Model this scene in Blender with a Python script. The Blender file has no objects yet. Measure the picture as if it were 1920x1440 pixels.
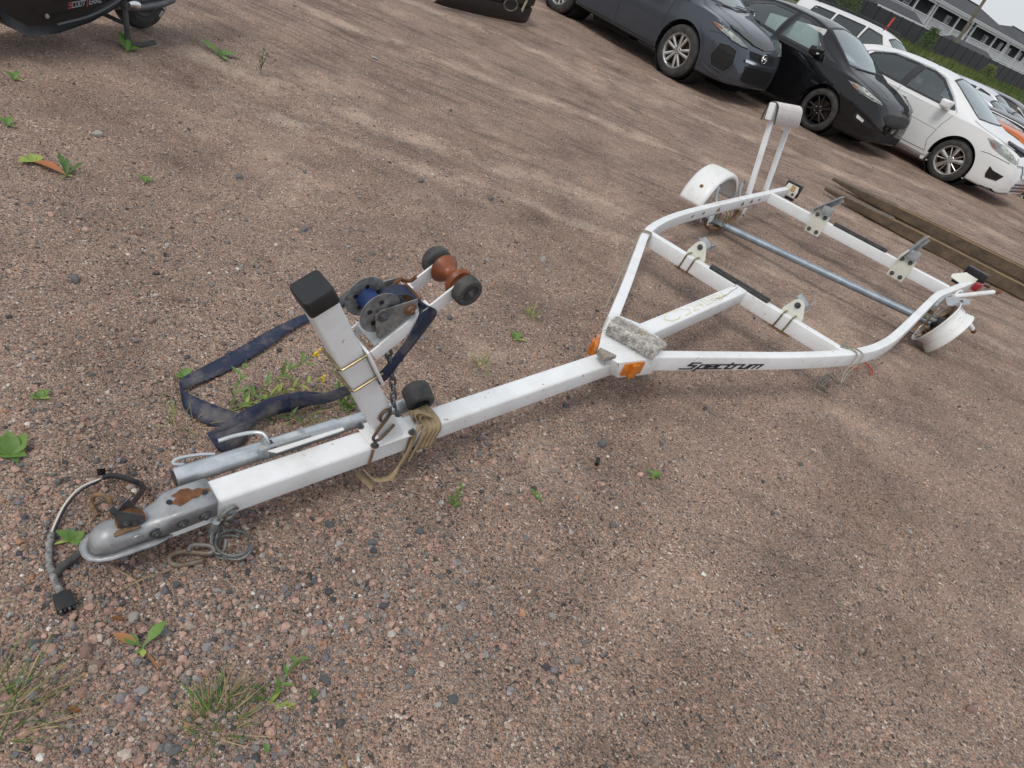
import bpy, bmesh, math, random
import numpy as np
from mathutils import Vector, Matrix, noise as mnoise
from mathutils.bvhtree import BVHTree
from mathutils.geometry import delaunay_2d_cdt

R_ = math.radians
scn = bpy.context.scene
COL = scn.collection
random.seed(7)
RNG = np.random.default_rng(11)

# ------------------------------------------------------------------ camera
FPX, PITCH, ROLL, CAMH = 1251.2, R_(35.21), R_(23.208), 1.607   # focal length in photo pixels (1920 wide)
FW = Vector((0, math.cos(PITCH), -math.sin(PITCH)))
UP0 = Vector((0, math.sin(PITCH), math.cos(PITCH)))
RT0 = Vector((1, 0, 0))
CR = math.cos(ROLL)*RT0 + math.sin(ROLL)*UP0
CU = -math.sin(ROLL)*RT0 + math.cos(ROLL)*UP0
CAM = Vector((0, 0, CAMH))
cd = bpy.data.cameras.new('camera')
cd.sensor_width = 36
cd.lens = FPX/1920*36
cd.clip_start = 0.05
cd.clip_end = 2000
cam = bpy.data.objects.new('camera', cd)
COL.objects.link(cam)
cam.matrix_world = Matrix(((CR.x, CU.x, -FW.x, CAM.x), (CR.y, CU.y, -FW.y, CAM.y), (CR.z, CU.z, -FW.z, CAM.z), (0, 0, 0, 1)))
scn.camera = cam

# ------------------------------------------------------------------ light: overcast day
w = bpy.data.worlds.new('World')
scn.world = w
w.use_nodes = True
nt = w.node_tree
bgn = nt.nodes['Background']
sky = nt.nodes.new('ShaderNodeTexSky')
sky.sky_type = 'NISHITA'
sky.sun_disc = False
SUN_EL, SUN_AZ = R_(56), R_(205)
sky.sun_elevation = SUN_EL
sky.sun_rotation = SUN_AZ
sky.air_density = 1.0
sky.dust_density = 4.0
mix = nt.nodes.new('ShaderNodeMixRGB')
mix.inputs[0].default_value = 0.86
mix.inputs[2].default_value = (7.3, 7.65, 8.1, 1)         # the even cloud deck
nt.links.new(sky.outputs[0], mix.inputs[1])
nt.links.new(mix.outputs[0], bgn.inputs[0])
bgn.inputs[1].default_value = 0.104
sd = bpy.data.lights.new('sun', 'SUN')
sd.energy = 1.5
sd.angle = R_(18)
sd.color = (1, .95, .88)
sun = bpy.data.objects.new('sun', sd)
COL.objects.link(sun)
# sun_rotation in the sky is measured clockwise from +Y
sdir = Vector((math.sin(SUN_AZ)*math.cos(SUN_EL), math.cos(SUN_AZ)*math.cos(SUN_EL), math.sin(SUN_EL)))
sun.rotation_euler = sdir.to_track_quat('Z', 'Y').to_euler()
scn.view_settings.view_transform = 'Standard'
scn.view_settings.look = 'None'
scn.view_settings.exposure = 0.0
scn.view_settings.gamma = 1
scn.view_settings.use_curve_mapping = False

# ------------------------------------------------------------------ pixel helpers: a pixel gives a direction, the plane it touches gives the distance
def ray(px, py):
    return FW + CR*((px-960)/FPX) - CU*((py-720)/FPX)
def G(px, py, z=0.0):
    r = ray(px, py)
    return CAM + r*((z-CAMH)/r.z)

# ------------------------------------------------------------------ object helpers
def prop(o, label=None, cat=None, group=None, kind=None):
    if label: o['label'] = label
    if cat: o['category'] = cat
    if group: o['group'] = group
    if kind: o['kind'] = kind
    return o
def empty(name, loc=(0, 0, 0), rotz=0.0, **k):
    o = bpy.data.objects.new(name, None)
    COL.objects.link(o)
    o.location = loc
    o.rotation_euler = (0, 0, rotz)
    o.empty_display_size = .1
    return prop(o, **k)

class MB:
    """collects shapes; build() links them as one mesh object"""
    def __init__(s):
        s.v = []; s.f = []
    def add(s, vs, fs):
        b = len(s.v)
        s.v += [Vector(p) for p in vs]
        s.f += [tuple(i+b for i in f) for f in fs]
        return s
    def box(s, c, ax, ay, az, hx, hy, hz):
        c = Vector(c); X = Vector(ax).normalized()*hx; Y = Vector(ay).normalized()*hy; Z = Vector(az).normalized()*hz
        p = [c+a*X+b*Y+d*Z for d in (-1, 1) for b in (-1, 1) for a in (-1, 1)]
        return s.add(p, [(0, 2, 3, 1), (4, 5, 7, 6), (0, 1, 5, 4), (2, 6, 7, 3), (0, 4, 6, 2), (1, 3, 7, 5)])
    def abox(s, x0, x1, y0, y1, z0, z1):
        return s.box(((x0+x1)/2, (y0+y1)/2, (z0+z1)/2), (1, 0, 0), (0, 1, 0), (0, 0, 1), abs(x1-x0)/2, abs(y1-y0)/2, abs(z1-z0)/2)
    def sweep(s, path, prof, up=(0, 0, 1), caps=True, closed=False, scales=None):
        path = [Vector(p) for p in path]
        n = len(path); m = len(prof); up = Vector(up)
        vs = []; fs = []
        for i, p in enumerate(path):
            if closed: t = (path[(i+1) % n]-path[i-1])
            elif i == 0: t = path[1]-path[0]
            elif i == n-1: t = path[-1]-path[-2]
            else: t = (path[i+1]-path[i]).normalized()+(path[i]-path[i-1]).normalized()
            if t.length < 1e-9: t = Vector((1, 0, 0))
            t.normalize()
            u = up
            sd_ = t.cross(u)
            if sd_.length < 1e-3: sd_ = t.cross(Vector((1, 0, 0.01)))
            sd_.normalize()
            un = sd_.cross(t)
            k = 1 if scales is None else scales[i]
            # widen at the mitre so the tube keeps its width
            for a, b in prof: vs.append(p+sd_*a*k+un*b*k)
        rng = n if closed else n-1
        for i in range(rng):
            for j in range(m):
                a = i*m+j; b = i*m+(j+1) % m; c = ((i+1) % n)*m+(j+1) % m; d = ((i+1) % n)*m+j
                fs.append((a, d, c, b))
        if caps and not closed:
            fs.append(tuple(range(m)))
            fs.append(tuple((n-1)*m+j for j in reversed(range(m))))
        return s.add(vs, fs)
    def tube(s, path, r, seg=8, caps=True, closed=False, scales=None):
        """round tube with parallel transported frames"""
        path = [Vector(p) for p in path]
        n = len(path)
        tang = []
        for i in range(n):
            if closed: t = path[(i+1) % n]-path[i-1]
            elif i == 0: t = path[1]-path[0]
            elif i == n-1: t = path[-1]-path[-2]
            else: t = path[i+1]-path[i-1]
            tang.append(t.normalized() if t.length > 1e-9 else Vector((0, 0, 1)))
        a = tang[0].orthogonal().normalized()
        vs = []; fs = []
        for i in range(n):
            a = (a-tang[i]*a.dot(tang[i]))
            if a.length < 1e-6: a = tang[i].orthogonal()
            a.normalize(); b = tang[i].cross(a)
            k = r if scales is None else r*scales[i]
            for j in range(seg):
                th = 2*math.pi*j/seg
                vs.append(path[i]+a*math.cos(th)*k+b*math.sin(th)*k)
        for i in range(n if closed else n-1):
            for j in range(seg):
                fs.append((i*seg+j, i*seg+(j+1) % seg, ((i+1) % n)*seg+(j+1) % seg, ((i+1) % n)*seg+j))
        if caps and not closed:
            fs.append(tuple(reversed(range(seg)))); fs.append(tuple((n-1)*seg+j for j in range(seg)))
        return s.add(vs, fs)
    def cyl(s, a, b, r, seg=16):
        return s.tube([a, b], r, seg)
    def lathe(s, c, axis, prof, seg=24, arc=(0, 2*math.pi), ref=None, caps=False):
        """prof: (along axis, radius)"""
        c = Vector(c); ax = Vector(axis).normalized()
        a = (Vector(ref)-ax*Vector(ref).dot(ax)).normalized() if ref is not None else ax.orthogonal().normalized()
        b = ax.cross(a)
        full = abs(arc[1]-arc[0]-2*math.pi) < 1e-6
        ns = seg if full else seg+1
        m = len(prof); vs = []; fs = []
        for i in range(ns):
            th = arc[0]+(arc[1]-arc[0])*i/seg
            d = a*math.cos(th)+b*math.sin(th)
            for h, r in prof: vs.append(c+ax*h+d*r)
        for i in range(seg):
            i2 = (i+1) % ns
            for j in range(m-1):
                fs.append((i*m+j, i2*m+j, i2*m+j+1, i*m+j+1))
        if caps:
            fs.append(tuple(range(m))); fs.append(tuple((ns-1)*m+j for j in range(m)))
        return s.add(vs, fs)
    def prism(s, poly, d):
        """poly: list of 3-D points (planar), extruded by vector d"""
        n = len(poly); d = Vector(d)
        vs = [Vector(p) for p in poly]+[Vector(p)+d for p in poly]
        fs = [tuple(reversed(range(n))), tuple(range(n, 2*n))]+[(i, (i+1) % n, n+(i+1) % n, n+i) for i in range(n)]
        return s.add(vs, fs)
    def ball(s, c, rx, ry=None, rz=None, seg=12, rings=8):
        ry = rx if ry is None else ry; rz = rx if rz is None else rz
        c = Vector(c); vs = []; fs = []
        for i in range(rings+1):
            ph = math.pi*i/rings
            for j in range(seg):
                th = 2*math.pi*j/seg
                vs.append(c+Vector((rx*math.sin(ph)*math.cos(th), ry*math.sin(ph)*math.sin(th), rz*math.cos(ph))))
        for i in range(rings):
            for j in range(seg):
                fs.append((i*seg+j, (i+1)*seg+j, (i+1)*seg+(j+1) % seg, i*seg+(j+1) % seg))
        return s.add(vs, fs)
    def build(s, name, mat, parent=None, org=(0, 0, 0), smooth=None, bevel=0, bseg=2, solid=0):
        org = Vector(org)
        me = bpy.data.meshes.new(name)
        me.from_pydata([tuple(v-org) for v in s.v], [], s.f)
        bm = bmesh.new(); bm.from_mesh(me)
        bmesh.ops.remove_doubles(bm, verts=bm.verts, dist=1e-6)
        bmesh.ops.recalc_face_normals(bm, faces=bm.faces)
        if bevel:
            es = [e for e in bm.edges if len(e.link_faces) == 2 and e.calc_face_angle(0) > R_(35)]
            bmesh.ops.bevel(bm, geom=es, offset=bevel, segments=bseg, profile=.6, affect='EDGES', clamp_overlap=True)
        bm.to_mesh(me); bm.free()
        if smooth is not None:
            me.polygons.foreach_set('use_smooth', [True]*len(me.polygons))
            if smooth < 180: me.set_sharp_from_angle(angle=R_(smooth))
        me.materials.append(mat)
        o = bpy.data.objects.new(name, me)
        COL.objects.link(o)
        if parent is not None: o.parent = parent
        elif org.length: o.location = org
        if solid:
            md = o.modifiers.new('thickness', 'SOLIDIFY'); md.thickness = solid; md.offset = 0
        return o

def rrect(hw, hh, r, n=3, cy=0.0):
    """rounded rectangle profile"""
    out = []
    for (sx, sy, a0) in ((1, 1, 0), (-1, 1, 90), (-1, -1, 180), (1, -1, 270)):
        for i in range(n+1):
            a = R_(a0+90*i/n)
            out.append((sx*(hw-r)+r*math.cos(a), cy+sy*(hh-r)+r*math.sin(a)))
    return out
def circ(r, n=10):
    return [(r*math.cos(2*math.pi*i/n), r*math.sin(2*math.pi*i/n)) for i in range(n)]
def smooth_path(pts, sub=6, closed=False):
    """Catmull-Rom through the points"""
    P = [Vector(p) for p in pts]; n = len(P); out = []
    for i in range(n if closed else n-1):
        if closed: p0, p1, p2, p3 = P[i-1], P[i], P[(i+1) % n], P[(i+2) % n]
        else: p0 = P[i-1] if i else P[0]*2-P[1]; p1 = P[i]; p2 = P[i+1]; p3 = P[i+2] if i+2 < n else P[-1]*2-P[-2]
        for k in range(sub):
            t = k/sub
            out.append(.5*((2*p1)+(p2-p0)*t+(2*p0-5*p1+4*p2-p3)*t*t+(-p0+3*p1-3*p2+p3)*t**3))
    if not closed: out.append(P[-1])
    return out

# ------------------------------------------------------------------ materials
def new_mat(name):
    m = bpy.data.materials.new(name); m.use_nodes = True
    nt = m.node_tree
    return m, nt, nt.nodes['Principled BSDF']
def N(nt, t, **k):
    n = nt.nodes.new(t)
    for a, b in k.items(): setattr(n, a, b)
    return n
def c4(c): return (c[0], c[1], c[2], 1)
def M(name, col, rough=.5, metal=0., var=.0, vscale=8., bump=0., bscale=60., spec=None, coat=0., col2=None, speck=None, speck_scale=120., speck_amt=.62, trans=0.):
    """plain procedural material: noise between two tones, optional specks, optional bump"""
    m, nt, b = new_mat(name)
    tc = N(nt, 'ShaderNodeTexCoord')
    b.inputs['Roughness'].default_value = rough
    b.inputs['Metallic'].default_value = metal
    if spec is not None: b.inputs['Specular IOR Level'].default_value = spec
    if coat:
        b.inputs['Coat Weight'].default_value = coat; b.inputs['Coat Roughness'].default_value = .06
    if trans: b.inputs['Transmission Weight'].default_value = trans
    src = None
    if var or col2:
        nz = N(nt, 'ShaderNodeTexNoise'); nz.inputs['Scale'].default_value = vscale; nz.inputs['Detail'].default_value = 6; nz.inputs['Roughness'].default_value = .65
        nt.links.new(tc.outputs['Object'], nz.inputs['Vector'])
        rp = N(nt, 'ShaderNodeValToRGB')
        c2 = col2 if col2 else tuple(x*(1-var) for x in col)
        rp.color_ramp.elements[0].position = .35; rp.color_ramp.elements[1].position = .62
        rp.color_ramp.elements[0].color = c4(c2); rp.color_ramp.elements[1].color = c4(col)
        nt.links.new(nz.outputs[0], rp.inputs[0]); src = rp.outputs[0]
    if speck:
        n2 = N(nt, 'ShaderNodeTexNoise'); n2.inputs['Scale'].default_value = speck_scale; n2.inputs['Detail'].default_value = 4; n2.inputs['Roughness'].default_value = .7
        nt.links.new(tc.outputs['Object'], n2.inputs['Vector'])
        r2 = N(nt, 'ShaderNodeValToRGB')
        r2.color_ramp.elements[0].position = speck_amt; r2.color_ramp.elements[1].position = speck_amt+.05
        nt.links.new(n2.outputs[0], r2.inputs[0])
        mx = N(nt, 'ShaderNodeMixRGB'); mx.inputs[1].default_value = c4(col); mx.inputs[2].default_value = c4(speck)
        if src is not None: nt.links.new(src, mx.inputs[1])
        nt.links.new(r2.outputs[0], mx.inputs[0]); src = mx.outputs[0]
    if src is not None: nt.links.new(src, b.inputs['Base Color'])
    else: b.inputs['Base Color'].default_value = c4(col)
    if bump:
        n3 = N(nt, 'ShaderNodeTexNoise'); n3.inputs['Scale'].default_value = bscale; n3.inputs['Detail'].default_value = 5
        nt.links.new(tc.outputs['Object'], n3.inputs['Vector'])
        bp = N(nt, 'ShaderNodeBump'); bp.inputs['Strength'].default_value = bump; bp.inputs['Distance'].default_value = .004
        nt.links.new(n3.outputs[0], bp.inputs['Height']); nt.links.new(bp.outputs[0], b.inputs['Normal'])
    return m

# ------------------------------------------------------------------ ground sheet
_perm = np.random.default_rng(3).random((512, 512))
def vnoise(x, y, seed=0):
    x = np.asarray(x, float)+seed*17.3; y = np.asarray(y, float)+seed*9.1
    xi = np.floor(x).astype(int); yi = np.floor(y).astype(int)
    fx = x-xi; fy = y-yi
    fx = fx*fx*(3-2*fx); fy = fy*fy*(3-2*fy)
    a = _perm[xi % 512, yi % 512]; b = _perm[(xi+1) % 512, yi % 512]; c = _perm[xi % 512, (yi+1) % 512]; d = _perm[(xi+1) % 512, (yi+1) % 512]
    return (a*(1-fx)+b*fx)*(1-fy)+(c*(1-fx)+d*fx)*fy
LANE = R_(9.0)                                  # the lane the tyres have run along
LC, LS = math.cos(LANE), math.sin(LANE)
def lane_uv(x, y): return x*LC+y*LS, -x*LS+y*LC
def coarse(x, y):
    """how much loose stone lies here, 0..1"""
    u, v = lane_uv(x, y)
    a = vnoise(x*1.1, y*1.1, 2)*.55+vnoise(u*.5, v*3.2, 4)*.6+vnoise(x*3.3, y*3.3, 5)*.25
    near = np.exp(-(((x+.6)/.9)**2+((y-.9)/.8)**2))
    pile = np.exp(-(((x+1.1)/1.5)**2+((y-2.6)/1.4)**2))
    return np.clip((a-.52)*2.2+near*.5+pile*.36, 0, 1)
def ground_z(x, y):
    x = np.asarray(x, float); y = np.asarray(y, float)
    u, v = lane_uv(x, y)
    z = (vnoise(x*.7, y*.7, 1)-.5)*.03+(vnoise(x*2.7, y*2.7, 3)-.5)*.022+(vnoise(x*9, y*9, 6)-.5)*.010+(vnoise(x*23, y*23, 7)-.5)*.0035
    z = z+(vnoise(u*.6, v*4.5, 8)-.5)*.014*np.clip((y-2)/2, 0, 1)
    fade = np.clip(1-(np.hypot(x, y)-14)/10, 0, 1)
    return z*fade-.006-.062*np.clip(x-7.6, 0, 5.5)*np.clip((60-np.hypot(x, y))/30, 0, 1)
def gz(p): return float(ground_z(p[0], p[1]))
def on_ground(px, py, up=0.0):
    p = G(px, py)
    p.z = gz(p)+up
    return p

def spread(lo, hi, step, far_lo, far_hi, grow=1.09):
    mid = list(np.arange(lo, hi, step))
    a = []; s = step; x = lo
    while x > far_lo:
        s *= grow; x -= s; a.append(x)
    b = []; s = step; x = mid[-1]
    while x < far_hi:
        s *= grow; x += s; b.append(x)
    return np.array(a[::-1]+mid+b)
gx = spread(-2.2, 3.4, .022, -500, 500)
gy = spread(.2, 5.2, .022, -300, 700)
GX, GY = np.meshgrid(gx, gy)
GZ = ground_z(GX, GY)
nx, ny = len(gx), len(gy)
co = np.stack([GX.ravel(), GY.ravel(), GZ.ravel()], -1)
ii = np.arange(nx*ny).reshape(ny, nx)
fc = np.stack([ii[:-1, :-1], ii[:-1, 1:], ii[1:, 1:], ii[1:, :-1]], -1).reshape(-1, 4)
gm = bpy.data.meshes.new('ground')
gm.vertices.add(len(co)); gm.vertices.foreach_set('co', co.ravel())
gm.loops.add(fc.size); gm.loops.foreach_set('vertex_index', fc.ravel().astype(np.int32))
gm.polygons.add(len(fc)); gm.polygons.foreach_set('loop_start', np.arange(0, fc.size, 4, dtype=np.int32))
gm.update(); gm.validate()
gm.polygons.foreach_set('use_smooth', [True]*len(gm.polygons))
ca = gm.attributes.new('coarse', 'FLOAT', 'POINT')
ca.data.foreach_set('value', coarse(co[:, 0], co[:, 1]).astype(np.float32))

def ground_material():
    m, nt, b = new_mat('crushed_pink_granite')
    L = nt.links.new
    geo = N(nt, 'ShaderNodeNewGeometry')
    pos = geo.outputs['Position']
    at = N(nt, 'ShaderNodeAttribute', attribute_name='coarse')
    def vor(scale, feat='F1'):
        v = N(nt, 'ShaderNodeTexVoronoi', feature=feat); v.inputs['Scale'].default_value = scale
        L(pos, v.inputs['Vector']); return v
    def noi(scale, det=4, rough=.6, vec=None):
        n = N(nt, 'ShaderNodeTexNoise'); n.inputs['Scale'].default_value = scale; n.inputs['Detail'].default_value = det; n.inputs['Roughness'].default_value = rough
        L(vec if vec is not None else pos, n.inputs['Vector']); return n
    def ramp(src, stops, interp='LINEAR'):
        r = N(nt, 'ShaderNodeValToRGB'); r.color_ramp.interpolation = interp
        el = r.color_ramp.elements
        while len(el) < len(stops): el.new(.5)
        for e, (p, c) in zip(el, stops): e.position = p; e.color = c4(c) if not isinstance(c, float) else (c, c, c, 1)
        L(src, r.inputs[0]); return r.outputs[0]
    def mixc(f, a, c, mode='MIX'):
        x = N(nt, 'ShaderNodeMixRGB', blend_type=mode)
        for i, s in ((0, f), (1, a), (2, c)):
            if isinstance(s, (float, int)): x.inputs[i].default_value = s
            elif isinstance(s, tuple): x.inputs[i].default_value = c4(s)
            else: L(s, x.inputs[i])
        return x.outputs[0]
    def sep(c):
        s = N(nt, 'ShaderNodeSeparateColor'); L(c, s.inputs[0]); return s.outputs
    grains = [(0, (.035, .034, .038)), (.17, (.075, .073, .080)), (.28, (.18, .160, .152)), (.36, (.315, .205, .154)), (.52, (.465, .313, .236)), (.68, (.595, .424, .326)), (.78, (.26, .235, .225)), (.86, (.46, .24, .15)), (.94, (.66, .54, .46)), (1, (.84, .78, .72))]
    v1 = vor(250); v2 = vor(135); v3 = vor(480)
    c1 = ramp(sep(v1.outputs['Color'])[0], grains)
    c2 = ramp(sep(v2.outputs['Color'])[1], grains)
    c3 = ramp(sep(v3.outputs['Color'])[2], grains)
    big = ramp(noi(38, 2).outputs[0], [(.47, 0.0), (.56, 1.0)])
    gr = mixc(big, mixc(.28, c1, c3), c2)
    # fines: damp sand between the grains, paler and smoother where tyres have packed it
    fines = mixc(ramp(noi(3.0, 5).outputs[0], [(.38, 0.0), (.66, 1.0)]), (.235, .179, .143), (.395, .299, .236))
    mapn = N(nt, 'ShaderNodeMapping'); mapn.inputs['Rotation'].default_value = (0, 0, -LANE); mapn.inputs['Scale'].default_value = (.32, 2.3, 1)
    L(pos, mapn.inputs['Vector'])
    streak = noi(1.0, 5, .62, mapn.outputs[0])
    packed = ramp(streak.outputs[0], [(.53, 0.0), (.62, 1.0)])
    mapf = N(nt, 'ShaderNodeMapping'); mapf.inputs['Rotation'].default_value = (0, 0, -LANE); mapf.inputs['Scale'].default_value = (1.3, 14, 1)
    L(pos, mapf.inputs['Vector'])
    fine_streak = noi(1.0, 4, .6, mapf.outputs[0])
    sxy = N(nt, 'ShaderNodeSeparateXYZ'); L(pos, sxy.inputs[0])
    lane_w = N(nt, 'ShaderNodeMapRange'); L(sxy.outputs['Y'], lane_w.inputs[0]); lane_w.inputs[1].default_value = 3.2; lane_w.inputs[2].default_value = 6.0; lane_w.inputs[3].default_value = .15; lane_w.inputs[4].default_value = .8
    fs_ = N(nt, 'ShaderNodeMath', operation='MULTIPLY'); L(ramp(fine_streak.outputs[0], [(.37, .8), (.5, 0.0)]), fs_.inputs[0]); L(lane_w.outputs[0], fs_.inputs[1]); far_streak = fs_.outputs[0]
    base = mixc(ramp(noi(14, 4).outputs[0], [(.34, .62), (.62, .96)]), fines, gr)
    base = mixc(far_streak, base, (.14, .112, .096))
    # tyre-packed bands, greyish sand
    u_ = N(nt, 'ShaderNodeVectorMath', operation='DOT_PRODUCT'); L(pos, u_.inputs[0]); u_.inputs[1].default_value = (-LS, LC, 0)
    wob = noi(.7, 2)
    def band(v0, wd):
        a = N(nt, 'ShaderNodeMath', operation='ADD'); L(u_.outputs['Value'], a.inputs[0]); a.inputs[1].default_value = -v0
        s = N(nt, 'ShaderNodeMath', operation='MULTIPLY_ADD'); L(wob.outputs[0], s.inputs[0]); s.inputs[1].default_value = .55; L(a.outputs[0], s.inputs[2])
        o = N(nt, 'ShaderNodeMath', operation='SUBTRACT'); L(s.outputs[0], o.inputs[0]); o.inputs[1].default_value = .275
        ab = N(nt, 'ShaderNodeMath', operation='ABSOLUTE'); L(o.outputs[0], ab.inputs[0])
        d = N(nt, 'ShaderNodeMath', operation='DIVIDE'); L(ab.outputs[0], d.inputs[0]); d.inputs[1].default_value = wd
        return ramp(d.outputs[0], [(.35, 1.0), (1.0, 0.0)])
    brk = ramp(noi(2.2, 5, .7).outputs[0], [(.42, 0.0), (.60, .8)])
    tr = None
    for v0, wd in ((4.75, .22), (4.25, .10), (9.3, .3), (10.7, .25), (7.1, .2)):
        q = band(v0, wd)
        tr = q if tr is None else mixc(1.0, tr, q, 'LIGHTEN')
    trk = mixc(1.0, tr, brk, 'MULTIPLY')
    base = mixc(trk, base, mixc(.45, (.36, .305, .245), gr))
    base = mixc(mixc(1.0, packed, (.5, .5, .5), 'MULTIPLY'), base, mixc(.6, (.39, .300, .245), gr))
    # smooth drifts of fine sand
    sand = ramp(noi(.75, 6, .6).outputs[0], [(.54, 0.0), (.66, .72)])
    sand = mixc(1.0, sand, ramp(noi(9, 5, .7).outputs[0], [(.36, .25), (.6, 1.0)]), 'MULTIPLY')
    base = mixc(sand, base, mixc(.22, (.40, .315, .25), gr))
    # broad damp and dry areas
    damp = ramp(noi(1.4, 7, .72).outputs[0], [(.36, .55), (.52, 0.0)])
    base = mixc(damp, base, mixc(1.0, base, (.55, .52, .5), 'MULTIPLY'))
    base = mixc(1.0, base, ramp(noi(1.9, 5, .62).outputs[0], [(.30, (.78, .77, .76)), (.46, (1.06, 1.035, 1.015)), (.68, (1.26, 1.21, 1.16))]), 'MULTIPLY')
    L(base, b.inputs['Base Color'])
    b.inputs['Roughness'].default_value = .92
    b.inputs['Specular IOR Level'].default_value = .25
    # relief of the grains
    def mul(a, k):
        x = N(nt, 'ShaderNodeMath', operation='MULTIPLY'); L(a, x.inputs[0]); x.inputs[1].default_value = k; return x.outputs[0]
    def add(a, c):
        x = N(nt, 'ShaderNodeMath', operation='ADD'); L(a, x.inputs[0]); L(c, x.inputs[1]); return x.outputs[0]
    h = add(add(mul(v1.outputs['Distance'], -.0055), mul(v2.outputs['Distance'], -.011)), add(mul(v3.outputs['Distance'], -.002), mul(noi(22, 5).outputs[0], .022)))
    inv = N(nt, 'ShaderNodeMath', operation='MULTIPLY_ADD'); L(mixc(1.0, trk, sand, 'LIGHTEN'), inv.inputs[0]); inv.inputs[1].default_value = -.8; inv.inputs[2].default_value = 1.0
    bp = N(nt, 'ShaderNodeBump'); bp.inputs['Distance'].default_value = 1.0
    L(mul(inv.outputs[0], .9), bp.inputs['Strength'])
    L(h, bp.inputs['Height']); L(bp.outputs[0], b.inputs['Normal'])
    return m
gm.materials.append(ground_material())
ground = bpy.data.objects.new('ground', gm)
COL.objects.link(ground)
prop(ground, kind='structure')

# ------------------------------------------------------------------ loose gravel: instanced on points
def stone_mesh(name, seed, sub, flat):
    bm = bmesh.new()
    bmesh.ops.create_icosphere(bm, subdivisions=sub, radius=1)
    rg = random.Random(seed)
    # chop with random planes so that the stone has broken faces
    cuts = [(Vector((rg.gauss(0, 1), rg.gauss(0, 1), rg.gauss(0, 1))).normalized(), rg.uniform(.45, .85)) for _ in range(9)]
    sc = Vector((rg.uniform(.8, 1.25), rg.uniform(.65, 1.0), rg.uniform(.45, .75)*flat))
    for v in bm.verts:
        for nrm, d in cuts:
            k = v.co.dot(nrm)
            if k > d: v.co -= nrm*(k-d)
        v.co = Vector((v.co.x*sc.x, v.co.y*sc.y, v.co.z*sc.z))*(1+.05*rg.uniform(-1, 1))
    me = bpy.data.meshes.new(name); bm.to_mesh(me); bm.free()
    return me
def stone_material():
    m, nt, b = new_mat('broken_stone')
    L = nt.links.new
    a = N(nt, 'ShaderNodeAttribute', attribute_name='col', attribute_type='INSTANCER')
    tc = N(nt, 'ShaderNodeTexCoord')
    n = N(nt, 'ShaderNodeTexNoise'); n.inputs['Scale'].default_value = 2.6; n.inputs['Detail'].default_value = 6; n.inputs['Roughness'].default_value = .75
    L(tc.outputs['Object'], n.inputs['Vector'])
    r = N(nt, 'ShaderNodeValToRGB'); r.color_ramp.elements[0].position = .3; r.color_ramp.elements[1].position = .7
    r.color_ramp.elements[0].color = (.55, .55, .56, 1); r.color_ramp.elements[1].color = (1.3, 1.25, 1.2, 1)
    L(n.outputs[0], r.inputs[0])
    x = N(nt, 'ShaderNodeMixRGB', blend_type='MULTIPLY'); x.inputs[0].default_value = 1
    L(a.outputs['Color'], x.inputs[1]); L(r.outputs[0], x.inputs[2]); L(x.outputs[0], b.inputs['Base Color'])
    b.inputs['Roughness'].default_value = .85; b.inputs['Specular IOR Level'].default_value = .3
    return m
STONE_MAT = stone_material()
protos = bpy.data.collections.new('gravel_shapes')
for k in range(8):
    me = stone_mesh('pebble_shape', 100+k, 2 if k < 3 else 1, 1.0)
    me.materials.append(STONE_MAT)
    protos.objects.link(bpy.data.objects.new('pebble_shape_%d' % k, me))
PAL = np.array([(.40, .265, .215), (.45, .305, .25), (.33, .22, .185), (.29, .235, .21), (.23, .222, .225), (.16, .16, .17), (.085, .085, .092), (.36, .295, .245), (.54, .46, .40), (.38, .21, .13), (.32, .315, .315), (.62, .59, .55)])
PW = np.array([.17, .13, .15, .13, .12, .10, .06, .06, .03, .02, .04, .012]); PW /= PW.sum()
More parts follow.
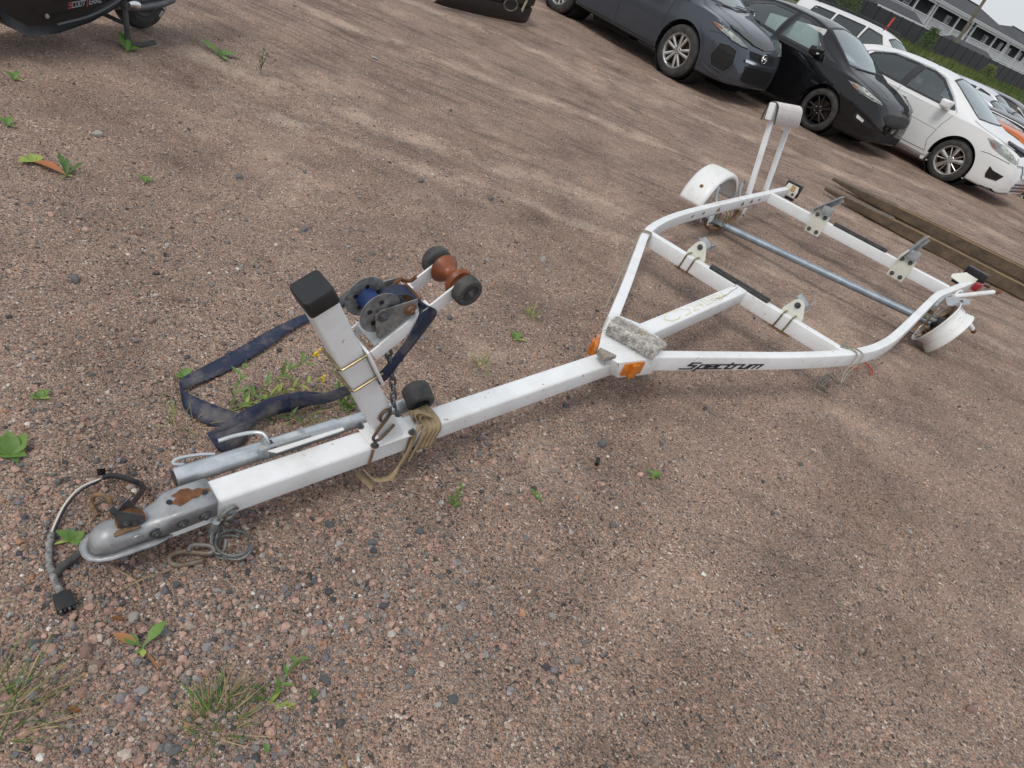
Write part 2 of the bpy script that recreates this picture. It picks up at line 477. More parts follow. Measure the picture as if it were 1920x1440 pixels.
def make_gravel():
    n = 300000
    r = .35*np.exp(RNG.random(n)*math.log(17/.35))
    th = RNG.uniform(R_(-62), R_(98), n)        # clockwise from +Y
    x = r*np.sin(th)*1.0; y = r*np.cos(th)
    # keep what a camera near here can see, with a margin
    cz = coarse(x, y)
    keep = RNG.random(n) < (.10+.90*cz**1.2)
    x, y, r, cz = x[keep], y[keep], r[keep], cz[keep]
    n = len(x)
    s = .0014*np.exp(np.abs(RNG.normal(0, .74, n)))*(1+.35*cz)
    s = np.maximum(s, .0007*r*(.7+RNG.random(n)*.6))
    s = np.minimum(s, .017)
    bigs = RNG.random(n) < .004+.02*cz**2
    s = np.where(bigs & (r < 6), RNG.uniform(.005, .0125, n), s)
    z = ground_z(x, y)+s*.22
    me = bpy.data.meshes.new('gravel')
    me.vertices.add(n); me.vertices.foreach_set('co', np.stack([x, y, z], -1).astype(np.float32).ravel())
    a = me.attributes.new('scl', 'FLOAT', 'POINT'); a.data.foreach_set('value', s.astype(np.float32))
    rot = np.stack([RNG.normal(0, .3, n), RNG.normal(0, .3, n), RNG.uniform(0, 6.28, n)], -1)
    a = me.attributes.new('rot', 'FLOAT_VECTOR', 'POINT'); a.data.foreach_set('vector', rot.astype(np.float32).ravel())
    pi = RNG.integers(0, 8, n)
    pi = np.where(s < .006, np.maximum(pi, 3), pi)
    a = me.attributes.new('pick', 'INT', 'POINT'); a.data.foreach_set('value', pi.astype(np.int32))
    ci = RNG.choice(len(PAL), n, p=PW)
    cc = PAL[ci]*RNG.uniform(.75, 1.2, (n, 1))
    a = me.attributes.new('col', 'FLOAT_COLOR', 'POINT'); a.data.foreach_set('color', np.concatenate([cc, np.ones((n, 1))], 1).astype(np.float32).ravel())
    o = bpy.data.objects.new('gravel', me); COL.objects.link(o)
    me.materials.append(STONE_MAT)
    ng = bpy.data.node_groups.new('scatter_gravel', 'GeometryNodeTree')
    ng.interface.new_socket('Geometry', in_out='INPUT', socket_type='NodeSocketGeometry')
    ng.interface.new_socket('Geometry', in_out='OUTPUT', socket_type='NodeSocketGeometry')
    gi = ng.nodes.new('NodeGroupInput'); go = ng.nodes.new('NodeGroupOutput')
    ci_ = ng.nodes.new('GeometryNodeCollectionInfo'); ci_.inputs['Collection'].default_value = protos
    ci_.inputs['Separate Children'].default_value = True; ci_.inputs['Reset Children'].default_value = True
    ip = ng.nodes.new('GeometryNodeInstanceOnPoints'); ip.inputs['Pick Instance'].default_value = True
    def na(nm, ty):
        q = ng.nodes.new('GeometryNodeInputNamedAttribute'); q.data_type = ty; q.inputs['Name'].default_value = nm
        return [k for k in q.outputs if k.enabled and k.name == 'Attribute'][0]
    er = ng.nodes.new('FunctionNodeEulerToRotation')
    ng.links.new(gi.outputs[0], ip.inputs['Points']); ng.links.new(ci_.outputs[0], ip.inputs['Instance'])
    ng.links.new(na('pick', 'INT'), ip.inputs['Instance Index'])
    ng.links.new(na('rot', 'FLOAT_VECTOR'), er.inputs[0]); ng.links.new(er.outputs[0], ip.inputs['Rotation'])
    ng.links.new(na('scl', 'FLOAT'), ip.inputs['Scale'])
    ng.links.new(ip.outputs[0], go.inputs[0])
    md = o.modifiers.new('scatter', 'NODES'); md.node_group = ng
    prop(o, kind='stuff', label='loose crushed pink and grey gravel covering the yard', cat='gravel')
    return o
make_gravel()

# ------------------------------------------------------------------ materials for the trailer
def white_paint(name, base=(.78, .79, .80), rust=.66, dirt=.35):
    m, nt, b = new_mat(name); L = nt.links.new
    tc = N(nt, 'ShaderNodeTexCoord')
    def noi(s, d=5, r=.65):
        n = N(nt, 'ShaderNodeTexNoise'); n.inputs['Scale'].default_value = s; n.inputs['Detail'].default_value = d; n.inputs['Roughness'].default_value = r
        L(tc.outputs['Object'], n.inputs['Vector']); return n.outputs[0]
    def ramp(src, a, c, ca=0., cc=1.):
        r = N(nt, 'ShaderNodeValToRGB'); r.color_ramp.elements[0].position = a; r.color_ramp.elements[1].position = c
        r.color_ramp.elements[0].color = (ca, ca, ca, 1); r.color_ramp.elements[1].color = (cc, cc, cc, 1); L(src, r.inputs[0]); return r.outputs[0]
    def mx(f, a, c):
        x = N(nt, 'ShaderNodeMixRGB')
        for i, s in ((0, f), (1, a), (2, c)):
            if isinstance(s, tuple): x.inputs[i].default_value = c4(s)
            else: L(s, x.inputs[i])
        return x.outputs[0]
    c = mx(ramp(noi(6), .45, .75, 0, dirt), base, (.52, .50, .46))
    c = mx(ramp(noi(230, 3), .70, .73), c, (.12, .11, .10))          # grit specks
    c = mx(ramp(noi(34, 6, .72), rust, rust+.03), c, (.33, .20, .10))    # chips showing rust
    L(c, b.inputs['Base Color'])
    b.inputs['Roughness'].default_value = .34
    L(ramp(noi(20), .3, .7, .28, .55), b.inputs['Roughness'])
    bp = N(nt, 'ShaderNodeBump'); bp.inputs['Strength'].default_value = .12; bp.inputs['Distance'].default_value = .002
    L(noi(90, 3), bp.inputs['Height']); L(bp.outputs[0], b.inputs['Normal'])
    return m
WHITE = white_paint('weathered_white_paint', (.77, .785, .795), .645, .55)
WHITE_OLD = white_paint('chalky_white_paint', (.74, .75, .74), .63, .6)
CREAM = white_paint('aged_cream_bracket_paint', (.70, .70, .62), .64, .5)
GALV = M('galvanised_steel', (.42, .44, .45), .45, .4, col2=(.29, .31, .33), vscale=30, bump=.1)
GALV_TUBE = M('galvanised_pipe', (.30, .35, .40), .5, .45, col2=(.21, .25, .30), vscale=14, bump=.12, bscale=40)
ZINC = M('bright_zinc_tube', (.66, .69, .71), .32, .7, col2=(.46, .50, .53), vscale=16)
DULL = M('dull_grey_steel', (.17, .18, .19), .5, .7, var=.4, vscale=25, bump=.15)
COUPLER = M('weathered_zinc_coupler', (.36, .37, .38), .45, .4, col2=(.24, .25, .26), vscale=22, bump=.12, speck=(.22, .10, .045), speck_scale=26, speck_amt=.66)
RUST = M('rust', (.20, .085, .035), .85, .1, var=.55, vscale=45, bump=.4)
RUST_PALE = M('rusty_steel', (.28, .17, .10), .75, .3, var=.5, vscale=40, bump=.3)
BLACKP = M('black_plastic', (.016, .016, .018), .38, 0, var=.3, vscale=30, bump=.05)
BLACKR = M('worn_black_rubber', (.035, .035, .037), .7, 0, col2=(.075, .07, .065), vscale=35, bump=.25)
NAVY = None
AMBER = M('amber_lens', (.62, .19, .015), .22, 0, col2=(.42, .11, .01), vscale=40, coat=.3)
REDL = M('red_lens', (.30, .012, .02), .2, 0, coat=.4)
BROWNROLL = M('brown_roller_rubber', (.25, .075, .025), .4, 0, col2=(.12, .03, .012), vscale=18, bump=.1)
BRASS = M('yellow_zinc_rod', (.36, .31, .17), .38, .75, col2=(.17, .13, .08), vscale=50)
WOODG = M('grey_wood', (.33, .30, .26), .85, 0, col2=(.17, .14, .11), vscale=60, bump=.4, bscale=90)
WEBTAN = M('tan_webbing', (.36, .27, .16), .85, 0, col2=(.26, .19, .11), vscale=60, bump=.3, bscale=300)
CARPET = M('frayed_grey_carpet', (.66, .64, .60), .95, 0, col2=(.24, .22, .20), vscale=60)
CARPET_W = M('pale_carpet', (.78, .75, .73), .95, 0, col2=(.48, .45, .43), vscale=110, bump=1.0, bscale=130)
CABLEM = M('steel_wire_rope', (.30, .31, .30), .45, .7, col2=(.13, .13, .12), vscale=250, bump=.6, bscale=400)
ROPEM = M('weathered_cord', (.34, .31, .25), .9, 0, col2=(.23, .21, .17), vscale=120, bump=.5, bscale=400)
INKM = M('black_decal', (.012, .012, .025), .4)
YELM = M('faded_yellow_marker', (.72, .60, .16), .6, 0, col2=(.72, .70, .55), vscale=40)
def webbing():
    m, nt, b = new_mat('navy_webbing'); L = nt.links.new
    tc = N(nt, 'ShaderNodeTexCoord')
    n = N(nt, 'ShaderNodeTexNoise'); n.inputs['Scale'].default_value = 9; n.inputs['Detail'].default_value = 7; n.inputs['Roughness'].default_value = .7
    L(tc.outputs['Object'], n.inputs['Vector'])
    r = N(nt, 'ShaderNodeValToRGB'); r.color_ramp.elements[0].position = .48; r.color_ramp.elements[1].position = .70
    r.color_ramp.elements[0].color = (.010, .018, .048, 1); r.color_ramp.elements[1].color = (.13, .118, .112, 1)
    L(n.outputs[0], r.inputs[0]); L(r.outputs[0], b.inputs['Base Color'])
    b.inputs['Roughness'].default_value = .62
    w_ = N(nt, 'ShaderNodeTexNoise'); w_.inputs['Scale'].default_value = 420
    L(tc.outputs['Object'], w_.inputs['Vector'])
    bp = N(nt, 'ShaderNodeBump'); bp.inputs['Strength'].default_value = .35; bp.inputs['Distance'].default_value = .001
    L(w_.outputs[0], bp.inputs['Height']); L(bp.outputs[0], b.inputs['Normal'])
    return m
NAVY = webbing()

# ------------------------------------------------------------------ trailer axes
# tongue: s runs back from the coupler's rear edge along the top of the beam
TA = G(396, 920, .15); TB = G(1139, 669, .25)
_d = (TB-TA); TSL = _d.z/math.hypot(_d.x, _d.y)
TH = Vector((_d.x, _d.y, 0)).normalized(); TN = Vector((TH.y, -TH.x, 0))
TU = Vector((TH.x, TH.y, TSL)).normalized(); TZ = TN.cross(TU); TZ = TZ if TZ.z > 0 else -TZ
def T(s, v, z): return TA+TH*s+TN*v+Vector((0, 0, TSL*s+z))
# frame: s runs back from the front cross member, v to the right
FO = Vector((.953, 3.584, .285)); FPH = 1.059; FA, FB = .0097, .036
FD = Vector((math.cos(FPH), math.sin(FPH), FA)); FN = Vector((math.sin(FPH), -math.cos(FPH), FB))
FZ = FD.cross(FN).normalized(); FZ = FZ if FZ.z > 0 else -FZ
def F(s, v, z=0.0): return FO+FD*s+FN*v+FZ*z
def FP(px, py, dz=0.0):
    """pixel on the plane of the frame's top, dz above it"""
    r = ray(px, py); o = FO+FZ*dz
    return CAM+r*((o-CAM).dot(FZ)/r.dot(FZ))
def GU(px, py, up=0.0):
    """pixel of a point that lies `up` above the gravel"""
    p = G(px, py, up)
    return G(px, py, up+gz(p))
ORG = Vector((TA.x, TA.y, 0))
trailer = empty('boat_trailer', ORG, label='white steel boat trailer with no tyres resting on the gravel', cat='boat trailer')
def P(mb, name, mat, parent=None, smooth=40, **k): return mb.build(name, mat, parent or trailer, ORG, smooth, **k)
WINCHM = M('grimy_winch_zinc', (.30, .31, .32), .5, .45, col2=(.15, .15, .15), vscale=45, bump=.2, speck=(.16, .075, .035), speck_scale=40, speck_amt=.62)
def bolt(parent, p, ax, r=.009, h=.012, mat=None, name='bolt'):
    ax = Vector(ax).normalized()
    b = MB().lathe(p, ax, [(0, r*1.5), (.002, r*1.5), (.002, 0)], 12)
    b.lathe(Vector(p)+ax*.002, ax, [(0, r), (h*.7, r), (h*.7, 0)], 6)
    b.lathe(Vector(p)+ax*.002, ax, [(h*.7, r*.55), (h*1.3, r*.55), (h*1.3, 0)], 8)
    return P(b, name, mat or DULL, parent, 30)

# ---- tongue beam, 3 inch square with rounded edges
P(MB().sweep([T(-.085, 0, -.041), T(1.66, 0, -.041)], rrect(.0395, .0395, .012, 4)), 'tongue', WHITE)
# ---- coupler
def coupler():
    prof = []      # cross-sections along s: (s, half width of skirt, top z, radius of edge, bottom z)
    st = [(-.0, .0435, .005, .007, -.050), (-.06, .0435, .005, .007, -.052), (-.105, .043, .004, .008, -.055), (-.118, .042, .001, .009, -.056), (-.135, .040, -.008, .018, -.058), (-.165, .036, -.016, .022, -.060), (-.20, .034, -.020, .026, -.062), (-.235, .0345, -.013, .032, -.064), (-.262, .036, -.006, .034, -.065), (-.285, .033, -.012, .032, -.065), (-.303, .024, -.028, .022, -.065), (-.311, .010, -.052, .008, -.065)]
    rings = []
    st = [(s_*.90, a_, b_, c_, d_) for s_, a_, b_, c_, d_ in st]
    for s, hw, zt, r, zb in st:
        ring = [(-hw-.0, zb)]
        for i in range(7):
            a = R_(180-15*i); ring.append((-(hw-r)+r*math.cos(a), zt-r+r*math.sin(a)))
        for i in range(7):
            a = R_(90-15*i); ring.append(((hw-r)+r*math.cos(a), zt-r+r*math.sin(a)))
        ring.append((hw, zb))
        rings.append([T(s, v, z) for v, z in ring])
    m = len(rings[0]); b = MB()
    b.add([p for r_ in rings for p in r_], [(i*m+j, i*m+j+1, (i+1)*m+j+1, (i+1)*m+j) for i in range(len(rings)-1) for j in range(m-1)])
    o = P(b, 'coupler', COUPLER, smooth=60, solid=.004)
    # turned-out flange round the socket
    fl = MB(); inn = []; out = []
    pts = [(-.12, .040), (-.165, .036), (-.20, .034), (-.235, .0345), (-.262, .036), (-.285, .033), (-.303, .024), (-.311, .010)]
    pts = [(s_*.90, v_) for s_, v_ in pts]
    pts = pts+[(s, -v) for s, v in reversed(pts)]
    for k, (s, v) in enumerate(pts):
        cx = -.21; d = Vector((s-cx if s < -.21 else 0, v, 0))
        d = d.normalized() if d.length > 0 else Vector((0, 1 if v > 0 else -1, 0))
        wdt = .019 if s < -.13 else .006
        inn.append(T(s, v, -.0655)); out.append(T(s+d.x*wdt, v+d.y*wdt, -.0675))
    n = len(pts)
    fl.add(inn+out, [(i, i+1, n+i+1, n+i) for i in range(n-1)])
    P(fl, 'flange', COUPLER, o, solid=.004)
    for s, r in ((-.145, .011), (-.085, .010), (-.030, .012)):
        zz = -.032 if s > -.12 else -.04
        bolt(o, T(s, .0435 if s > -.12 else .0375, zz), TN, r, .009)
    P(MB().lathe(T(-.185, .034, -.041), TN, [(0, .013), (.003, .012), (.005, .006), (.005, 0)], 14), 'rivet', COUPLER, o)
    # rust patch and holes on the flat
    pt = MB(); pr = []
    for i in range(18):
        a = 2*math.pi*i/18; rr = 1+.25*math.sin(3*a+1)+.15*math.sin(7*a)
        pr.append(T(-.056+.042*rr*math.cos(a), -.004+.021*rr*math.sin(a), .0078))
    pt.add(pr, [tuple(range(18))]); P(pt, 'rust_patch', RUST, o)
    for s, v in ((-.102, -.002), (-.018, .005)):
        P(MB().lathe(T(s, v, .0084), TZ, [(0, .0075), (.0006, .0075), (.0006, 0)], 14), 'hole', BLACKP, o)
    # latch: two upright ears, rusty lever between them
    for v, tip in ((.012, (-.235, .085)), (-.014, (-.195, .060))):
        pl = [T(-.165, v, -.016), T(-.215, v, -.016), T(-.222, v, .02), T(tip[0]-.006, v, tip[1]-.01), T(tip[0]+.004, v, tip[1]), T(tip[0]+.018, v, tip[1]-.03), T(-.185, v, .030), T(-.168, v, .012)]
        P(MB().prism(pl, TN*.004), 'latch_ear', DULL, o)
    pl = [T(-.222, -.012, -.012), T(-.222, -.012, .018), T(-.190, -.012, .028), T(-.160, -.012, .005), T(-.160, -.012, -.012)]
    P(MB().prism(pl, TN*.024), 'latch_lever', RUST, o, bevel=.003)
    for s, z in ((-.205, .006), (-.185, -.006)):
        bolt(o, T(s, .0165, z), TN, .006, .004)
    P(MB().box(T(-.205, .022, -.012), TU, TN, TZ, .028, .007, .002), 'latch_plate', RUST_PALE, o)
    return o
coupler()
# white skirt below the coupler
P(MB().prism([T(.0, .036, -.078), T(-.13, .036, -.078), T(-.10, .036, -.052), T(0, .036, -.052)], TN*.005), 'tongue_tab', WHITE)
# ---- safety chain loop on far side, seen past the coupler
P(MB().tube(smooth_path([on_ground(183, 962, .006), on_ground(172, 945, .012), on_ground(180, 942, .045), on_ground(205, 950, .05), on_ground(210, 962, .02)], 5), .006, 8), 'safety_chain_hook', RUST_PALE)

# ---- winch post: leans forward over the tongue
def TPz(px, py, v):
    """pixel on the upright plane at offset v from the tongue's middle"""
    r = ray(px, py); o = TA+TN*v
    t = (o-CAM).dot(TN)/r.dot(TN)
    return CAM+r*t
PB = T(.531, 0, .0); PT = T(.205, 0, .560)
PAX = (PT-PB).normalized(); PFW = TN.cross(PAX).normalized()
if PFW.dot(TH) < 0: PFW = -PFW             # towards the rear of the trailer
def Q(l, a, v): return PB+PAX*l+PFW*a+TN*v   # along the post, rearwards, sideways
PL = (PT-PB).length+.022
post = P(MB().sweep([Q(.0, 0, 0), Q(PL+.01, 0, 0)], rrect(.040, .036, .008, 3), up=PFW), 'winch_post', WHITE)
# cut foot: gusset filling the wedge between post and plate
cp = MB().sweep([Q(PL-.022, 0, 0), Q(PL+.016, 0, 0), Q(PL+.022, 0, 0)], rrect(.0435, .0395, .010, 3), up=PFW, scales=[1, 1, .93])
P(cp, 'post_cap', BLACKP, post)
bp_ = P(MB().box(T(.525, 0, .005), TU, TN, TZ, .075, .052, .004), 'base_plate', WHITE_OLD, post, bevel=.003)
for s in (.458, .592):
    for v in (-.044, .044):
        P(MB().lathe(T(s, v, .0095), TZ, [(0, .013), (.0015, .013), (.0015, .0)], 14), 'washer', RUST, post)
        bolt(post, T(s, v, .0105), TZ, .0075, .011)
        P(MB().cyl(T(s, v, .01), T(s, v*1.0, -.088), .0042, 8), 'bolt_shank', RUST_PALE, post)
# U-bolts round the post
for l in (.425, .325):
    r = .004
    path = [Q(l-.004, .055, .047), Q(l, -.034, .047), Q(l, -.041, .040), Q(l, -.041, -.040), Q(l, -.034, -.047), Q(l-.004, .055, -.047)]
    P(MB().tube(path, r, 8), 'u_bolt', BRASS, post)
# plate on the back of the post that carries the arms
P(MB().box(Q(.365, .041, 0), PAX, TN, PFW, .075, .060, .004), 'arm_plate', WHITE, post, bevel=.003)
# two arms to the bow roller
A0 = T(.372, 0, .395); A1 = T(.588, 0, .560)
AD = (A1-A0).normalized(); AZ = TN.cross(AD); AZ = AZ if AZ.z > 0 else -AZ
for v in (.050, -.050):
    e0 = T(.362, v, .388); e1 = T(.592, v, .562)
    dd = (e1-e0)
    P(MB().box((e0+e1)/2, dd, TN, AZ, dd.length/2, .003, .020), 'winch_arm', WHITE, post, bevel=.0015)
    P(MB().box((e0+e1)/2-dd*.12+TN*(-.010 if v > 0 else .010)+AZ*.0195, dd, TN, AZ, dd.length/2*.55, .013, .002), 'arm_lip', WHITE, post)
# bow roller and its end wheels
RC = T(.590, 0, .560)
roll = P(MB().lathe(RC, TN, [(-.046, 0), (-.046, .026), (-.043, .037), (-.034, .042), (-.024, .037), (-.012, .025), (-.004, .020), (.004, .020), (.012, .025), (.024, .037), (.034, .042), (.043, .037), (.046, .026), (.046, 0)], 28), 'bow_roller', BROWNROLL)
for sg in (1, -1):
    wl = P(MB().lathe(RC+TN*sg*.056, TN*sg, [(0, 0), (0, .036), (.004, .041), (.026, .041), (.033, .036), (.033, .025), (.027, .023), (.027, 0)], 26), 'roller_wheel', BLACKR, roll)
    bolt(roll, RC+TN*sg*.083, TN*sg, .0085, .008)
# winch
WC = T(.362, 0, .513)
winch = P(MB().box(T(.408, 0, .452), AD, TN, AZ, .060, .046, .002), 'winch', GALV)
for v, nm in ((.047, 'side_plate'), (-.047, 'side_plate')):
    pl = [T(.338, v, .520), T(.352, v, .532), T(.372, v, .534), T(.455, v, .545), T(.462, v, .520), T(.455, v, .505), T(.372, v, .440), T(.360, v, .445)]
    P(MB().prism(pl, TN*(.003 if v > 0 else -.003)), nm, WINCHM, winch)
for v in (.036, -.036):
    pr = [(-.002, 0), (-.002, .022), (-.004, .026), (-.004, .046), (-.001, .058), (.001, .058), (-.001, .046), (-.001, .026), (.001, .022), (.001, 0)]
    fl = P(MB().lathe(WC+TN*v, TN*(1 if v > 0 else -1), pr, 36), 'drum_flange', WINCHM, winch)
    for k in range(5):
        a = 2*math.pi*k/5+.4
        pz = WC+TN*(v+(.0012 if v > 0 else .0045))+TH*.033*math.cos(a)+TZ*.033*math.sin(a)
        P(MB().lathe(pz, TN, [(0, .0065), (.0006, .0065), (.0006, 0)], 12), 'hole', BLACKP, winch)
    P(MB().lathe(WC+TN*(v*.92), TN, [(-.001, .024), (-.001, .040), (.001, .040), (.001, .024)], 24), 'rust_ring', RUST, winch)
P(MB().lathe(WC, TN, [(-.035, .020), (-.033, .027), (.033, .027), (.035, .020)], 24), 'strap_core', M('blue_webbing', (.012, .035, .14), .6, 0, var=.4, vscale=40), winch)
bolt(winch, WC+TN*.0505, TN, .011, .008); bolt(winch, T(.437, .0505, .518), TN, .012, .012, RUST_PALE)
P(MB().cyl(T(.437, -.05, .518), T(.437, .05, .518), .008, 10), 'pinion_shaft', DULL, winch)
P(MB().lathe(T(.437, -.02, .518), TN, [(-.006, 0), (-.006, .017), (.006, .017), (.006, 0)], 14), 'pinion_gear', RUST, winch)
P(MB().tube(smooth_path([T(.43, -.03, .53), T(.447, -.03, .552), T(.462, -.028, .548), T(.468, -.01, .558), T(.472, 0, .575)], 4), .005, 7), 'pawl', RUST, winch)
P(MB().box(T(.472, -.01, .512), AD, TN, AZ, .020, .036, .002), 'rusty_tab', RUST, winch)
# chain and S-hook hanging from the arms
def link(c, ax, side, L_=.017, w_=.0085, r=.0032):
    ax = Vector(ax).normalized(); sd_ = Vector(side)-ax*Vector(side).dot(ax); sd_.normalize()
    pts = []
    for k in range(16):
        a = 2*math.pi*k/16
        x = math.cos(a)*w_; y = math.sin(a)*w_
        y += (L_-w_) if y > 0 else -(L_-w_)
        pts.append(Vector(c)+sd_*x+ax*y)
    return pts
ch = P(MB().tube(link(T(.420, .036, .385), PAX, TN), .0034, 7, closed=True), 'chain', DULL)
c0 = T(.418, .038, .372); c1 = T(.482, .050, .155); nl = 9
for k in range(nl):
    t = k/(nl-1); c = c0.lerp(c1, t)+TH*.006*math.sin(t*3.1)
    P(MB().tube(link(c, c1-c0, TN if k % 2 else TH), .0034, 7, closed=True), 'link', DULL, ch)
hk = [T(.474, .052, .150), T(.462, .052, .128), T(.466, .052, .112), T(.478, .052, .105)]
hook_path = smooth_path([T(.452, .046, .118), T(.446, .046, .135), T(.455, .046, .152), T(.470, .046, .154), T(.480, .046, .140), T(.470, .046, .112), T(.447, .048, .075), T(.440, .049, .055), T(.449, .050, .040), T(.466, .050, .042), T(.488, .050, .066), T(.503, .050, .086)], 5)
P(MB().tube(hook_path, .0048, 9), 'hook', M('rusted_hook_steel', (.11, .10, .095), .55, .6, col2=(.17, .085, .04), vscale=30, bump=.2), ch)

# ---- swing-up jack lying along the far side of the tongue
JV = -.098
def J(s, v, z): return T(s, JV+v, -.026+z)
jack = P(MB().lathe(J(-.055, 0, 0), TU, [(0, 0), (0, .024), (.004, .0275), (.47, .0275), (.47, .0)], 24), 'jack', ZINC)
P(MB().lathe(J(-.057, 0, 0), TU, [(0, 0), (0, .022), (.004, .024)], 20), 'tube_end', BLACKR, jack)
P(MB().lathe(J(.415, 0, 0), TU, [(0, 0), (0, .0235), (.30, .0235), (.30, 0)], 20), 'inner_tube', ZINC, jack)
# bracket between tube and beam, with spring pin
P(MB().box(J(.235, .030, .022), TU, TN, TZ, .075, .006, .024), 'jack_bracket', GALV, jack, bevel=.003)
for s in (.178, .292):
    P(MB().prism([J(s, -.020, .020), J(s, .040, .012), J(s, .040, .048), J(s, -.004, .046)], TU*.004), 'bracket_ear', GALV, jack)
P(MB().tube(smooth_path([J(.070, -.038, .050), J(.110, -.034, .056), J(.155, -.026, .058), J(.180, -.012, .058), J(.187, .004, .050), J(.190, .016, .036)], 6), .0055, 8), 'pull_pin', ZINC, jack)
sp = [J(.196+.0, .018, .034)+TN*(.0022*k*0)+(TU*math.cos(k*.9)+TZ*math.sin(k*.9))*.0075+TN*(-.012+.0009*k*1.0) for k in range(42)]
P(MB().tube(sp, .0016, 5), 'spring', DULL, jack)
P(MB().cyl(J(.196, -.004, .034), J(.196, .040, .034), .005, 8), 'pin', ZINC, jack)
P(MB().tube(smooth_path([J(-.02, -.030, .006), J(-.045, -.040, .012), J(-.030, -.045, .020), J(.02, -.038, .018), J(.06, -.030, .01)], 5), .0045, 7), 'wire_clip', ZINC, jack)
P(MB().prism([J(.17, .048, .047), J(.40, .049, .047), J(.40, .060, .047), J(.19, .064, .047)], TZ*.004), 'mount_strap', WHITE_OLD, jack, bevel=.001)
P(MB().lathe(J(.690, .020, .050), (TN*.88-TU*.15-TZ*.25), [(-.034, .028), (-.034, .044), (-.028, .047), (.028, .047), (.034, .044), (.034, .028), (.020, .024), (-.020, .024)], 30), 'jack_wheel', BLACKR, jack)
P(MB().cyl(J(.66, .0, .02), J(.705, .03, .060), .011, 8), 'wheel_fork', ZINC, jack)

# ---- yoke, where the tongue enters the frame, and the middle beam
YZ = .008
yk = [FP(1159, 681, YZ), FP(1121, 658, YZ), FP(1129, 622, YZ), F(-1.10, -.150, YZ), F(-1.04, -.04, YZ), F(-1.04, .08, YZ), FP(1237, 671, YZ)]
yb = [FP(1158, 709, YZ-.088), FP(1114, 684, YZ-.088)]+[p-FZ*.088 for p in yk[2:]]
ny_ = len(yk)
yoke = P(MB().add(yk+yb, [tuple(range(ny_)), tuple(reversed(range(ny_, 2*ny_)))]+[(i, (i+1) % ny_, ny_+(i+1) % ny_, ny_+i) for i in range(ny_)]), 'yoke', WHITE, bevel=.004)
P(MB().sweep([F(-1.25, 0, -.036), F(.045, .002, -.036)], rrect(.040, .040, .010, 3)), 'middle_beam', WHITE)
P(MB().box(F(.030, .002, -.033), FD, FN, FZ, .014, .0445, .046), 'end_cap', WHITE, bevel=.004)
for c_, al in ((FP(1183, 688, -.030), (FP(1236, 672, 0)-FP(1159, 681, 0))), (FP(1119, 650, -.03), (FP(1129, 622, 0)-FP(1121, 658, 0)))):
    al = al.normalized(); nd = al.cross(FZ).normalized()
    nd = nd if nd.dot(c_-F(-1.15, .04, 0)) > 0 else -nd
    c = c_+nd*.008
    lt = P(MB().box(c, al, nd, FZ, .054, .008, .030), 'side_marker_light', AMBER, bevel=.003)
    P(MB().box(c+nd*.012-FZ*.006, al, nd, FZ, .018, .009, .032), 'lens_rib', AMBER, lt, bevel=.003)
P(MB().prism([FP(1117, 664, .004), FP(1122, 659, .004), FP(1153, 674, .004), FP(1131, 679, .004)], FZ*.022), 'wood_wedge', WOODG, bevel=.003)
e0, e1, e2_ = FP(1121, 657.5, YZ-.004), FP(1159.5, 681.5, YZ-.004), FP(1158.5, 705, YZ-.08)
P(MB().tube([e0, e1, e2_], .0035, 6), 'socket_rim', RUST)

# ---- rails
RR = [(-1.16, .1435), (-.80, .305), (-.45, .462), (-.18, .572), (0, .638), (.10, .670), (.25, .706), (.42, .730), (.62, .742), (.95, .742), (1.3, .738), (1.75, .733), (1.93, .735), (2.05, .744), (2.30, .776), (2.83, .835)]
LR = [(-1.13, -.120), (-.75, -.298), (-.40, -.468), (-.09, -.618), (.0, -.654), (.11, -.688), (.24, -.716), (.40, -.742), (.62, -.764), (.95, -.780), (1.3, -.790), (1.75, -.801), (2.3, -.810), (2.69, -.817)]
rails = {}
for nm, pts in (('R', RR), ('L', LR)):
    path = smooth_path([F(s, v, -.038) for s, v in pts], 5)
    rails[nm] = P(MB().sweep(path, rrect(.0245, .038, .006, 3), up=FZ), 'side_rail', WHITE)
def holes(pts, rail):
    for s, v, z, tri in pts:
        q = MB()
        if tri: q.prism([F(s-.03, v, z-.014), F(s+.03, v, z-.014), F(s, v, z+.016)], FN*.002); P(q, 'rust_hole', RUST_PALE, rail)
        else: q.box(F(s, v, z), FD+FZ*.5, FN, FZ, .012, .001, .006); P(q, 'slot', BLACKP, rail)
holes([(.78, -.7465, -.036, 0), (.96, -.753, -.034, 0), (1.22, -.7615, -.036, 1), (1.68, -.772, -.036, 1), (1.86, -.7755, -.034, 1), (2.03, -.778, -.036, 0)], rails['L'])

# ---- cross members
P(MB().sweep([F(.024, -.640, -.044), F(.024, .630, -.044)], rrect(.024, .043, .005, 3), up=FZ), 'cross_member', WHITE)
P(MB().sweep([F(2.285, -.785, -.046), F(2.285, .745, -.046)], rrect(.024, .043, .005, 3), up=FZ), 'cross_member', WHITE)
# rubber strips on the cross members
for s, v0, v1 in ((.026, -.215, .165), (2.287, -.215, .235)):
    P(MB().box(F(s, (v0+v1)/2, .008), FN, FD, FZ, (v1-v0)/2, .023, .008), 'rubber_strip', BLACKR, bevel=.002)
    P(MB().box(F(s, (v0+v1)/2, .019), FN, FD, FZ, (v1-v0)/2, .010, .004), 'rubber_ridge', BLACKR, bevel=.002)
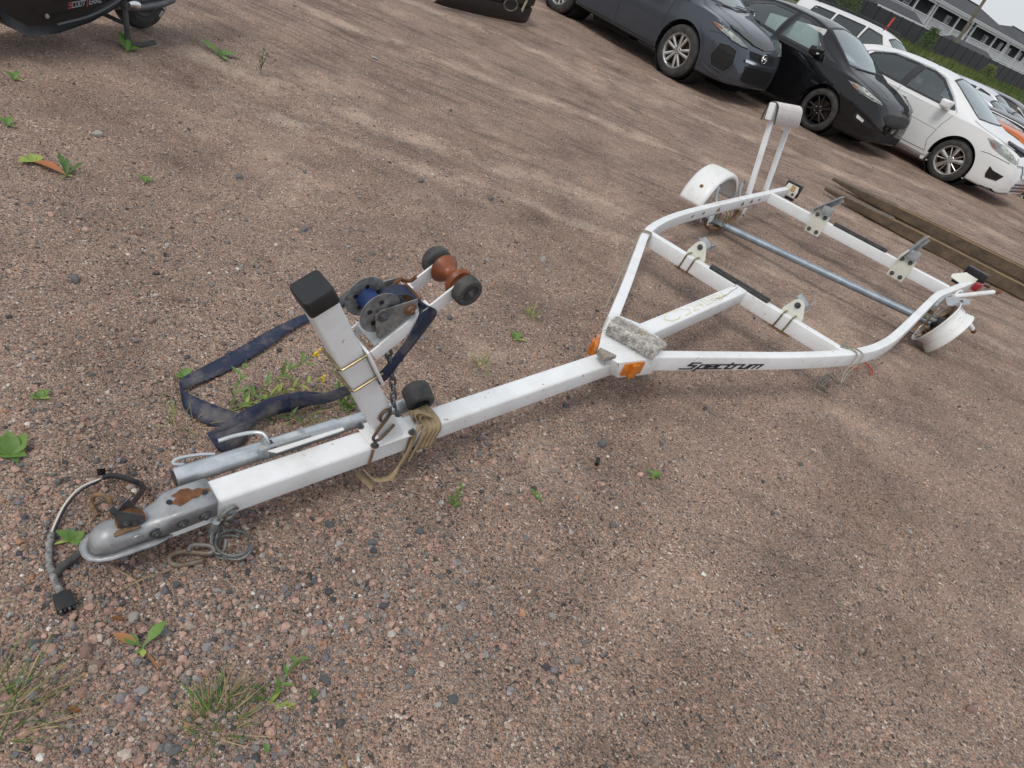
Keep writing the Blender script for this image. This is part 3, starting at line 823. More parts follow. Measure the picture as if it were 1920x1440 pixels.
# ---- bunk brackets
def bunk_front(v):
    s0 = .052
    pl = [F(s0, v-.068, -.090), F(s0, v+.068, -.090), F(s0, v+.060, .015), F(s0, v+.030, .080), F(s0, v+.012, .094), F(s0, v-.012, .094), F(s0, v-.030, .080), F(s0, v-.060, .015)]
    o = P(MB().prism(pl, FD*.006), 'bunk_bracket', CREAM, bevel=.001)
    for dv in (-.032, .024):
        z0 = -.092
        P(MB().tube(smooth_path([F(-.006, v+dv-.012, z0), F(-.006, v+dv-.004, -.04), F(-.006, v+dv, .0), F(.008, v+dv, .007), F(.046, v+dv, .007), F(.062, v+dv, .004)], 4), .0048, 7), 'u_bolt', BRASS, o)
    P(MB().box(F(.015, v-.005, -.092), FN, FD, FZ, .062, .026, .003), 'clamp_plate', RUST_PALE, o)
    bolt(o, F(s0-.001, v, .062), -FD, .0115, .010)
    # angle iron swivel on top
    tl = FZ*.9+FN*(.35 if v < 0 else -.25)
    P(MB().box(F(.105, v+.004, .075), FD, FN-FZ*.55, tl, .045, .042, .0025), 'swivel_angle', GALV, o)
    P(MB().box(F(.105, v+.040, .072), FD, FN*.5+FZ, FN-FZ*.4, .045, .030, .0025), 'swivel_angle', GALV, o)
for v in (-.335, .300): bunk_front(v)
def bunk_rear(v, lean):
    s0 = 2.252
    pl = [F(s0, v-.062, -.135), F(s0, v+.062, -.135), F(s0, v+.070, -.02), F(s0, v+.064, .055), F(s0, v+.035, .100), F(s0, v-.035, .100), F(s0, v-.060, .045), F(s0, v-.066, -.02)]
    o = P(MB().prism(pl, FD*.007), 'bunk_bracket', CREAM, bevel=.001)
    for dv, z in ((-.033, .022), (.033, .022), (-.033, -.105), (.033, -.105)):
        bolt(o, F(s0-.001, v+dv, z), -FD, .0115, .010)
    P(MB().box(F(s0-.012, v+.022, .082), FN, FD, FZ, .040, .018, .034), 'swivel_block', GALV, o, bevel=.003)
    sd_ = (FN*math.cos(lean)+FZ*math.sin(lean)).normalized(); up = sd_.cross(FD).normalized(); up = up if up.z > 0 else -up
    P(MB().box(F(s0+.012, v-.01, .128), sd_, FD, up, .118, .050, .003), 'swivel_angle', GALV, o)
    P(MB().box(F(s0+.055, v-.01, .108), sd_, up, FD, .118, .026, .003), 'swivel_angle', GALV, o)
bunk_rear(-.330, R_(50)); bunk_rear(.395, R_(72))

# ---- axle, springs
AX1 = FP(1712.6, 590, -.148); AX0 = FP(1331, 411, -.20); AX1 = AX1+(AX1-AX0)*.075; AX0 = AX0+(AX0-AX1)*.09
AXD = (AX1-AX0).normalized()
axle = P(MB().tube([AX0, AX1], .0265, 20), 'axle', GALV_TUBE)
def spring(sc, v, drop):
    pts = [F(sc-.30, v, -.085-.03), F(sc-.20, v, -.135-drop), F(sc, v, -.160-drop), F(sc+.20, v, -.135-drop), F(sc+.30, v, -.112)]
    o = P(MB().sweep(smooth_path(pts, 6), rrect(.022, .006, .002, 1), up=FZ), 'leaf_spring', RUST_PALE)
    pts2 = [F(sc-.18, v, -.152-drop), F(sc, v, -.172-drop), F(sc+.18, v, -.152-drop)]
    P(MB().sweep(smooth_path(pts2, 6), rrect(.022, .005, .002, 1), up=FZ), 'second_leaf', RUST, o)
    for s in (sc-.30, sc+.30):
        for dv in (-.030, .030):
            P(MB().prism([F(s-.035, v+dv, -.074), F(s+.035, v+dv, -.074), F(s+.020, v+dv, -.150), F(s-.014, v+dv, -.150)], FN*.004), 'hanger', WHITE_OLD, o)
        P(MB().cyl(F(s, v-.045, -.128), F(s, v+.045, -.128), .009, 8), 'hanger_bolt', DULL, o)
    for ds in (-.032, .032):
        ax = F(sc+ds, v, -.10)
        P(MB().tube(smooth_path([F(sc+ds, v-.036, -.185), F(sc+ds, v-.036, -.10), F(sc+ds, v-.020, -.076), F(sc+ds, v+.020, -.076), F(sc+ds, v+.036, -.10), F(sc+ds, v+.036, -.185)], 4), .0055, 7), 'u_bolt', BRASS, o)
    P(MB().box(F(sc, v, -.180), FD, FN, FZ, .055, .045, .004), 'spring_plate', GALV, o)
    return o
spring(1.44, -.785, .055)
spring(1.58, .760, .02)
# ---- bare white wheel rim on the right hub
HUB = AX1+AXD*.085
RAX = (AXD-Vector((0, 0, .36))).normalized()
RIMR = max(.14, (HUB.z-gz(HUB)-.012)/.985)
def rim():
    r = RIMR
    pr = [(-.062, r-.010), (-.070, r), (-.064, r+.002), (-.056, r-.008), (-.046, r-.022), (-.02, r-.026), (.008, r-.026), (.016, r-.014), (.034, r-.010), (.040, r-.006), (.052, r), (.058, r-.002), (.052, r-.014), (.040, r-.020), (.020, r-.036), (-.02, r-.036), (-.044, r-.034), (-.056, r-.020), (-.062, r-.010)]
    o = P(MB().lathe(HUB, RAX, pr, 44), 'wheel_rim', WHITE_OLD, smooth=50)
    P(MB().lathe(HUB, RAX, [(.022, .050), (.030, .085), (.026, r-.05), (.016, r-.044), (.012, r-.050), (.020, .085), (.014, .05)], 36), 'wheel_disc', M('tan_dirty_disc', (.40, .33, .24), .8, 0, col2=(.22, .14, .08), vscale=20, bump=.3), o, smooth=50)
    P(MB().lathe(HUB, RAX, [(-.075, 0), (-.075, .040), (-.045, .066), (.02, .072), (.045, .040), (.066, .034), (.070, 0)], 20), 'hub', M('greasy_black_hub', (.02, .02, .022), .3, .2, var=.5, vscale=40), o)
    P(MB().lathe(HUB, RAX, [(-.070, r-.026), (-.050, r-.046), (-.02, r-.050), (.016, r-.050)], 44), 'rusty_barrel', M('rust_stained_barrel', (.44, .36, .26), .85, 0, col2=(.17, .09, .05), vscale=14, bump=.4), o, smooth=50)
    for k in range(8):
        a = k*.8+.3
        d = RAX.orthogonal().normalized(); e = RAX.cross(d)
        c = HUB+(d*math.cos(a)+e*math.sin(a))*(r-.052)
        P(MB().box(c-RAX*.030, d*math.cos(a+1.57)+e*math.sin(a+1.57), RAX, d, .012+.012*(k % 3), .012, .002), 'rust_flake', RUST, o)
    return o
rim()
# brake linkage bits at the right spring
P(MB().box(AX1-AXD*.02+Vector((0, 0, .03)), AXD, FD, FZ, .045, .03, .010), 'spring_clamp', GALV, bevel=.004)
P(MB().tube(smooth_path([AX1-AXD*.03+FZ*.04, AX1+FZ*.05, AX1+AXD*.04+FZ*.02, AX1+AXD*.06-FZ*.02], 4), .006, 6), 'brake_line', DULL)
# ---- bent fender stay and snapped guide posts at the right rear
st = P(MB().prism([FP(1771, 557, -.02), FP(1776, 574, -.02), FP(1817, 572, -.02), FP(1820, 562, -.02)], FZ*.004), 'fender_stay', GALV, bevel=.001)
bolt(st, FP(1803, 565, -.015), FZ, .010, .006, RUST_PALE)
P(MB().tube(smooth_path([FP(1752, 575, -.03), FP(1760, 566, -.02), FP(1770, 557, -.02), FP(1782, 553, -.02)], 5), .012, 8), 'crumpled_bracket', GALV)
q0, q1, q2 = FP(1787, 556, -.02), FP(1862, 548, .0), FP(1874, 546.5, .003)
g1 = P(MB().tube([q0, q1], .0185, 12), 'bent_guide_post', WHITE_OLD)
P(MB().tube([q1, q2], .0188, 12), 'rusty_end', RUST, g1)
P(MB().tube(smooth_path([FP(1790, 556, -.02), FP(1795, 548, .0), FP(1803, 545, .02), FP(1804, 550, .0)], 4), .007, 6), 'guide_post_clip', WHITE_OLD, g1)
q0, q1 = FP(1794, 570, -.05), G(1826, 622, .12)
g2 = P(MB().tube([q0, q0.lerp(q1, .9)], .0185, 12), 'bent_guide_post', WHITE_OLD)
P(MB().tube([q0.lerp(q1, .9), q1], .0188, 12), 'rusty_end', RUST, g2)

# ---- left fender and guide post
def fender():
    c = F(1.50, -.985, -.150); r0 = .305; hw = .10
    ax = FN
    prof = [(-hw, r0-.030), (-hw, r0-.008), (-hw+.010, r0+.002), (-hw*.6, r0+.006), (0, r0+.007), (hw*.6, r0+.006), (hw-.010, r0+.002), (hw, r0-.008), (hw, r0-.030)]
    # angle measured from forward (-FD) over the top
    a = -FD; b_ = MB()
    b_.lathe(c, FN, prof, 40, (R_(192), R_(348)), ref=-FD)
    o = P(b_, 'fender', WHITE_OLD, smooth=50, solid=.003)
    return o, c
fend, fc_ = fender()
for s, z in ((1.33, .0), (1.76, .0)):
    P(MB().tube(smooth_path([F(s, -.815, -.035), F(s, -.85, -.02), F(s, -.872, .03), F(s+.01, -.882, .09)], 4), .012, 7), 'fender_bracket', GALV, fend)
    bolt(fend, F(s+.01, -.878, .085), FN, .010, .008)
dv_ = (-FD*math.cos(R_(38))+FZ*math.sin(R_(38)))
bolt(fend, fc_+dv_*.312+FN*.01, dv_, .010, .004, RUST_PALE)
# guide posts with carpet pad: their feet at the rail, tops read off the photo at their own distance
GPs = []
for (s, v), (px, py) in (((1.92, -.845), (1448, 220)), ((2.29, -.850), (1482, 225))):
    b0 = F(s, v, -.02)
    r = ray(px, py)
    # upright plane across the trailer through the foot
    t = (b0-CAM).dot(FD)/r.dot(FD)
    top = CAM+r*t
    GPs.append((b0, top))
gp_h = [b for b in GPs]
for b0, top in GPs:
    P(MB().box((b0+top)/2, top-b0, FD, (top-b0).cross(FD), (top-b0).length/2, .008, .022), 'guide_post', WHITE, bevel=.004)
    P(MB().box(b0+FN*.012-FZ*.01, FD, FN, FZ, .03, .014, .022), 'post_clamp', GALV)
pdir = (GPs[1][1]-GPs[0][1]).normalized(); pup = (GPs[0][1]-GPs[0][0]).normalized(); pup = (pup-pdir*pup.dot(pdir)).normalized(); pnm = pdir.cross(pup)
pc = (GPs[0][1]+GPs[1][1])/2
plen = (GPs[1][1]-GPs[0][1]).length/2+.06
pad = P(MB().box(pc+pup*.040, pdir, pnm, pup, plen+.022, .024, .062), 'guide_board', WHITE, bevel=.010)
prof = []
shell = []
for k in range(13):
    a = R_(-10+200*k/12)
    shell.append((.052*math.cos(a), .040+.066*math.sin(a)))
shell = [(.058, -.045)]+[(.044*math.cos(R_(15*k))+.004, .062+.046*math.sin(R_(15*k))) for k in range(13)]+[(-.058, -.030)]
nb = MB(); nS = 34; vs = []; 
for i in range(nS+1):
    x = -plen+(2*plen)*i/nS
    for j, (a, b_) in enumerate(shell):
        wob = .0025*math.sin(i*2.1+j*1.7)
        vs.append(pc+pdir*x+pnm*(a+wob)+pup*(b_+wob))
m_ = len(shell)
nb.add(vs, [(i*m_+j, i*m_+j+1, (i+1)*m_+j+1, (i+1)*m_+j) for i in range(nS) for j in range(m_-1)])
P(nb, 'carpet_pad', CARPET_W, pad, smooth=60, solid=.008)
for e in (-1, 1):
    P(MB().tube([pc+pdir*e*plen+pnm*a+pup*b_ for a, b_ in shell], .0055, 6), 'carpet_edge', BLACKR if e < 0 else CARPET_W, pad)

# ---- tail lights
def tail(s, v, mirror):
    o = P(MB().prism([F(s, v-.055, -.055), F(s, v+.055, -.055), F(s, v+.062, .0), F(s, v+.05, .045), F(s, v-.05, .045), F(s, v-.062, .0)], FD*.006), 'light_bracket', CREAM, bevel=.001)
    P(MB().box(F(s+.035, v, .004), FD, FN, FZ, .028, .070, .058), 'tail_light', BLACKP, o, bevel=.008)
    P(MB().box(F(s+.066, v, .0), FD, FN, FZ, .006, .060, .048), 'lens', REDL, o, bevel=.004)
    for dv in (-.03, .03): bolt(o, F(s-.001, v+dv, -.03), -FD, .008, .006)
    P(MB().box(F(s-.004, v-.010*mirror, .018), FN, FD, FZ, .020, .001, .024), 'rust_stain', M('rust_stain', (.40, .22, .06), .8, 0, col2=(.55, .42, .22), vscale=60), o)
    P(MB().box(F(s+.02, v, -.075), FN, FD, FZ, .055, .02, .010), 'lamp_foot', BLACKP, o, bevel=.003)
tail(2.70, -.775, -1)
o_ = P(MB().prism([FP(1783, 518, .03), FP(1786, 513, .04), FP(1812, 510.5, .05), FP(1834, 524, .02), FP(1828, 528, .0), FP(1800, 530, .0)], -FZ*.006), 'light_bracket', CREAM, bevel=.001)
P(MB().box(FP(1826, 520, .01)+FD*.05, FD+FN*.2, FN-FD*.2, FZ, .030, .085, .055), 'tail_light', BLACKP, o_, bevel=.008)
P(MB().box(FP(1832, 538, -.02), FD+FN*.3, FN-FD*.3, FZ, .034, .022, .034), 'lens', REDL, o_, bevel=.006)
P(MB().box(FP(1797, 530, -.02), FD, FN, FZ, .02, .05, .012), 'lamp_foot', BLACKP, o_, bevel=.004)

# ---- frayed carpet bumper lying across the yoke: thousands of short tufts, one part
def frayed():
    a = FP(1146, 616, .02); c = FP(1232, 665, .02); a = a-(c-a)*.02; d = (c-a); L_ = d.length; d.normalize()
    sd_ = FZ.cross(d).normalized()
    core = P(MB().sweep([a, a+d*L_*.5+FZ*.004, c], rrect(.052, .030, .022, 4, .016), up=FZ), 'carpet_bumper', CARPET, smooth=60)
    rg = random.Random(4); b = MB()
    for k in range(5200):
        t = rg.random(); ang = rg.uniform(-20, 200); an = R_(ang)
        base = a+d*L_*t+sd_*.053*math.cos(an)+FZ*(.016+.031*math.sin(an)+.004*math.sin(t*3.1))
        if rg.random() < .1: base += d*rg.uniform(-.012, .012)
        nrm = (sd_*math.cos(an)+FZ*math.sin(an)*.8+Vector((rg.gauss(0, .6), rg.gauss(0, .6), rg.gauss(0, .35)))).normalized()
        h = rg.uniform(.010, .026); wv = nrm.orthogonal().normalized()*rg.uniform(.0012, .0022)
        e = base+nrm*h+Vector((0, 0, -.25*h))
        b.add([base-wv, base+wv, e], [(0, 1, 2)])
    t_ = P(b, 'tufts', M('grey_white_tufts', (.74, .72, .68), .95, 0, col2=(.36, .33, .30), vscale=38), core)
    t_['kind'] = 'stuff'
    P(MB().prism([a+d*L_*.50+FZ*.050-sd_*.012, a+d*L_*.60+FZ*.052-sd_*.02, a+d*L_*.63+FZ*.051+sd_*.006, a+d*L_*.56+FZ*.053+sd_*.012, a+d*L_*.49+FZ*.051+sd_*.01], FZ*.004), 'worn_backing', WEBTAN, core)
frayed()

# ---- lettering on the right rail and the marker scrawl on the middle beam
def strokes(lines, thick, place, d=.0006, lift=.0012):
    """flat print: polylines in letter units -> quads on a surface"""
    b = MB()
    for ln in lines:
        for (x0, y0), (x1, y1) in zip(ln[:-1], ln[1:]):
            dx, dy = x1-x0, y1-y0; L_ = math.hypot(dx, dy) or 1
            ex, ey = dx/L_*thick*.5, dy/L_*thick*.5
            nx_, ny_ = -dy/L_*thick*.5, dx/L_*thick*.5
            q = [(x0-ex+nx_, y0-ey+ny_), (x0-ex-nx_, y0-ey-ny_), (x1+ex-nx_, y1+ey-ny_), (x1+ex+nx_, y1+ey+ny_)]
            b.add([place(x, y) for x, y in q], [(0, 1, 2, 3)])
    return b
# square italic letters, x in letter widths (1 each), y 0..1
SP = {'S': [[(1.0, 1.25), (.1, 1.25), (.1, .68), (.95, .68), (.95, 0), (-.35, 0)]],
      'p': [[(.05, -.45), (.05, .85), (.8, .85), (.8, 0), (.05, 0)]],
      'e': [[(.85, 0), (.05, 0), (.05, .85), (.8, .85), (.8, .42), (.05, .42)]],
      'c': [[(.85, 0), (.05, 0), (.05, .85), (.85, .85)]],
      't': [[(.25, 1.2), (.25, 0), (.8, 0)], [(-.05, .85), (.8, .85)]],
      'r': [[(.05, 0), (.05, .85), (.75, .85)]],
      'u': [[(.05, .85), (.05, 0), (.8, 0), (.8, .85)]],
      'm': [[(.05, 0), (.05, .85), (1.35, .85), (1.35, 0)], [(.7, .85), (.7, 0)]]}
def rail_face(x, y):
    """x metres along the outer right rail face from the word's start, y metres up"""
    s0, s1 = -1.0, -.30
    pa, pb = Vector((-.80, .305)), Vector((-.45, .462))
    dr = (pb-pa).normalized(); nm = Vector((-dr.y, dr.x))
    nm = nm if nm.y > 0 else -nm
    p = pa+dr*(x-.235)+nm*.0272
    return F(p.x, p.y, -.062+y)
lines = []; cx = 0.
for chx in 'Spectrum':
    wv = {'S': 1.5, 'm': 1.6, 't': 1.0, 'r': .95}.get(chx, 1.08)
    lines += [[(cx+x+.55*y, y) for x, y in ln] for ln in SP[chx]]; cx += wv
K = .0385
wx = .47/cx
b = strokes([[(x, y) for x, y in ln] for ln in lines], .26, lambda x, y: rail_face(x*wx, y*.026))
P(b, 'lettering', INKM, rails['R'], smooth=None)
def beam_top(x, y): return F(-.86+x, -y, .0055)
sc_ = [[(.16, .02), (.10, .03), (.03, .022), (.0, .0), (.03, -.022), (.10, -.026), (.13, -.012)], [(.17, .028), (.24, .0), (.22, -.022), (.16, -.026)],
       [(.26, .022), (.30, .022), (.30, -.004), (.26, -.02), (.31, -.02)], [(.34, .022), (.33, .0), (.38, .0)], [(.37, .024), (.36, -.022)], [(.41, .022), (.45, .02), (.45, -.018), (.41, -.02), (.41, .022)],
       [(.48, -.02), (.485, .022), (.52, .018), (.52, .004), (.485, .0), (.525, -.02)], [(.55, .02), (.59, .018), (.59, -.02), (.55, -.018), (.55, .02)], [(.55, .0), (.59, .0)], [(.635, -.022), (.64, .024), (.615, -.006), (.655, -.004)]]
P(strokes(sc_, .0042, beam_top), 'marker_scrawl', YELM, smooth=None)
crk = [[(.52, -.005), (.60, -.012), (.68, -.008), (.74, .002), (.80, .004), (.84, .012)], [(.80, .03), (.825, .022), (.85, .026)]]
P(strokes(crk, .0028, beam_top), 'paint_crack', RUST, smooth=None)

# ---- coiled breakaway cable, bolted to the tongue
CB = T(-.02, .045, -.055)
cab = P(MB().lathe(T(.035, .0405, -.052), TN, [(0, 0), (0, .017), (.004, .017), (.004, .011), (.012, .011), (.014, .006), (.014, 0)], 16), 'safety_cable', GALV)
def cable(pts, r=.0042): return P(MB().tube(smooth_path(pts, 6), r, 8), 'cable', CABLEM, cab)
g_ = GU
cable([T(.052, .05, -.045), T(.040, .052, -.030), T(.02, .054, -.034), T(.0, .056, -.055), g_(402, 985, .05), g_(392, 1010, .03)])
cable([T(.050, .052, -.060), T(.02, .062, -.058), g_(412, 985, .05), g_(404, 1012, .025), g_(398, 1030, .012)])
for k, (cx_, cy_, rx, ry, hz_) in enumerate(((437, 1018, 33, 24, .030), (441, 1022, 31, 27, .022), (430, 1026, 36, 22, .014), (410, 1012, 14, 26, .040))):
    cable([g_(cx_+rx*math.cos(a), cy_+ry*math.sin(a), hz_+.012*math.sin(a+k)) for a in [2*math.pi*i/12 for i in range(11+k % 2)]])
P(MB().tube([T(-.005, .056, -.058), g_(398, 995, .045)], .010, 10), 'ferrule', GALV, cab)
P(MB().tube(smooth_path([g_(378, 1052, .012), g_(335, 1060, .012), g_(318, 1052, .014), g_(322, 1040, .018), g_(345, 1034, .020), g_(390, 1038, .022), g_(402, 1030, .028)], 5), .0068, 9), 'cable_hook', M('rust_flecked_hook', (.26, .24, .21), .5, .5, col2=(.20, .11, .06), vscale=40), cab)
P(MB().tube(smooth_path([g_(352, 1034, .03), g_(362, 1022, .034), g_(395, 1024, .036), g_(402, 1036, .03)], 5), .0055, 8), 'cable_hook', M('worn_hook', (.22, .21, .19), .5, .5), cab)

# ---- wiring harness
har = P(MB().tube(smooth_path([g_(158, 1030, .03), g_(140, 1045, .02), g_(118, 1062, .014), g_(104, 1078, .014)], 6), .0095, 9), 'wiring_harness', BLACKR)
P(MB().tube(smooth_path([T(-.17, -.06, -.03), g_(268, 915, .035), g_(245, 900, .04), g_(215, 892, .035), g_(192, 895, .03)], 6), .0075, 8), 'taped_loom', BLACKP, har)
P(MB().tube(smooth_path([g_(188, 898, .03), g_(150, 915, .028), g_(122, 945, .022), g_(104, 980, .016), g_(94, 1005, .012)], 6), .0028, 6), 'white_wire', M('white_wire', (.62, .60, .54), .6), har)
P(MB().tube(smooth_path([g_(190, 900, .030), g_(153, 919, .026), g_(126, 948, .020), g_(108, 982, .014), g_(98, 1005, .012)], 6), .003, 6), 'black_wire', BLACKP, har)
P(MB().tube(smooth_path([g_(97, 1000, .012), g_(92, 1030, .012), g_(92, 1055, .012), g_(100, 1080, .013), g_(108, 1100, .014), g_(115, 1112, .016)], 6), .009, 9, scales=[.8+.25*math.sin(i*1.3)**2 for i in range(31)]), 'frayed_sleeve', M('frayed_grey_sleeve', (.10, .10, .10), .9, 0, col2=(.33, .32, .30), vscale=60, bump=.6), har)
P(MB().box(g_(190, 885, .035), ray(190, 885).cross(Vector((0, 0, 1))), Vector((0, 0, 1)), ray(190, 885), .010, .014, .006), 'tape_flag', BLACKP, har, bevel=.002)
pc0 = g_(117, 1118, .012); pc1 = g_(124, 1138, .010); pd = (pc1-pc0).normalized(); ps = pd.cross(Vector((0, 0, 1))).normalized()
P(MB().box((pc0+pc1)/2, pd, ps, Vector((0, 0, 1)), .022, .019, .010), 'plug', BLACKP, har, bevel=.004)
for k in range(4):
    P(MB().box(pc1+ps*(-.0135+.009*k)+pd*.003, pd, ps, Vector((0, 0, 1)), .010, .0025, .007), 'plug_prong', DULL if k % 2 else BLACKP, har)

# ------------------------------------------------------------------ soft goods: things of their own
def ribbon(pairs, name, mat, loc, label, cat, sub=6, solid=.0014):
    A_ = smooth_path([p[0] for p in pairs], sub); B_ = smooth_path([p[1] for p in pairs], sub)
    b = MB(); n = len(A_); vs = []
    for i in range(n): vs += [A_[i], A_[i].lerp(B_[i], .33), A_[i].lerp(B_[i], .67), B_[i]]
    b.add(vs, [(i*4+j, i*4+j+1, i*4+4+j+1, i*4+4+j) for i in range(n-1) for j in range(3)])
    o = b.build(name, mat, None, loc, 28, solid=solid)
    return prop(o, label=label, cat=cat)
def e2(p, q, za=.012, zb=.012): return (GU(p[0], p[1], za), GU(q[0], q[1], zb))
pairs = [
    (T(.385, -.020, .540), T(.385, .024, .540)), (T(.43, -.012, .553), T(.43, .034, .552)), (T(.462, .0, .540), T(.470, .056, .528)),
    (T(.470, .050, .505), T(.520, .062, .500)), (T(.455, .056, .44), T(.500, .060, .44)), (T(.430, .050, .37), T(.452, .062, .36)),
    (T(.400, .030, .29), T(.425, .040, .265)), (T(.375, -.03, .22), T(.385, -.025, .185)), (T(.32, -.075, .165), T(.335, -.075, .12)),
    (T(.255, -.125, .135), T(.265, -.125, .10)),
    e2((612, 738), (622, 750), .09, .07), e2((575, 731), (592, 760), .10, .05), e2((545, 733), (560, 772), .10, .03), e2((505, 742), (520, 782), .095, .03), e2((462, 762), (487, 796), .085, .035),
    e2((425, 790), (462, 812), .07, .035), e2((402, 806), (428, 826), .065, .02), e2((390, 810), (412, 840), .06, .012), e2((387, 813), (410, 846), .055, .010), e2((398, 813), (418, 848), .055, .008), e2((418, 808), (430, 847), .057, .008), e2((440, 799), (446, 842), .06, .009), e2((458, 788), (459, 830), .063, .012), e2((464, 780), (464, 818), .063, .014), e2((456, 776), (454, 806), .055, .014),
    e2((440, 772), (436, 806), .05, .014), e2((400, 758), (392, 798), .05, .014), e2((362, 742), (358, 780), .05, .013), e2((343, 730), (344, 762), .045, .013), e2((336, 716), (341, 738), .035, .013),
    e2((345, 698), (368, 728), .020, .013), e2((378, 680), (402, 716), .014, .013), e2((425, 655), (455, 690), .014, .013), e2((480, 625), (510, 655), .014, .013), e2((530, 600), (550, 624), .014, .013), e2((575, 582), (590, 602), .014, .013), e2((620, 563), (634, 584), .014, .013), e2((655, 538), (668, 560), .02, .02), e2((690, 520), (700, 540), .02, .02)]
def shrink(p, k):
    c = (p[0]+p[1])/2; return (c+(p[0]-c)*k, c+(p[1]-c)*k)
ng_ = len(pairs)-9
pairs = [shrink(p, .62) if i >= ng_ else (shrink(p, .80) if 10 <= i < 15 else p) for i, p in enumerate(pairs)]
ribbon(pairs, 'winch_strap', NAVY, GU(400, 760), 'dusty navy webbing strap trailing from the winch in a loop on the gravel', 'strap')

# tan tie strap knotted round the tongue behind the post
ts = empty('tie_strap', T(.66, 0, 0), label='faded tan webbing strap knotted round the tongue behind the winch post', cat='strap')
def TS(mb, name, **k): return mb.build(name, WEBTAN, ts, T(.66, 0, 0), 60, **k)
def rib(pairs, name, sub=5):
    A_ = smooth_path([p[0] for p in pairs], sub); B_ = smooth_path([p[1] for p in pairs], sub)
    vs = [];
    for i in range(len(A_)): vs += [A_[i], B_[i]]
    return TS(MB().add(vs, [(2*i, 2*i+1, 2*i+3, 2*i+2) for i in range(len(A_)-1)]), name, solid=.002)
for k, s in enumerate((.648, .664, .680, .694)):
    o = .004+.002*k; wd = .009
    loop = [(s+.012, -.042-o, -.04), (s+.006, -.040-o, .0), (s, -.03, .004+o), (s, .03, .004+o), (s-.002, .044+o, -.008), (s-.010, .045+o, -.045), (s-.016, .042+o, -.084), (s-.004, 0, -.088-o)]
    rib([(T(a-wd, b_, c), T(a+wd, b_, c+.002)) for a, b_, c in loop+loop[:1]], 'wrap')
for a, b_, c, r in ((.640, .006, .030, .018), (.655, .014, .022, .020), (.632, -.008, .020, .014)):
    pts = [T(a+r*1.1*math.cos(t), b_+.010*math.sin(2*t), c+r*.8*math.sin(t)) for t in [2*math.pi*i/10 for i in range(10)]]
    rib([(p-TN*.010+TU*.003, p+TN*.010) for p in pts+pts[:1]], 'knot')
rib([(T(.618, .030, .020), T(.636, .034, .022)), (T(.598, .044, -.005), T(.614, .046, -.004)), (T(.590, .050, -.045), T(.606, .050, -.045)), (T(.578, .052, -.09), T(.596, .054, -.09)), (T(.560, .056, -.125), T(.576, .058, -.128)), (T(.53, .062, -.142), T(.535, .08, -.142)), (T(.480, .058, -.128), T(.478, .076, -.128)), (T(.452, .04, -.10), T(.452, .058, -.10)), (T(.44, .0, -.09), T(.44, .015, -.09))], 'tail')
rib([(T(.636, .040, .012), T(.648, .044, .012)), (T(.626, .050, -.03), T(.638, .052, -.03)), (T(.612, .054, -.075), T(.622, .054, -.078)), (T(.600, .058, -.115), T(.606, .058, -.120))], 'tail')
rib([e2((664, 888), (668, 880), .05, .05), e2((680, 905), (690, 898), .03, .03), e2((698, 920), (702, 908), .012, .012)], 'tail')

# thin cord tied round the frame corners
def cord(name, runs, label, loc):
    b = MB()
    for pts in runs: b.tube(smooth_path(pts, 6), .0042, 7)
    return prop(b.build(name, ROPEM, None, loc, 60), label=label, cat='rope')
c1 = [F(.02, .60, .004), F(.06, .64, .006), F(.045, .685, .004), F(.0, .692, -.04), F(-.04, .694, -.085), F(-.10, .71, -.12)]
c2 = [F(.05, .60, .004), F(.10, .65, .006), F(.085, .705, .003), F(.04, .712, -.04), F(-.01, .705, -.085), F(-.06, .71, -.13)]
cord('rope', [c1+[GU(1552, 702, .05), GU(1530, 718, .03), GU(1527, 728, .02), GU(1536, 735, .012)],
              c2+[GU(1560, 700, .05), GU(1545, 715, .03), GU(1548, 732, .015), GU(1558, 735, .012)],
              [GU(1555, 700, .06), GU(1540, 725, .03), GU(1552, 715, .05), GU(1558, 708, .03)],
              [GU(1548, 712, .05), GU(1536, 724, .03), GU(1538, 712, .04), GU(1556, 706, .05), GU(1565, 714, .02)]],
     'thin grey cord looped over the right rail with loose ends on the gravel', GU(1545, 715))
cord('rope', [[F(-.04, -.665, .002), F(-.06, -.66, .006), F(-.035, -.63, .007), F(-.045, -.60, .004), F(-.06, -.605, -.05), F(-.10, -.62, -.08)],
              [F(-.02, -.675, .002), F(-.04, -.672, .006), F(-.015, -.64, .007), F(-.022, -.612, .004), F(-.05, -.612, -.06)],
              [F(-.05, -.663, .0), F(-.35, -.535, -.02), F(-.70, -.375, -.03), F(-1.0, -.235, -.05)]],
     'thin grey cord tied round the left rail and strung along it', F(-.04, -.65, 0))

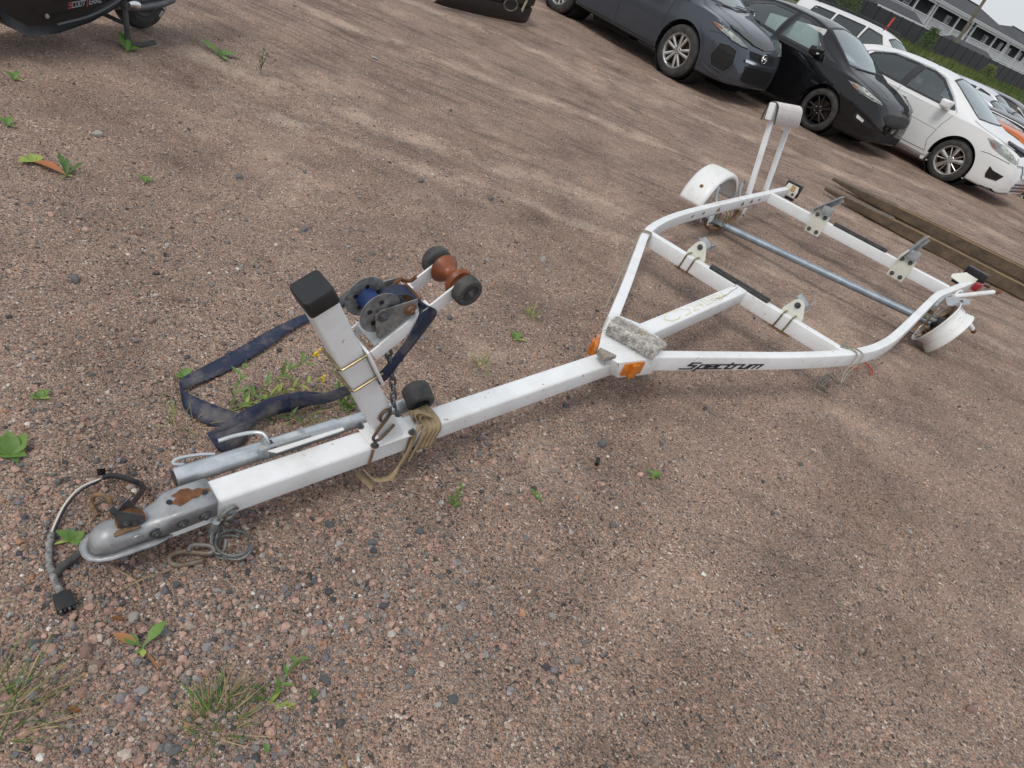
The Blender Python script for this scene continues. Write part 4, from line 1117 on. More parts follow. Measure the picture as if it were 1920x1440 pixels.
# ------------------------------------------------------------------ cars
def paint(name, col, rough=.32, metal=.0, dust=.25, coat=1.0):
    m, nt, b = new_mat(name); L = nt.links.new
    tc = N(nt, 'ShaderNodeTexCoord')
    n = N(nt, 'ShaderNodeTexNoise'); n.inputs['Scale'].default_value = 5; n.inputs['Detail'].default_value = 6
    L(tc.outputs['Object'], n.inputs['Vector'])
    sx = N(nt, 'ShaderNodeSeparateXYZ'); L(tc.outputs['Object'], sx.inputs[0])
    mr = N(nt, 'ShaderNodeMapRange'); mr.inputs[1].default_value = .15; mr.inputs[2].default_value = .75; mr.inputs[3].default_value = 1; mr.inputs[4].default_value = .25
    L(sx.outputs['Z'], mr.inputs[0])
    mu = N(nt, 'ShaderNodeMath', operation='MULTIPLY'); L(n.outputs[0], mu.inputs[0]); L(mr.outputs[0], mu.inputs[1])
    m2 = N(nt, 'ShaderNodeMath', operation='MULTIPLY'); L(mu.outputs[0], m2.inputs[0]); m2.inputs[1].default_value = dust
    x = N(nt, 'ShaderNodeMixRGB'); x.inputs[1].default_value = c4(col); x.inputs[2].default_value = (.20, .17, .145, 1)   # road dust, thickest low down
    L(m2.outputs[0], x.inputs[0]); L(x.outputs[0], b.inputs['Base Color'])
    b.inputs['Roughness'].default_value = rough; b.inputs['Metallic'].default_value = metal; b.inputs['Specular IOR Level'].default_value = 0.0
    b.inputs['Coat Weight'].default_value = coat; b.inputs['Coat Roughness'].default_value = .05
    return m
def glass(name, tint, alpha, rough=.03):
    """window pane: part of the light passes, the rest is reflected"""
    m = bpy.data.materials.new(name); m.use_nodes = True; nt = m.node_tree; L = nt.links.new
    nt.nodes.clear()
    out = N(nt, 'ShaderNodeOutputMaterial'); tr = N(nt, 'ShaderNodeBsdfTransparent'); tr.inputs[0].default_value = c4(tint)
    gl = N(nt, 'ShaderNodeBsdfGlossy'); gl.inputs['Color'].default_value = (.88, .95, .95, 1); gl.inputs['Roughness'].default_value = rough
    lw = N(nt, 'ShaderNodeFresnel'); lw.inputs[0].default_value = 1.55
    ad = N(nt, 'ShaderNodeMath', operation='ADD'); ad.inputs[1].default_value = alpha; ad.use_clamp = True; L(lw.outputs[0], ad.inputs[0])
    mx = N(nt, 'ShaderNodeMixShader'); L(ad.outputs[0], mx.inputs[0]); L(tr.outputs[0], mx.inputs[1]); L(gl.outputs[0], mx.inputs[2]); L(mx.outputs[0], out.inputs[0])
    return m
CLEARG = glass('clear_car_glass', (.72, .84, .82), .10)
WINDG = glass('windshield_glass', (.74, .86, .85), .26)
TINTG = glass('tinted_car_glass', (.10, .11, .12), .07)
TRIM = M('black_trim', (.014, .014, .015), .45, 0, var=.3)
GLOSSB = M('gloss_black_trim', (.008, .008, .009), .15, 0, coat=.6)
MESHB = M('black_grille', (.008, .008, .009), .5)
TYRE = M('dusty_tyre', (.022, .022, .023), .8, 0, col2=(.06, .055, .05), vscale=9, bump=.3, bscale=90)
ALLOY = M('silver_alloy', (.62, .62, .60), .3, .85, col2=(.44, .43, .41), vscale=12)
BLKALLOY = M('black_alloy', (.014, .014, .016), .35, .3, var=.3)
BRAKE = M('rusty_brake_disc', (.10, .055, .035), .6, .5, var=.5, vscale=20)
CHROME = M('chrome', (.75, .76, .78), .12, 1)
LENS = glass('headlamp_lens', (.95, .96, .95), .03)
LAMPIN = M('lamp_reflector', (.80, .80, .75), .3, .1, col2=(.42, .43, .42), vscale=12)
ORANGE = M('indicator_orange', (.62, .16, .03), .35, 0, coat=.4)
SEATM = M('dark_seat_fabric', (.04, .04, .043), .85, 0, var=.3)
DASHM = M('grey_dashboard', (.06, .062, .064), .6)
WELL = M('wheel_well_liner', (.012, .012, .012), .9)

def pchip(pts):
    xs = np.array([p[0] for p in pts], float); ys = np.array([p[1] for p in pts], float)
    h = np.diff(xs); d = np.diff(ys)/h
    m = np.zeros_like(xs)
    for i in range(1, len(xs)-1):
        if d[i-1]*d[i] > 0:
            w1 = 2*h[i]+h[i-1]; w2 = h[i]+2*h[i-1]
            m[i] = (w1+w2)/(w1/d[i-1]+w2/d[i])
    m[0] = d[0]; m[-1] = d[-1]
    def f(x):
        x = np.clip(x, xs[0], xs[-1]); i = np.clip(np.searchsorted(xs, x)-1, 0, len(h)-1)
        t = (x-xs[i])/h[i]
        return (2*t**3-3*t**2+1)*ys[i]+(t**3-2*t**2+t)*h[i]*m[i]+(-2*t**3+3*t**2)*ys[i+1]+(t**3-t**2)*h[i]*m[i+1]
    return f

class Car:
    def __init__(s, name, label, front_wheel, yaw, side_off, prm, body_mat, cat='car', group='cars parked in the yard row', step=.028):
        """front_wheel: world point under the outer face of the right front wheel; side_off: from there to the centre line"""
        d = Vector((math.cos(yaw), math.sin(yaw), 0)); left = Vector((-d.y, d.x, 0))
        s.root = empty(name, Vector((front_wheel[0], front_wheel[1], 0))+left*side_off, yaw, label=label, cat=cat, group=group)
        s.p = prm; s.mat = body_mat
        f = {k: pchip(prm[k]) for k in ('zt', 'zs', 'wr', 'ws', 'wm', 'zb', 'cr')}
        s.f = f
        x0, x1 = prm['zt'][0][0], prm['zt'][-1][0]
        xs = list(np.arange(x0+.10, x1-.14, step))
        xs = sorted(set([round(v, 4) for v in xs+list(x0+.10*np.linspace(0, 1, 7)**1.5)+list(x1-.14*np.linspace(0, 1, 12)**1.4)]))
        s.xs = xs; verts = []; faces = []; m = None
        for x in xs:
            zt, zs, wr, ws, wm, zb, cr = [float(f[k](x)) for k in ('zt', 'zs', 'wr', 'ws', 'wm', 'zb', 'cr')]
            zr = max(zt-cr, zs+.012); h = zs-zb
            gh = zr-zs
            ctl = [(0, zb), (.70*wm, zb), (.93*wm, zb+.015), (.975*wm, zb+.07), (.992*wm, zb+.28*h), (wm, zb+.52*h), (wm*.994, zb+.74*h), (ws+.012, zs-.05*min(1, h)), (ws, zs), (ws+(wr-ws)*.42-.0+.018*min(1, gh/.3), zs+gh*.5), (wr+.012, zr-.035*min(1, gh/.3)), (wr-.03, zr+.006), (.62*wr, zt-cr*.34), (.3*wr, zt-cr*.08), (0, zt)]
            half = smooth_path([Vector((a, b, 0)) for a, b in ctl], 4)
            sec = [(v.x, v.y) for v in half]
            ring = [(x, -a, b) for a, b in sec]+[(x, a, b) for a, b in reversed(sec[1:-1])]
            if m is None: m = len(ring)
            verts += [Vector(v) for v in ring]
        n = len(xs)
        for i in range(n-1):
            for j in range(m):
                faces.append((i*m+j, i*m+(j+1) % m, (i+1)*m+(j+1) % m, (i+1)*m+j))
        s.nloft = len(faces)
        faces.append(tuple(range(m-1, -1, -1))); faces.append(tuple((n-1)*m+j for j in range(m)))
        s.v = verts; s.fc = faces
        s.bvh = BVHTree.FromPolygons(verts, faces)
        s.fcen = []; s.fnor = []
        for fc_ in faces:
            q = [verts[i] for i in fc_[:4]] if len(fc_) == 4 else [verts[i] for i in fc_]
            c = sum(q, Vector())/len(q); nn = (q[2]-q[0]).cross(q[3 if len(q) > 3 else 1]-q[1]) if len(q) == 4 else Vector((1, 0, 0))
            s.fcen.append(c); s.fnor.append(nn.normalized() if nn.length else Vector((0, 0, 1)))
        s.dead = set()
    # -- surface tools
    def frame(s, pts, out=None):
        pts = [Vector(p) for p in pts]; n = Vector()
        for i in range(len(pts)):
            a, b = pts[i], pts[(i+1) % len(pts)]
            n += Vector(((a.y-b.y)*(a.z+b.z), (a.z-b.z)*(a.x+b.x), (a.x-b.x)*(a.y+b.y)))
        if n.length < 1e-9 and out is not None: n = Vector(out)
        n.normalize(); c = sum(pts, Vector())/len(pts)
        o = Vector(out) if out is not None else Vector((c.x+1.2, c.y, c.z-.7))
        if n.dot(o) < 0: n = -n
        a = (pts[1]-pts[0]).normalized(); a = (a-n*a.dot(n)).normalized(); b = n.cross(a)
        return c, n, a, b
    def cast(s, p, n):
        h = s.bvh.ray_cast(p+n*.6, -n, 1.6)
        if h[0] is None or (h[0]-p).length > .45:
            q = s.bvh.find_nearest(p)
            return q[0], q[1]
        return h[0], h[1]
    def mesh(s, name, verts, faces, mat, parent=None, smooth=60, solid=0):
        return MB().add(verts, faces).build(name, mat, parent or s.root, (0, 0, 0), smooth, solid=solid)
    def patch(s, name, pts, mat, off=.004, out=None, parent=None, grid=.045, skirt=.012, curve=True, smooth=60):
        """a panel of its own laid on the body: outline pts near the surface"""
        c, n, a, b = s.frame(pts, out)
        poly = [((Vector(p)-c).dot(a), (Vector(p)-c).dot(b)) for p in pts]
        dense = []
        for i in range(len(poly)):
            p, q = poly[i], poly[(i+1) % len(poly)]
            k = max(1, int(math.hypot(q[0]-p[0], q[1]-p[1])/grid))
            for j in range(k): dense.append((p[0]+(q[0]-p[0])*j/k, p[1]+(q[1]-p[1])*j/k))
        xs = [p[0] for p in dense]; ys = [p[1] for p in dense]; nb = len(dense)
        def inside(x, y):
            r = False; j = nb-1
            for i in range(nb):
                if (ys[i] > y) != (ys[j] > y) and x < (xs[j]-xs[i])*(y-ys[i])/(ys[j]-ys[i])+xs[i]: r = not r
                j = i
            return r
        ins = []
        gx_ = min(xs)+grid*.5
        while gx_ < max(xs):
            gy_ = min(ys)+grid*.5
            while gy_ < max(ys):
                if inside(gx_, gy_) and min((gx_-px)**2+(gy_-py)**2 for px, py in dense) > (grid*.4)**2: ins.append((gx_, gy_))
                gy_ += grid
            gx_ += grid
        r = delaunay_2d_cdt([Vector(p) for p in dense+ins], [(i, (i+1) % nb) for i in range(nb)], [], 1, 1e-5)
        V, Fc = r[0], r[2]
        vs = []; nr = []
        for q in V:
            w_ = c+a*q.x+b*q.y
            h, hn = s.cast(w_, n)
            if hn.dot(n) < 0: hn = -hn
            vs.append(h+hn*off); nr.append(hn)
        faces = [tuple(x) for x in Fc]
        cnt = {}
        for fa in faces:
            for i in range(len(fa)):
                e = tuple(sorted((fa[i], fa[(i+1) % len(fa)]))); cnt[e] = cnt.get(e, 0)+1
        if skirt:
            ring = {}
            for e, k in cnt.items():
                if k == 1:
                    for i in e:
                        if i not in ring: ring[i] = len(vs); vs.append(vs[i]-nr[i]*skirt)
            faces += [(e[0], e[1], ring[e[1]], ring[e[0]]) for e, k in cnt.items() if k == 1]
        return s.mesh(name, vs, faces, mat, parent, smooth)
    def strip(s, name, pts, width, mat, off=.002, out=None, parent=None, closed=False, sub=0, thick=0):
        if sub: pts = smooth_path(pts, sub, closed)
        c, n, _, _ = s.frame(pts, out) if out is None else (None, Vector(out).normalized(), None, None)
        P_ = [Vector(p) for p in pts]
        # densify
        D = []
        for i in range(len(P_) if closed else len(P_)-1):
            p, q = P_[i], P_[(i+1) % len(P_)]; k = max(1, int((q-p).length/.04))
            D += [p.lerp(q, j/k) for j in range(k)]
        if not closed: D.append(P_[-1])
        vs = []; m = len(D)
        for i in range(m):
            t = (D[(i+1) % m]-D[i-1]) if closed else (D[min(i+1, m-1)]-D[max(i-1, 0)])
            sd_ = n.cross(t.normalized()).normalized()*width*.5
            for k in (-1, 1):
                h, hn = s.cast(D[i]+sd_*k, n)
                if hn.dot(n) < 0: hn = -hn
                vs.append(h+hn*off)
        fs = [(2*i, 2*i+1, (2*i+3) % (2*m), (2*i+2) % (2*m)) for i in range(m if closed else m-1)]
        return s.mesh(name, vs, fs, mat, parent, 60, solid=thick)
    def cut(s, pts, out=None):
        """open the shell inside an outline"""
        c, n, a, b = s.frame(pts, out)
        poly = [((Vector(p)-c).dot(a), (Vector(p)-c).dot(b)) for p in pts]
        for i in range(s.nloft):
            if i in s.dead: continue
            w_ = s.fcen[i]-c
            if abs(w_.dot(n)) > .5 or abs(s.fnor[i].dot(n)) < .25: continue
            # the right side of the shell only
            hit = s.bvh.ray_cast(s.fcen[i]+n*.8, -n, .79)
            if hit[0] is not None: continue
            x, y = w_.dot(a), w_.dot(b); r = False; j = len(poly)-1
            for k in range(len(poly)):
                if (poly[k][1] > y) != (poly[j][1] > y) and x < (poly[j][0]-poly[k][0])*(y-poly[k][1])/(poly[j][1]-poly[k][1])+poly[k][0]: r = not r
                j = k
            if r: s.dead.add(i)
    def window(s, name, pts, mat, frame_w=.035, frame_mat=None, out=None, sub=0, parent=None):
        if sub: pts = [tuple(v) for v in smooth_path(pts, sub, True)]
        s.cut(pts, out)
        o = s.patch(name, pts, mat, off=.0, out=out, skirt=0, grid=.06, parent=parent)
        s.strip('window_frame', pts, frame_w, frame_mat or TRIM, off=.004, out=s.frame(pts, out)[1], parent=o if parent is None else parent, closed=True)
        return o
    def wheel(s, x, side, style, R=None, rim=None):
        p = s.p; R = R or p['R']; rim = rim or p['rim']; yw = p['track']
        c = Vector((x, side*yw, R)); ax = Vector((0, side, 0)); w_ = p.get('tw', .105)
        mat = BLKALLOY if style == 'black10' else ALLOY
        # barrel and hub
        hub = MB().lathe(c, ax, [(-w_, rim*.97), (w_-.012, rim*.97), (w_-.004, rim*1.0), (w_-.001, rim*1.02), (w_+.003, rim*1.01), (w_+.002, rim*.96), (w_-.015, rim*.90), (w_-.05, rim*.88), (-.02, rim*.86), (-w_, rim*.86)], 40)
        hub.lathe(c, ax, [(w_-.06, .075), (w_-.018, .070), (w_-.012, .062), (w_-.012, .035), (w_-.006, .030), (w_-.006, 0)], 24)
        o = hub.build('wheel', mat, s.root, (0, 0, 0), 40)
        ty = MB().lathe(c, ax, [(-w_, rim*.95), (-w_-.004, rim+.02), (-w_-.006, R-.04), (-w_+.02, R-.006), (-.07, R), (-.068, R-.006), (-.06, R-.006), (-.058, R), (-.012, R), (-.010, R-.006), (.0, R-.006), (.002, R), (.058, R), (.060, R-.006), (.068, R-.006), (.07, R), (w_-.02, R-.006), (w_+.004, R-.038), (w_+.009, R-.06), (w_+.006, rim+.025), (w_, rim*.99), (w_-.01, rim*.95)], 56)
        ty.build('tyre', TYRE, o, (0, 0, 0), 30)
        MB().lathe(c, ax, [(w_-.085, .0), (w_-.085, rim*.72), (w_-.10, rim*.72), (w_-.10, 0)], 30).build('brake_disc', BRAKE, o, (0, 0, 0), 30)
        e1, e2_ = Vector((1, 0, 0)), Vector((0, 0, 1))
        def spoke(a, r0, r1, wa, wb, d0, d1, m_=mat):
            u = e1*math.cos(a)+e2_*math.sin(a); t = -e1*math.sin(a)+e2_*math.cos(a); b = MB()
            r0v, r1v = c+u*r0, c+u*r1
            top = [r0v+t*wa+ax*d0, r0v-t*wa+ax*d0, r1v-t*wb+ax*d1, r1v+t*wb+ax*d1]
            crown = [r0v+ax*(d0+.010), r1v+ax*(d1+.004)]
            bot = [q-ax*.03 for q in top]
            b.add(top+bot+crown, [(0, 8, 9, 3), (1, 2, 9, 8), (0, 4, 5, 1), (2, 6, 7, 3), (0, 3, 7, 4), (1, 5, 6, 2), (0, 1, 8), (2, 3, 9)])
            b.build('spoke', m_, o, (0, 0, 0), 20)
        for k in range(5):
            a = 2*math.pi*k/5+p.get('wrot', .3)
            if style == 'ten':
                for da in (-.23, .23): spoke(a+da, .050, rim*.955, .018, .023, w_-.016, w_-.012)
            elif style == 'black10':
                for da in (-.22, .22): spoke(a+da*1.0, .045, rim*.95, .017, .013, w_-.018, w_-.012)
            elif style == 'five':
                spoke(a, .045, rim*.955, .020, .040, w_-.016, w_-.012)
                spoke(a+.50, .050, rim*.95, .008, .009, w_-.026, w_-.018)
            ang = a+math.pi/5
            q = c+(e1*math.cos(ang)+e2_*math.sin(ang))*.052
            MB().lathe(q, ax, [(w_-.02, .010), (w_-.004, .010), (w_-.004, 0)], 6).build('lug_nut', CHROME if style == 'black10' else DULL, o, (0, 0, 0), 30)
        return o
    def arch(s, x, lip=.03, lip_mat=None, extra=.055):
        R = s.p['R']; r = R+extra; zc = R+.01
        for side in (-1, 1):
            for i in range(s.nloft):
                c = s.fcen[i]
                if c.y*side > .4 and abs(s.fnor[i].y) > .2 and (c.x-x)**2+(c.z-zc)**2 < r*r: s.dead.add(i)
            b = MB(); wy = s.p['track']+.0
            b.lathe((x, 0, zc), (0, side, 0), [(.42, 0), (.42, r+.015), (wy+.06, r+.015)], 30)
            b.build('wheel_well', WELL, s.root, (0, 0, 0), 40)
            pts = [(x+(r+lip*.35)*math.cos(R_(a)), side*1.0, zc+(r+lip*.35)*math.sin(R_(a))) for a in range(-22, 203, 8)]
            zmin = float(s.f['zb'](x))+.05
            pts = [q for q in pts if q[2] > zmin]
            s.strip('arch_lip', pts, lip, lip_mat or s.mat, off=.006, out=(0, side, 0))
        s.arches = getattr(s, 'arches', [])+[(x, zc, r)]
    def finish(s, smooth=50):
        keep = [fc_ for i, fc_ in enumerate(s.fc) if i not in s.dead]
        vs = [v.copy() for v in s.v]
        # snap the raw edge of each wheel opening to its circle
        use = {}
        for i, fc_ in enumerate(s.fc):
            for v in fc_: use.setdefault(v, set()).add(i in s.dead)
        for k, st_ in use.items():
            if len(st_) == 2:
                v = vs[k]
                for (x, zc, r) in getattr(s, 'arches', []):
                    dx, dz = v.x-x, v.z-zc; q = math.hypot(dx, dz)
                    if abs(q-r) < .06 and q > 0: v.x = x+dx/q*r; v.z = zc+dz/q*r
        o = MB().add(vs, keep).build('body', s.mat, s.root, (0, 0, 0), smooth)
        return o
    def interior(s, dash_x, seat_x, roof, wheel_y=.37, airbag=False, rear=True):
        zf = float(s.f['zb'](-1))+.08
        MB().abox(seat_x-1.9, dash_x+.35, -.70, .70, zf, zf+.02).build('floor', DASHM, s.root, (0, 0, 0), None)
        d = MB().prism([(dash_x+.45, -.70, .86), (dash_x+.05, -.70, .93), (dash_x-.06, -.70, .88), (dash_x-.04, -.70, .60), (dash_x+.3, -.70, .5)], (0, 1.4, 0)).build('dashboard', DASHM, s.root, (0, 0, 0), 40, bevel=.02)
        seats = [(seat_x, -.37), (seat_x, .37)]+([(seat_x-.95, -.40), (seat_x-.95, .0), (seat_x-.95, .40)] if rear else [])
        for x, y in seats:
            o = MB().box((x-.02, y, .48), (1, 0, .12), (0, 1, 0), (-.12, 0, 1), .25, .24, .07).build('seat', SEATM, s.root, (0, 0, 0), 40, bevel=.04)
            MB().box((x-.36, y, .80), (1, 0, .22), (0, 1, 0), (-.22, 0, 1), .06, .23, .31).build('backrest', SEATM, o, (0, 0, 0), 40, bevel=.05)
            MB().box((x-.44, y, 1.18), (1, 0, .15), (0, 1, 0), (-.15, 0, 1), .045, .12, .085).build('headrest', SEATM, o, (0, 0, 0), 40, bevel=.04)
        c = Vector((dash_x-.20, wheel_y, .88)); n = Vector((-1, 0, .45)).normalized(); e = Vector((0, 1, 0)); u = n.cross(e)
        MB().tube([c+(e*math.cos(t)+u*math.sin(t))*.185 for t in [2*math.pi*i/24 for i in range(24)]], .015, 8, closed=True).build('steering_wheel', TRIM, s.root, (0, 0, 0), 60)
        if airbag:
            MB().ball((dash_x-.02, -.25, .93), .24, .40, .085, 18, 10).build('airbag', M('white_airbag_cloth', (.62, .66, .67), .9, 0, var=.2), s.root, (0, 0, 0), 60)
            MB().box((seat_x-.2, -.66, 1.12), (1, 0, .1), (0, 1, 0), (0, 0, 1), .55, .02, .16).build('airbag', M('side_airbag_cloth', (.66, .68, .68), .9, 0, var=.2), s.root, (0, 0, 0), 40, bevel=.015)
    def mirror(s, x, z, mat, w_=.83, cap=None):
        for side in (-1, 1):
            o = MB().add([Vector((x+a*(.075 if c > 0 else .06)+.01*(1-abs(b)), side*(w_+.135)+side*b*.115+a*side*-.02, z+c*(.075-.012*b)+.01*b)) for a in (-1, 1) for b in (-1, 0, 1) for c in (-1, 1)], [(0, 1, 3, 2), (2, 3, 5, 4), (6, 8, 9, 7), (8, 10, 11, 9), (0, 6, 7, 1), (4, 5, 11, 10), (1, 7, 9, 3), (3, 9, 11, 5), (0, 2, 8, 6), (2, 4, 10, 8)]).build('door_mirror', mat, s.root, (0, 0, 0), 60, bevel=.04, bseg=4)
            MB().box((x+.01, side*(w_+.03), z-.035), (1, 0, 0), (0, 1, .15), (0, 0, 1), .035, .07, .018).build('mirror_arm', TRIM, o, (0, 0, 0), 40, bevel=.01)
            MB().box((x+.062, side*(w_+.15), z-.005), (1, 0, 0), (0, 1, .1), (0, 0, 1), .012, .07, .012).build('indicator', LAMPIN, o, (0, 0, 0), 40, bevel=.006)

def side_pts(pts, side=-1, y=.8): return [(x, side*y, z) for x, z in pts]

# shape tables: x forward from the front axle, heights and half widths in metres
SEDAN_A = dict(R=.322, rim=.226, track=.775, tw=.105, wrot=.62,
  zt=[(-3.58, .72), (-3.53, .95), (-3.4, 1.06), (-3.05, 1.11), (-2.6, 1.30), (-2.2, 1.42), (-1.6, 1.475), (-1.1, 1.465), (-.75, 1.41), (-.35, 1.235), (.02, 1.05), (.12, 1.015), (.35, .965), (.62, .875), (.76, .80), (.84, .70), (.88, .60), (.90, .53)],
  zs=[(-3.58, .66), (-3.4, .92), (-2.6, 1.01), (-1.5, .975), (-.3, .935), (.05, .925), (.4, .88), (.62, .79), (.76, .70), (.84, .60), (.90, .48)],
  wr=[(-3.58, .45), (-3.0, .62), (-2.2, .54), (-1.4, .565), (-.7, .595), (-.2, .65), (.05, .70), (.4, .70), (.7, .60), (.90, .36)],
  ws=[(-3.58, .60), (-3.2, .80), (-2.6, .865), (-1, .885), (0, .872), (.4, .845), (.62, .775), (.76, .68), (.84, .58), (.90, .44)],
  wm=[(-3.58, .66), (-3.3, .86), (-2.6, .912), (-1, .905), (0, .912), (.4, .895), (.62, .82), (.76, .725), (.84, .63), (.90, .47)],
  zb=[(-3.58, .42), (-3.3, .27), (-2.6, .2), (0, .185), (.5, .185), (.8, .19), (.90, .24)],
  cr=[(-3.58, .03), (-2, .05), (-.7, .05), (0, .05), (.5, .05), (.90, .02)])
def morph(base, **k):
    d = dict(base); d.update(k); return d
SEDAN_B = morph(SEDAN_A, R=.332, rim=.229, track=.785, wrot=.25,
  zt=[(-3.86, .72), (-3.80, .98), (-3.6, 1.08), (-3.2, 1.11), (-2.7, 1.31), (-2.3, 1.43), (-1.7, 1.475), (-1.2, 1.465), (-.85, 1.41), (-.42, 1.23), (-.02, 1.045), (.08, 1.01), (.35, .96), (.66, .865), (.80, .78), (.89, .67), (.94, .58), (.96, .50)],
  zs=[(-3.86, .66), (-3.6, .93), (-2.7, 1.02), (-1.6, .98), (-.3, .945), (.05, .935), (.4, .89), (.66, .79), (.80, .69), (.89, .60), (.96, .46)],
  wr=[(-3.86, .45), (-3.2, .62), (-2.3, .55), (-1.5, .575), (-.8, .60), (-.25, .66), (.05, .71), (.4, .71), (.74, .60), (.96, .36)],
  ws=[(-3.86, .60), (-3.4, .80), (-2.7, .865), (-1, .89), (0, .88), (.4, .86), (.66, .79), (.80, .70), (.89, .60), (.96, .45)],
  wm=[(-3.86, .66), (-3.5, .86), (-2.7, .912), (-1, .912), (0, .918), (.4, .90), (.66, .835), (.80, .745), (.89, .65), (.96, .48)],
  zb=[(-3.86, .42), (-3.5, .27), (-2.7, .2), (0, .185), (.5, .185), (.85, .19), (.96, .24)],
  cr=[(-3.86, .03), (-2, .05), (-.7, .05), (0, .05), (.5, .05), (.96, .02)])
SUV_A = morph(SEDAN_A, R=.365, rim=.243, track=.805, tw=.115, wrot=.12,
  zt=[(-3.72, .95), (-3.66, 1.2), (-3.4, 1.42), (-3.0, 1.57), (-2.2, 1.645), (-1.5, 1.64), (-1.05, 1.57), (-.6, 1.40), (-.1, 1.185), (.10, 1.10), (.35, 1.055), (.60, .985), (.74, .90), (.83, .80), (.88, .70), (.91, .62), (.93, .55)],
  zs=[(-3.72, .85), (-3.4, 1.08), (-2.6, 1.13), (-1.5, 1.08), (-.3, 1.03), (.05, 1.02), (.4, .98), (.60, .90), (.74, .80), (.83, .70), (.93, .50)],
  wr=[(-3.72, .5), (-3.0, .58), (-2.2, .60), (-1.4, .61), (-.7, .645), (-.2, .70), (.05, .74), (.4, .73), (.68, .64), (.93, .38)],
  ws=[(-3.72, .66), (-3.2, .83), (-2.6, .885), (-1, .91), (0, .905), (.4, .88), (.60, .815), (.74, .72), (.83, .62), (.93, .46)],
  wm=[(-3.72, .72), (-3.3, .89), (-2.6, .935), (-1, .925), (0, .94), (.4, .925), (.60, .865), (.74, .775), (.83, .68), (.93, .50)],
  zb=[(-3.72, .48), (-3.3, .34), (-2.6, .25), (0, .235), (.5, .235), (.8, .235), (.93, .27)],
  cr=[(-3.72, .03), (-2, .05), (-.7, .055), (0, .055), (.5, .05), (.93, .02)])
VAN_A = morph(SUV_A, R=.36, track=.82,
  zt=[(-4.1, .95), (-4.06, 1.4), (-3.9, 1.68), (-3.4, 1.75), (-2.2, 1.765), (-1.3, 1.74), (-.85, 1.66), (-.45, 1.47), (.0, 1.22), (.2, 1.12), (.45, 1.07), (.70, .99), (.84, .88), (.90, .78), (.93, .68), (.95, .58)],
  zs=[(-4.1, .85), (-3.9, 1.12), (-2.6, 1.12), (-1.5, 1.08), (-.3, 1.04), (.05, 1.03), (.4, .98), (.70, .88), (.84, .76), (.90, .66), (.95, .50)],
  wr=[(-4.1, .6), (-3.8, .68), (-2.2, .70), (-1.4, .70), (-.7, .71), (-.2, .75), (.05, .78), (.4, .75), (.68, .66), (.95, .40)],
  ws=[(-4.1, .80), (-3.8, .90), (-2.6, .94), (-1, .95), (0, .93), (.4, .90), (.66, .82), (.80, .72), (.88, .62), (.95, .48)],
  wm=[(-4.1, .84), (-3.8, .95), (-2.6, .975), (-1, .97), (0, .96), (.4, .93), (.66, .86), (.80, .77), (.88, .68), (.95, .52)],
  zb=[(-4.1, .48), (-3.8, .34), (-2.6, .25), (0, .22), (.5, .22), (.8, .22), (.95, .27)],
  cr=[(-4.1, .03), (-2, .05), (-.7, .055), (0, .055), (.5, .05), (.95, .02)])

def honeycomb(car, name, pts, r, mat, off=.010, out=None, parent=None):
    """raised hexagonal mesh inside an outline, one part"""
    c, n, a, b = car.frame(pts, out)
    poly = [((Vector(p)-c).dot(a), (Vector(p)-c).dot(b)) for p in pts]
    def inside(x, y):
        q = False; j = len(poly)-1
        for i in range(len(poly)):
            if (poly[i][1] > y) != (poly[j][1] > y) and x < (poly[j][0]-poly[i][0])*(y-poly[i][1])/(poly[j][1]-poly[i][1])+poly[i][0]: q = not q
            j = i
        return q
    x0 = min(p[0] for p in poly); x1 = max(p[0] for p in poly); y0 = min(p[1] for p in poly); y1 = max(p[1] for p in poly)
    mb = MB(); i = 0; y = y0
    while y < y1:
        x = x0+(r*.9 if i % 2 else 0)
        while x < x1:
            if inside(x, y):
                ring = []
                for k in range(6):
                    w_ = c+a*(x+r*math.sin(k*math.pi/3))+b*(y+r*math.cos(k*math.pi/3))
                    h, hn = car.cast(w_, n); ring.append(h+n*off)
                mb.tube(ring, .0035, 4, closed=True)
            x += r*1.75
        y += r*1.5; i += 1
    return mb.build(name, mat, parent or car.root, (0, 0, 0), None)

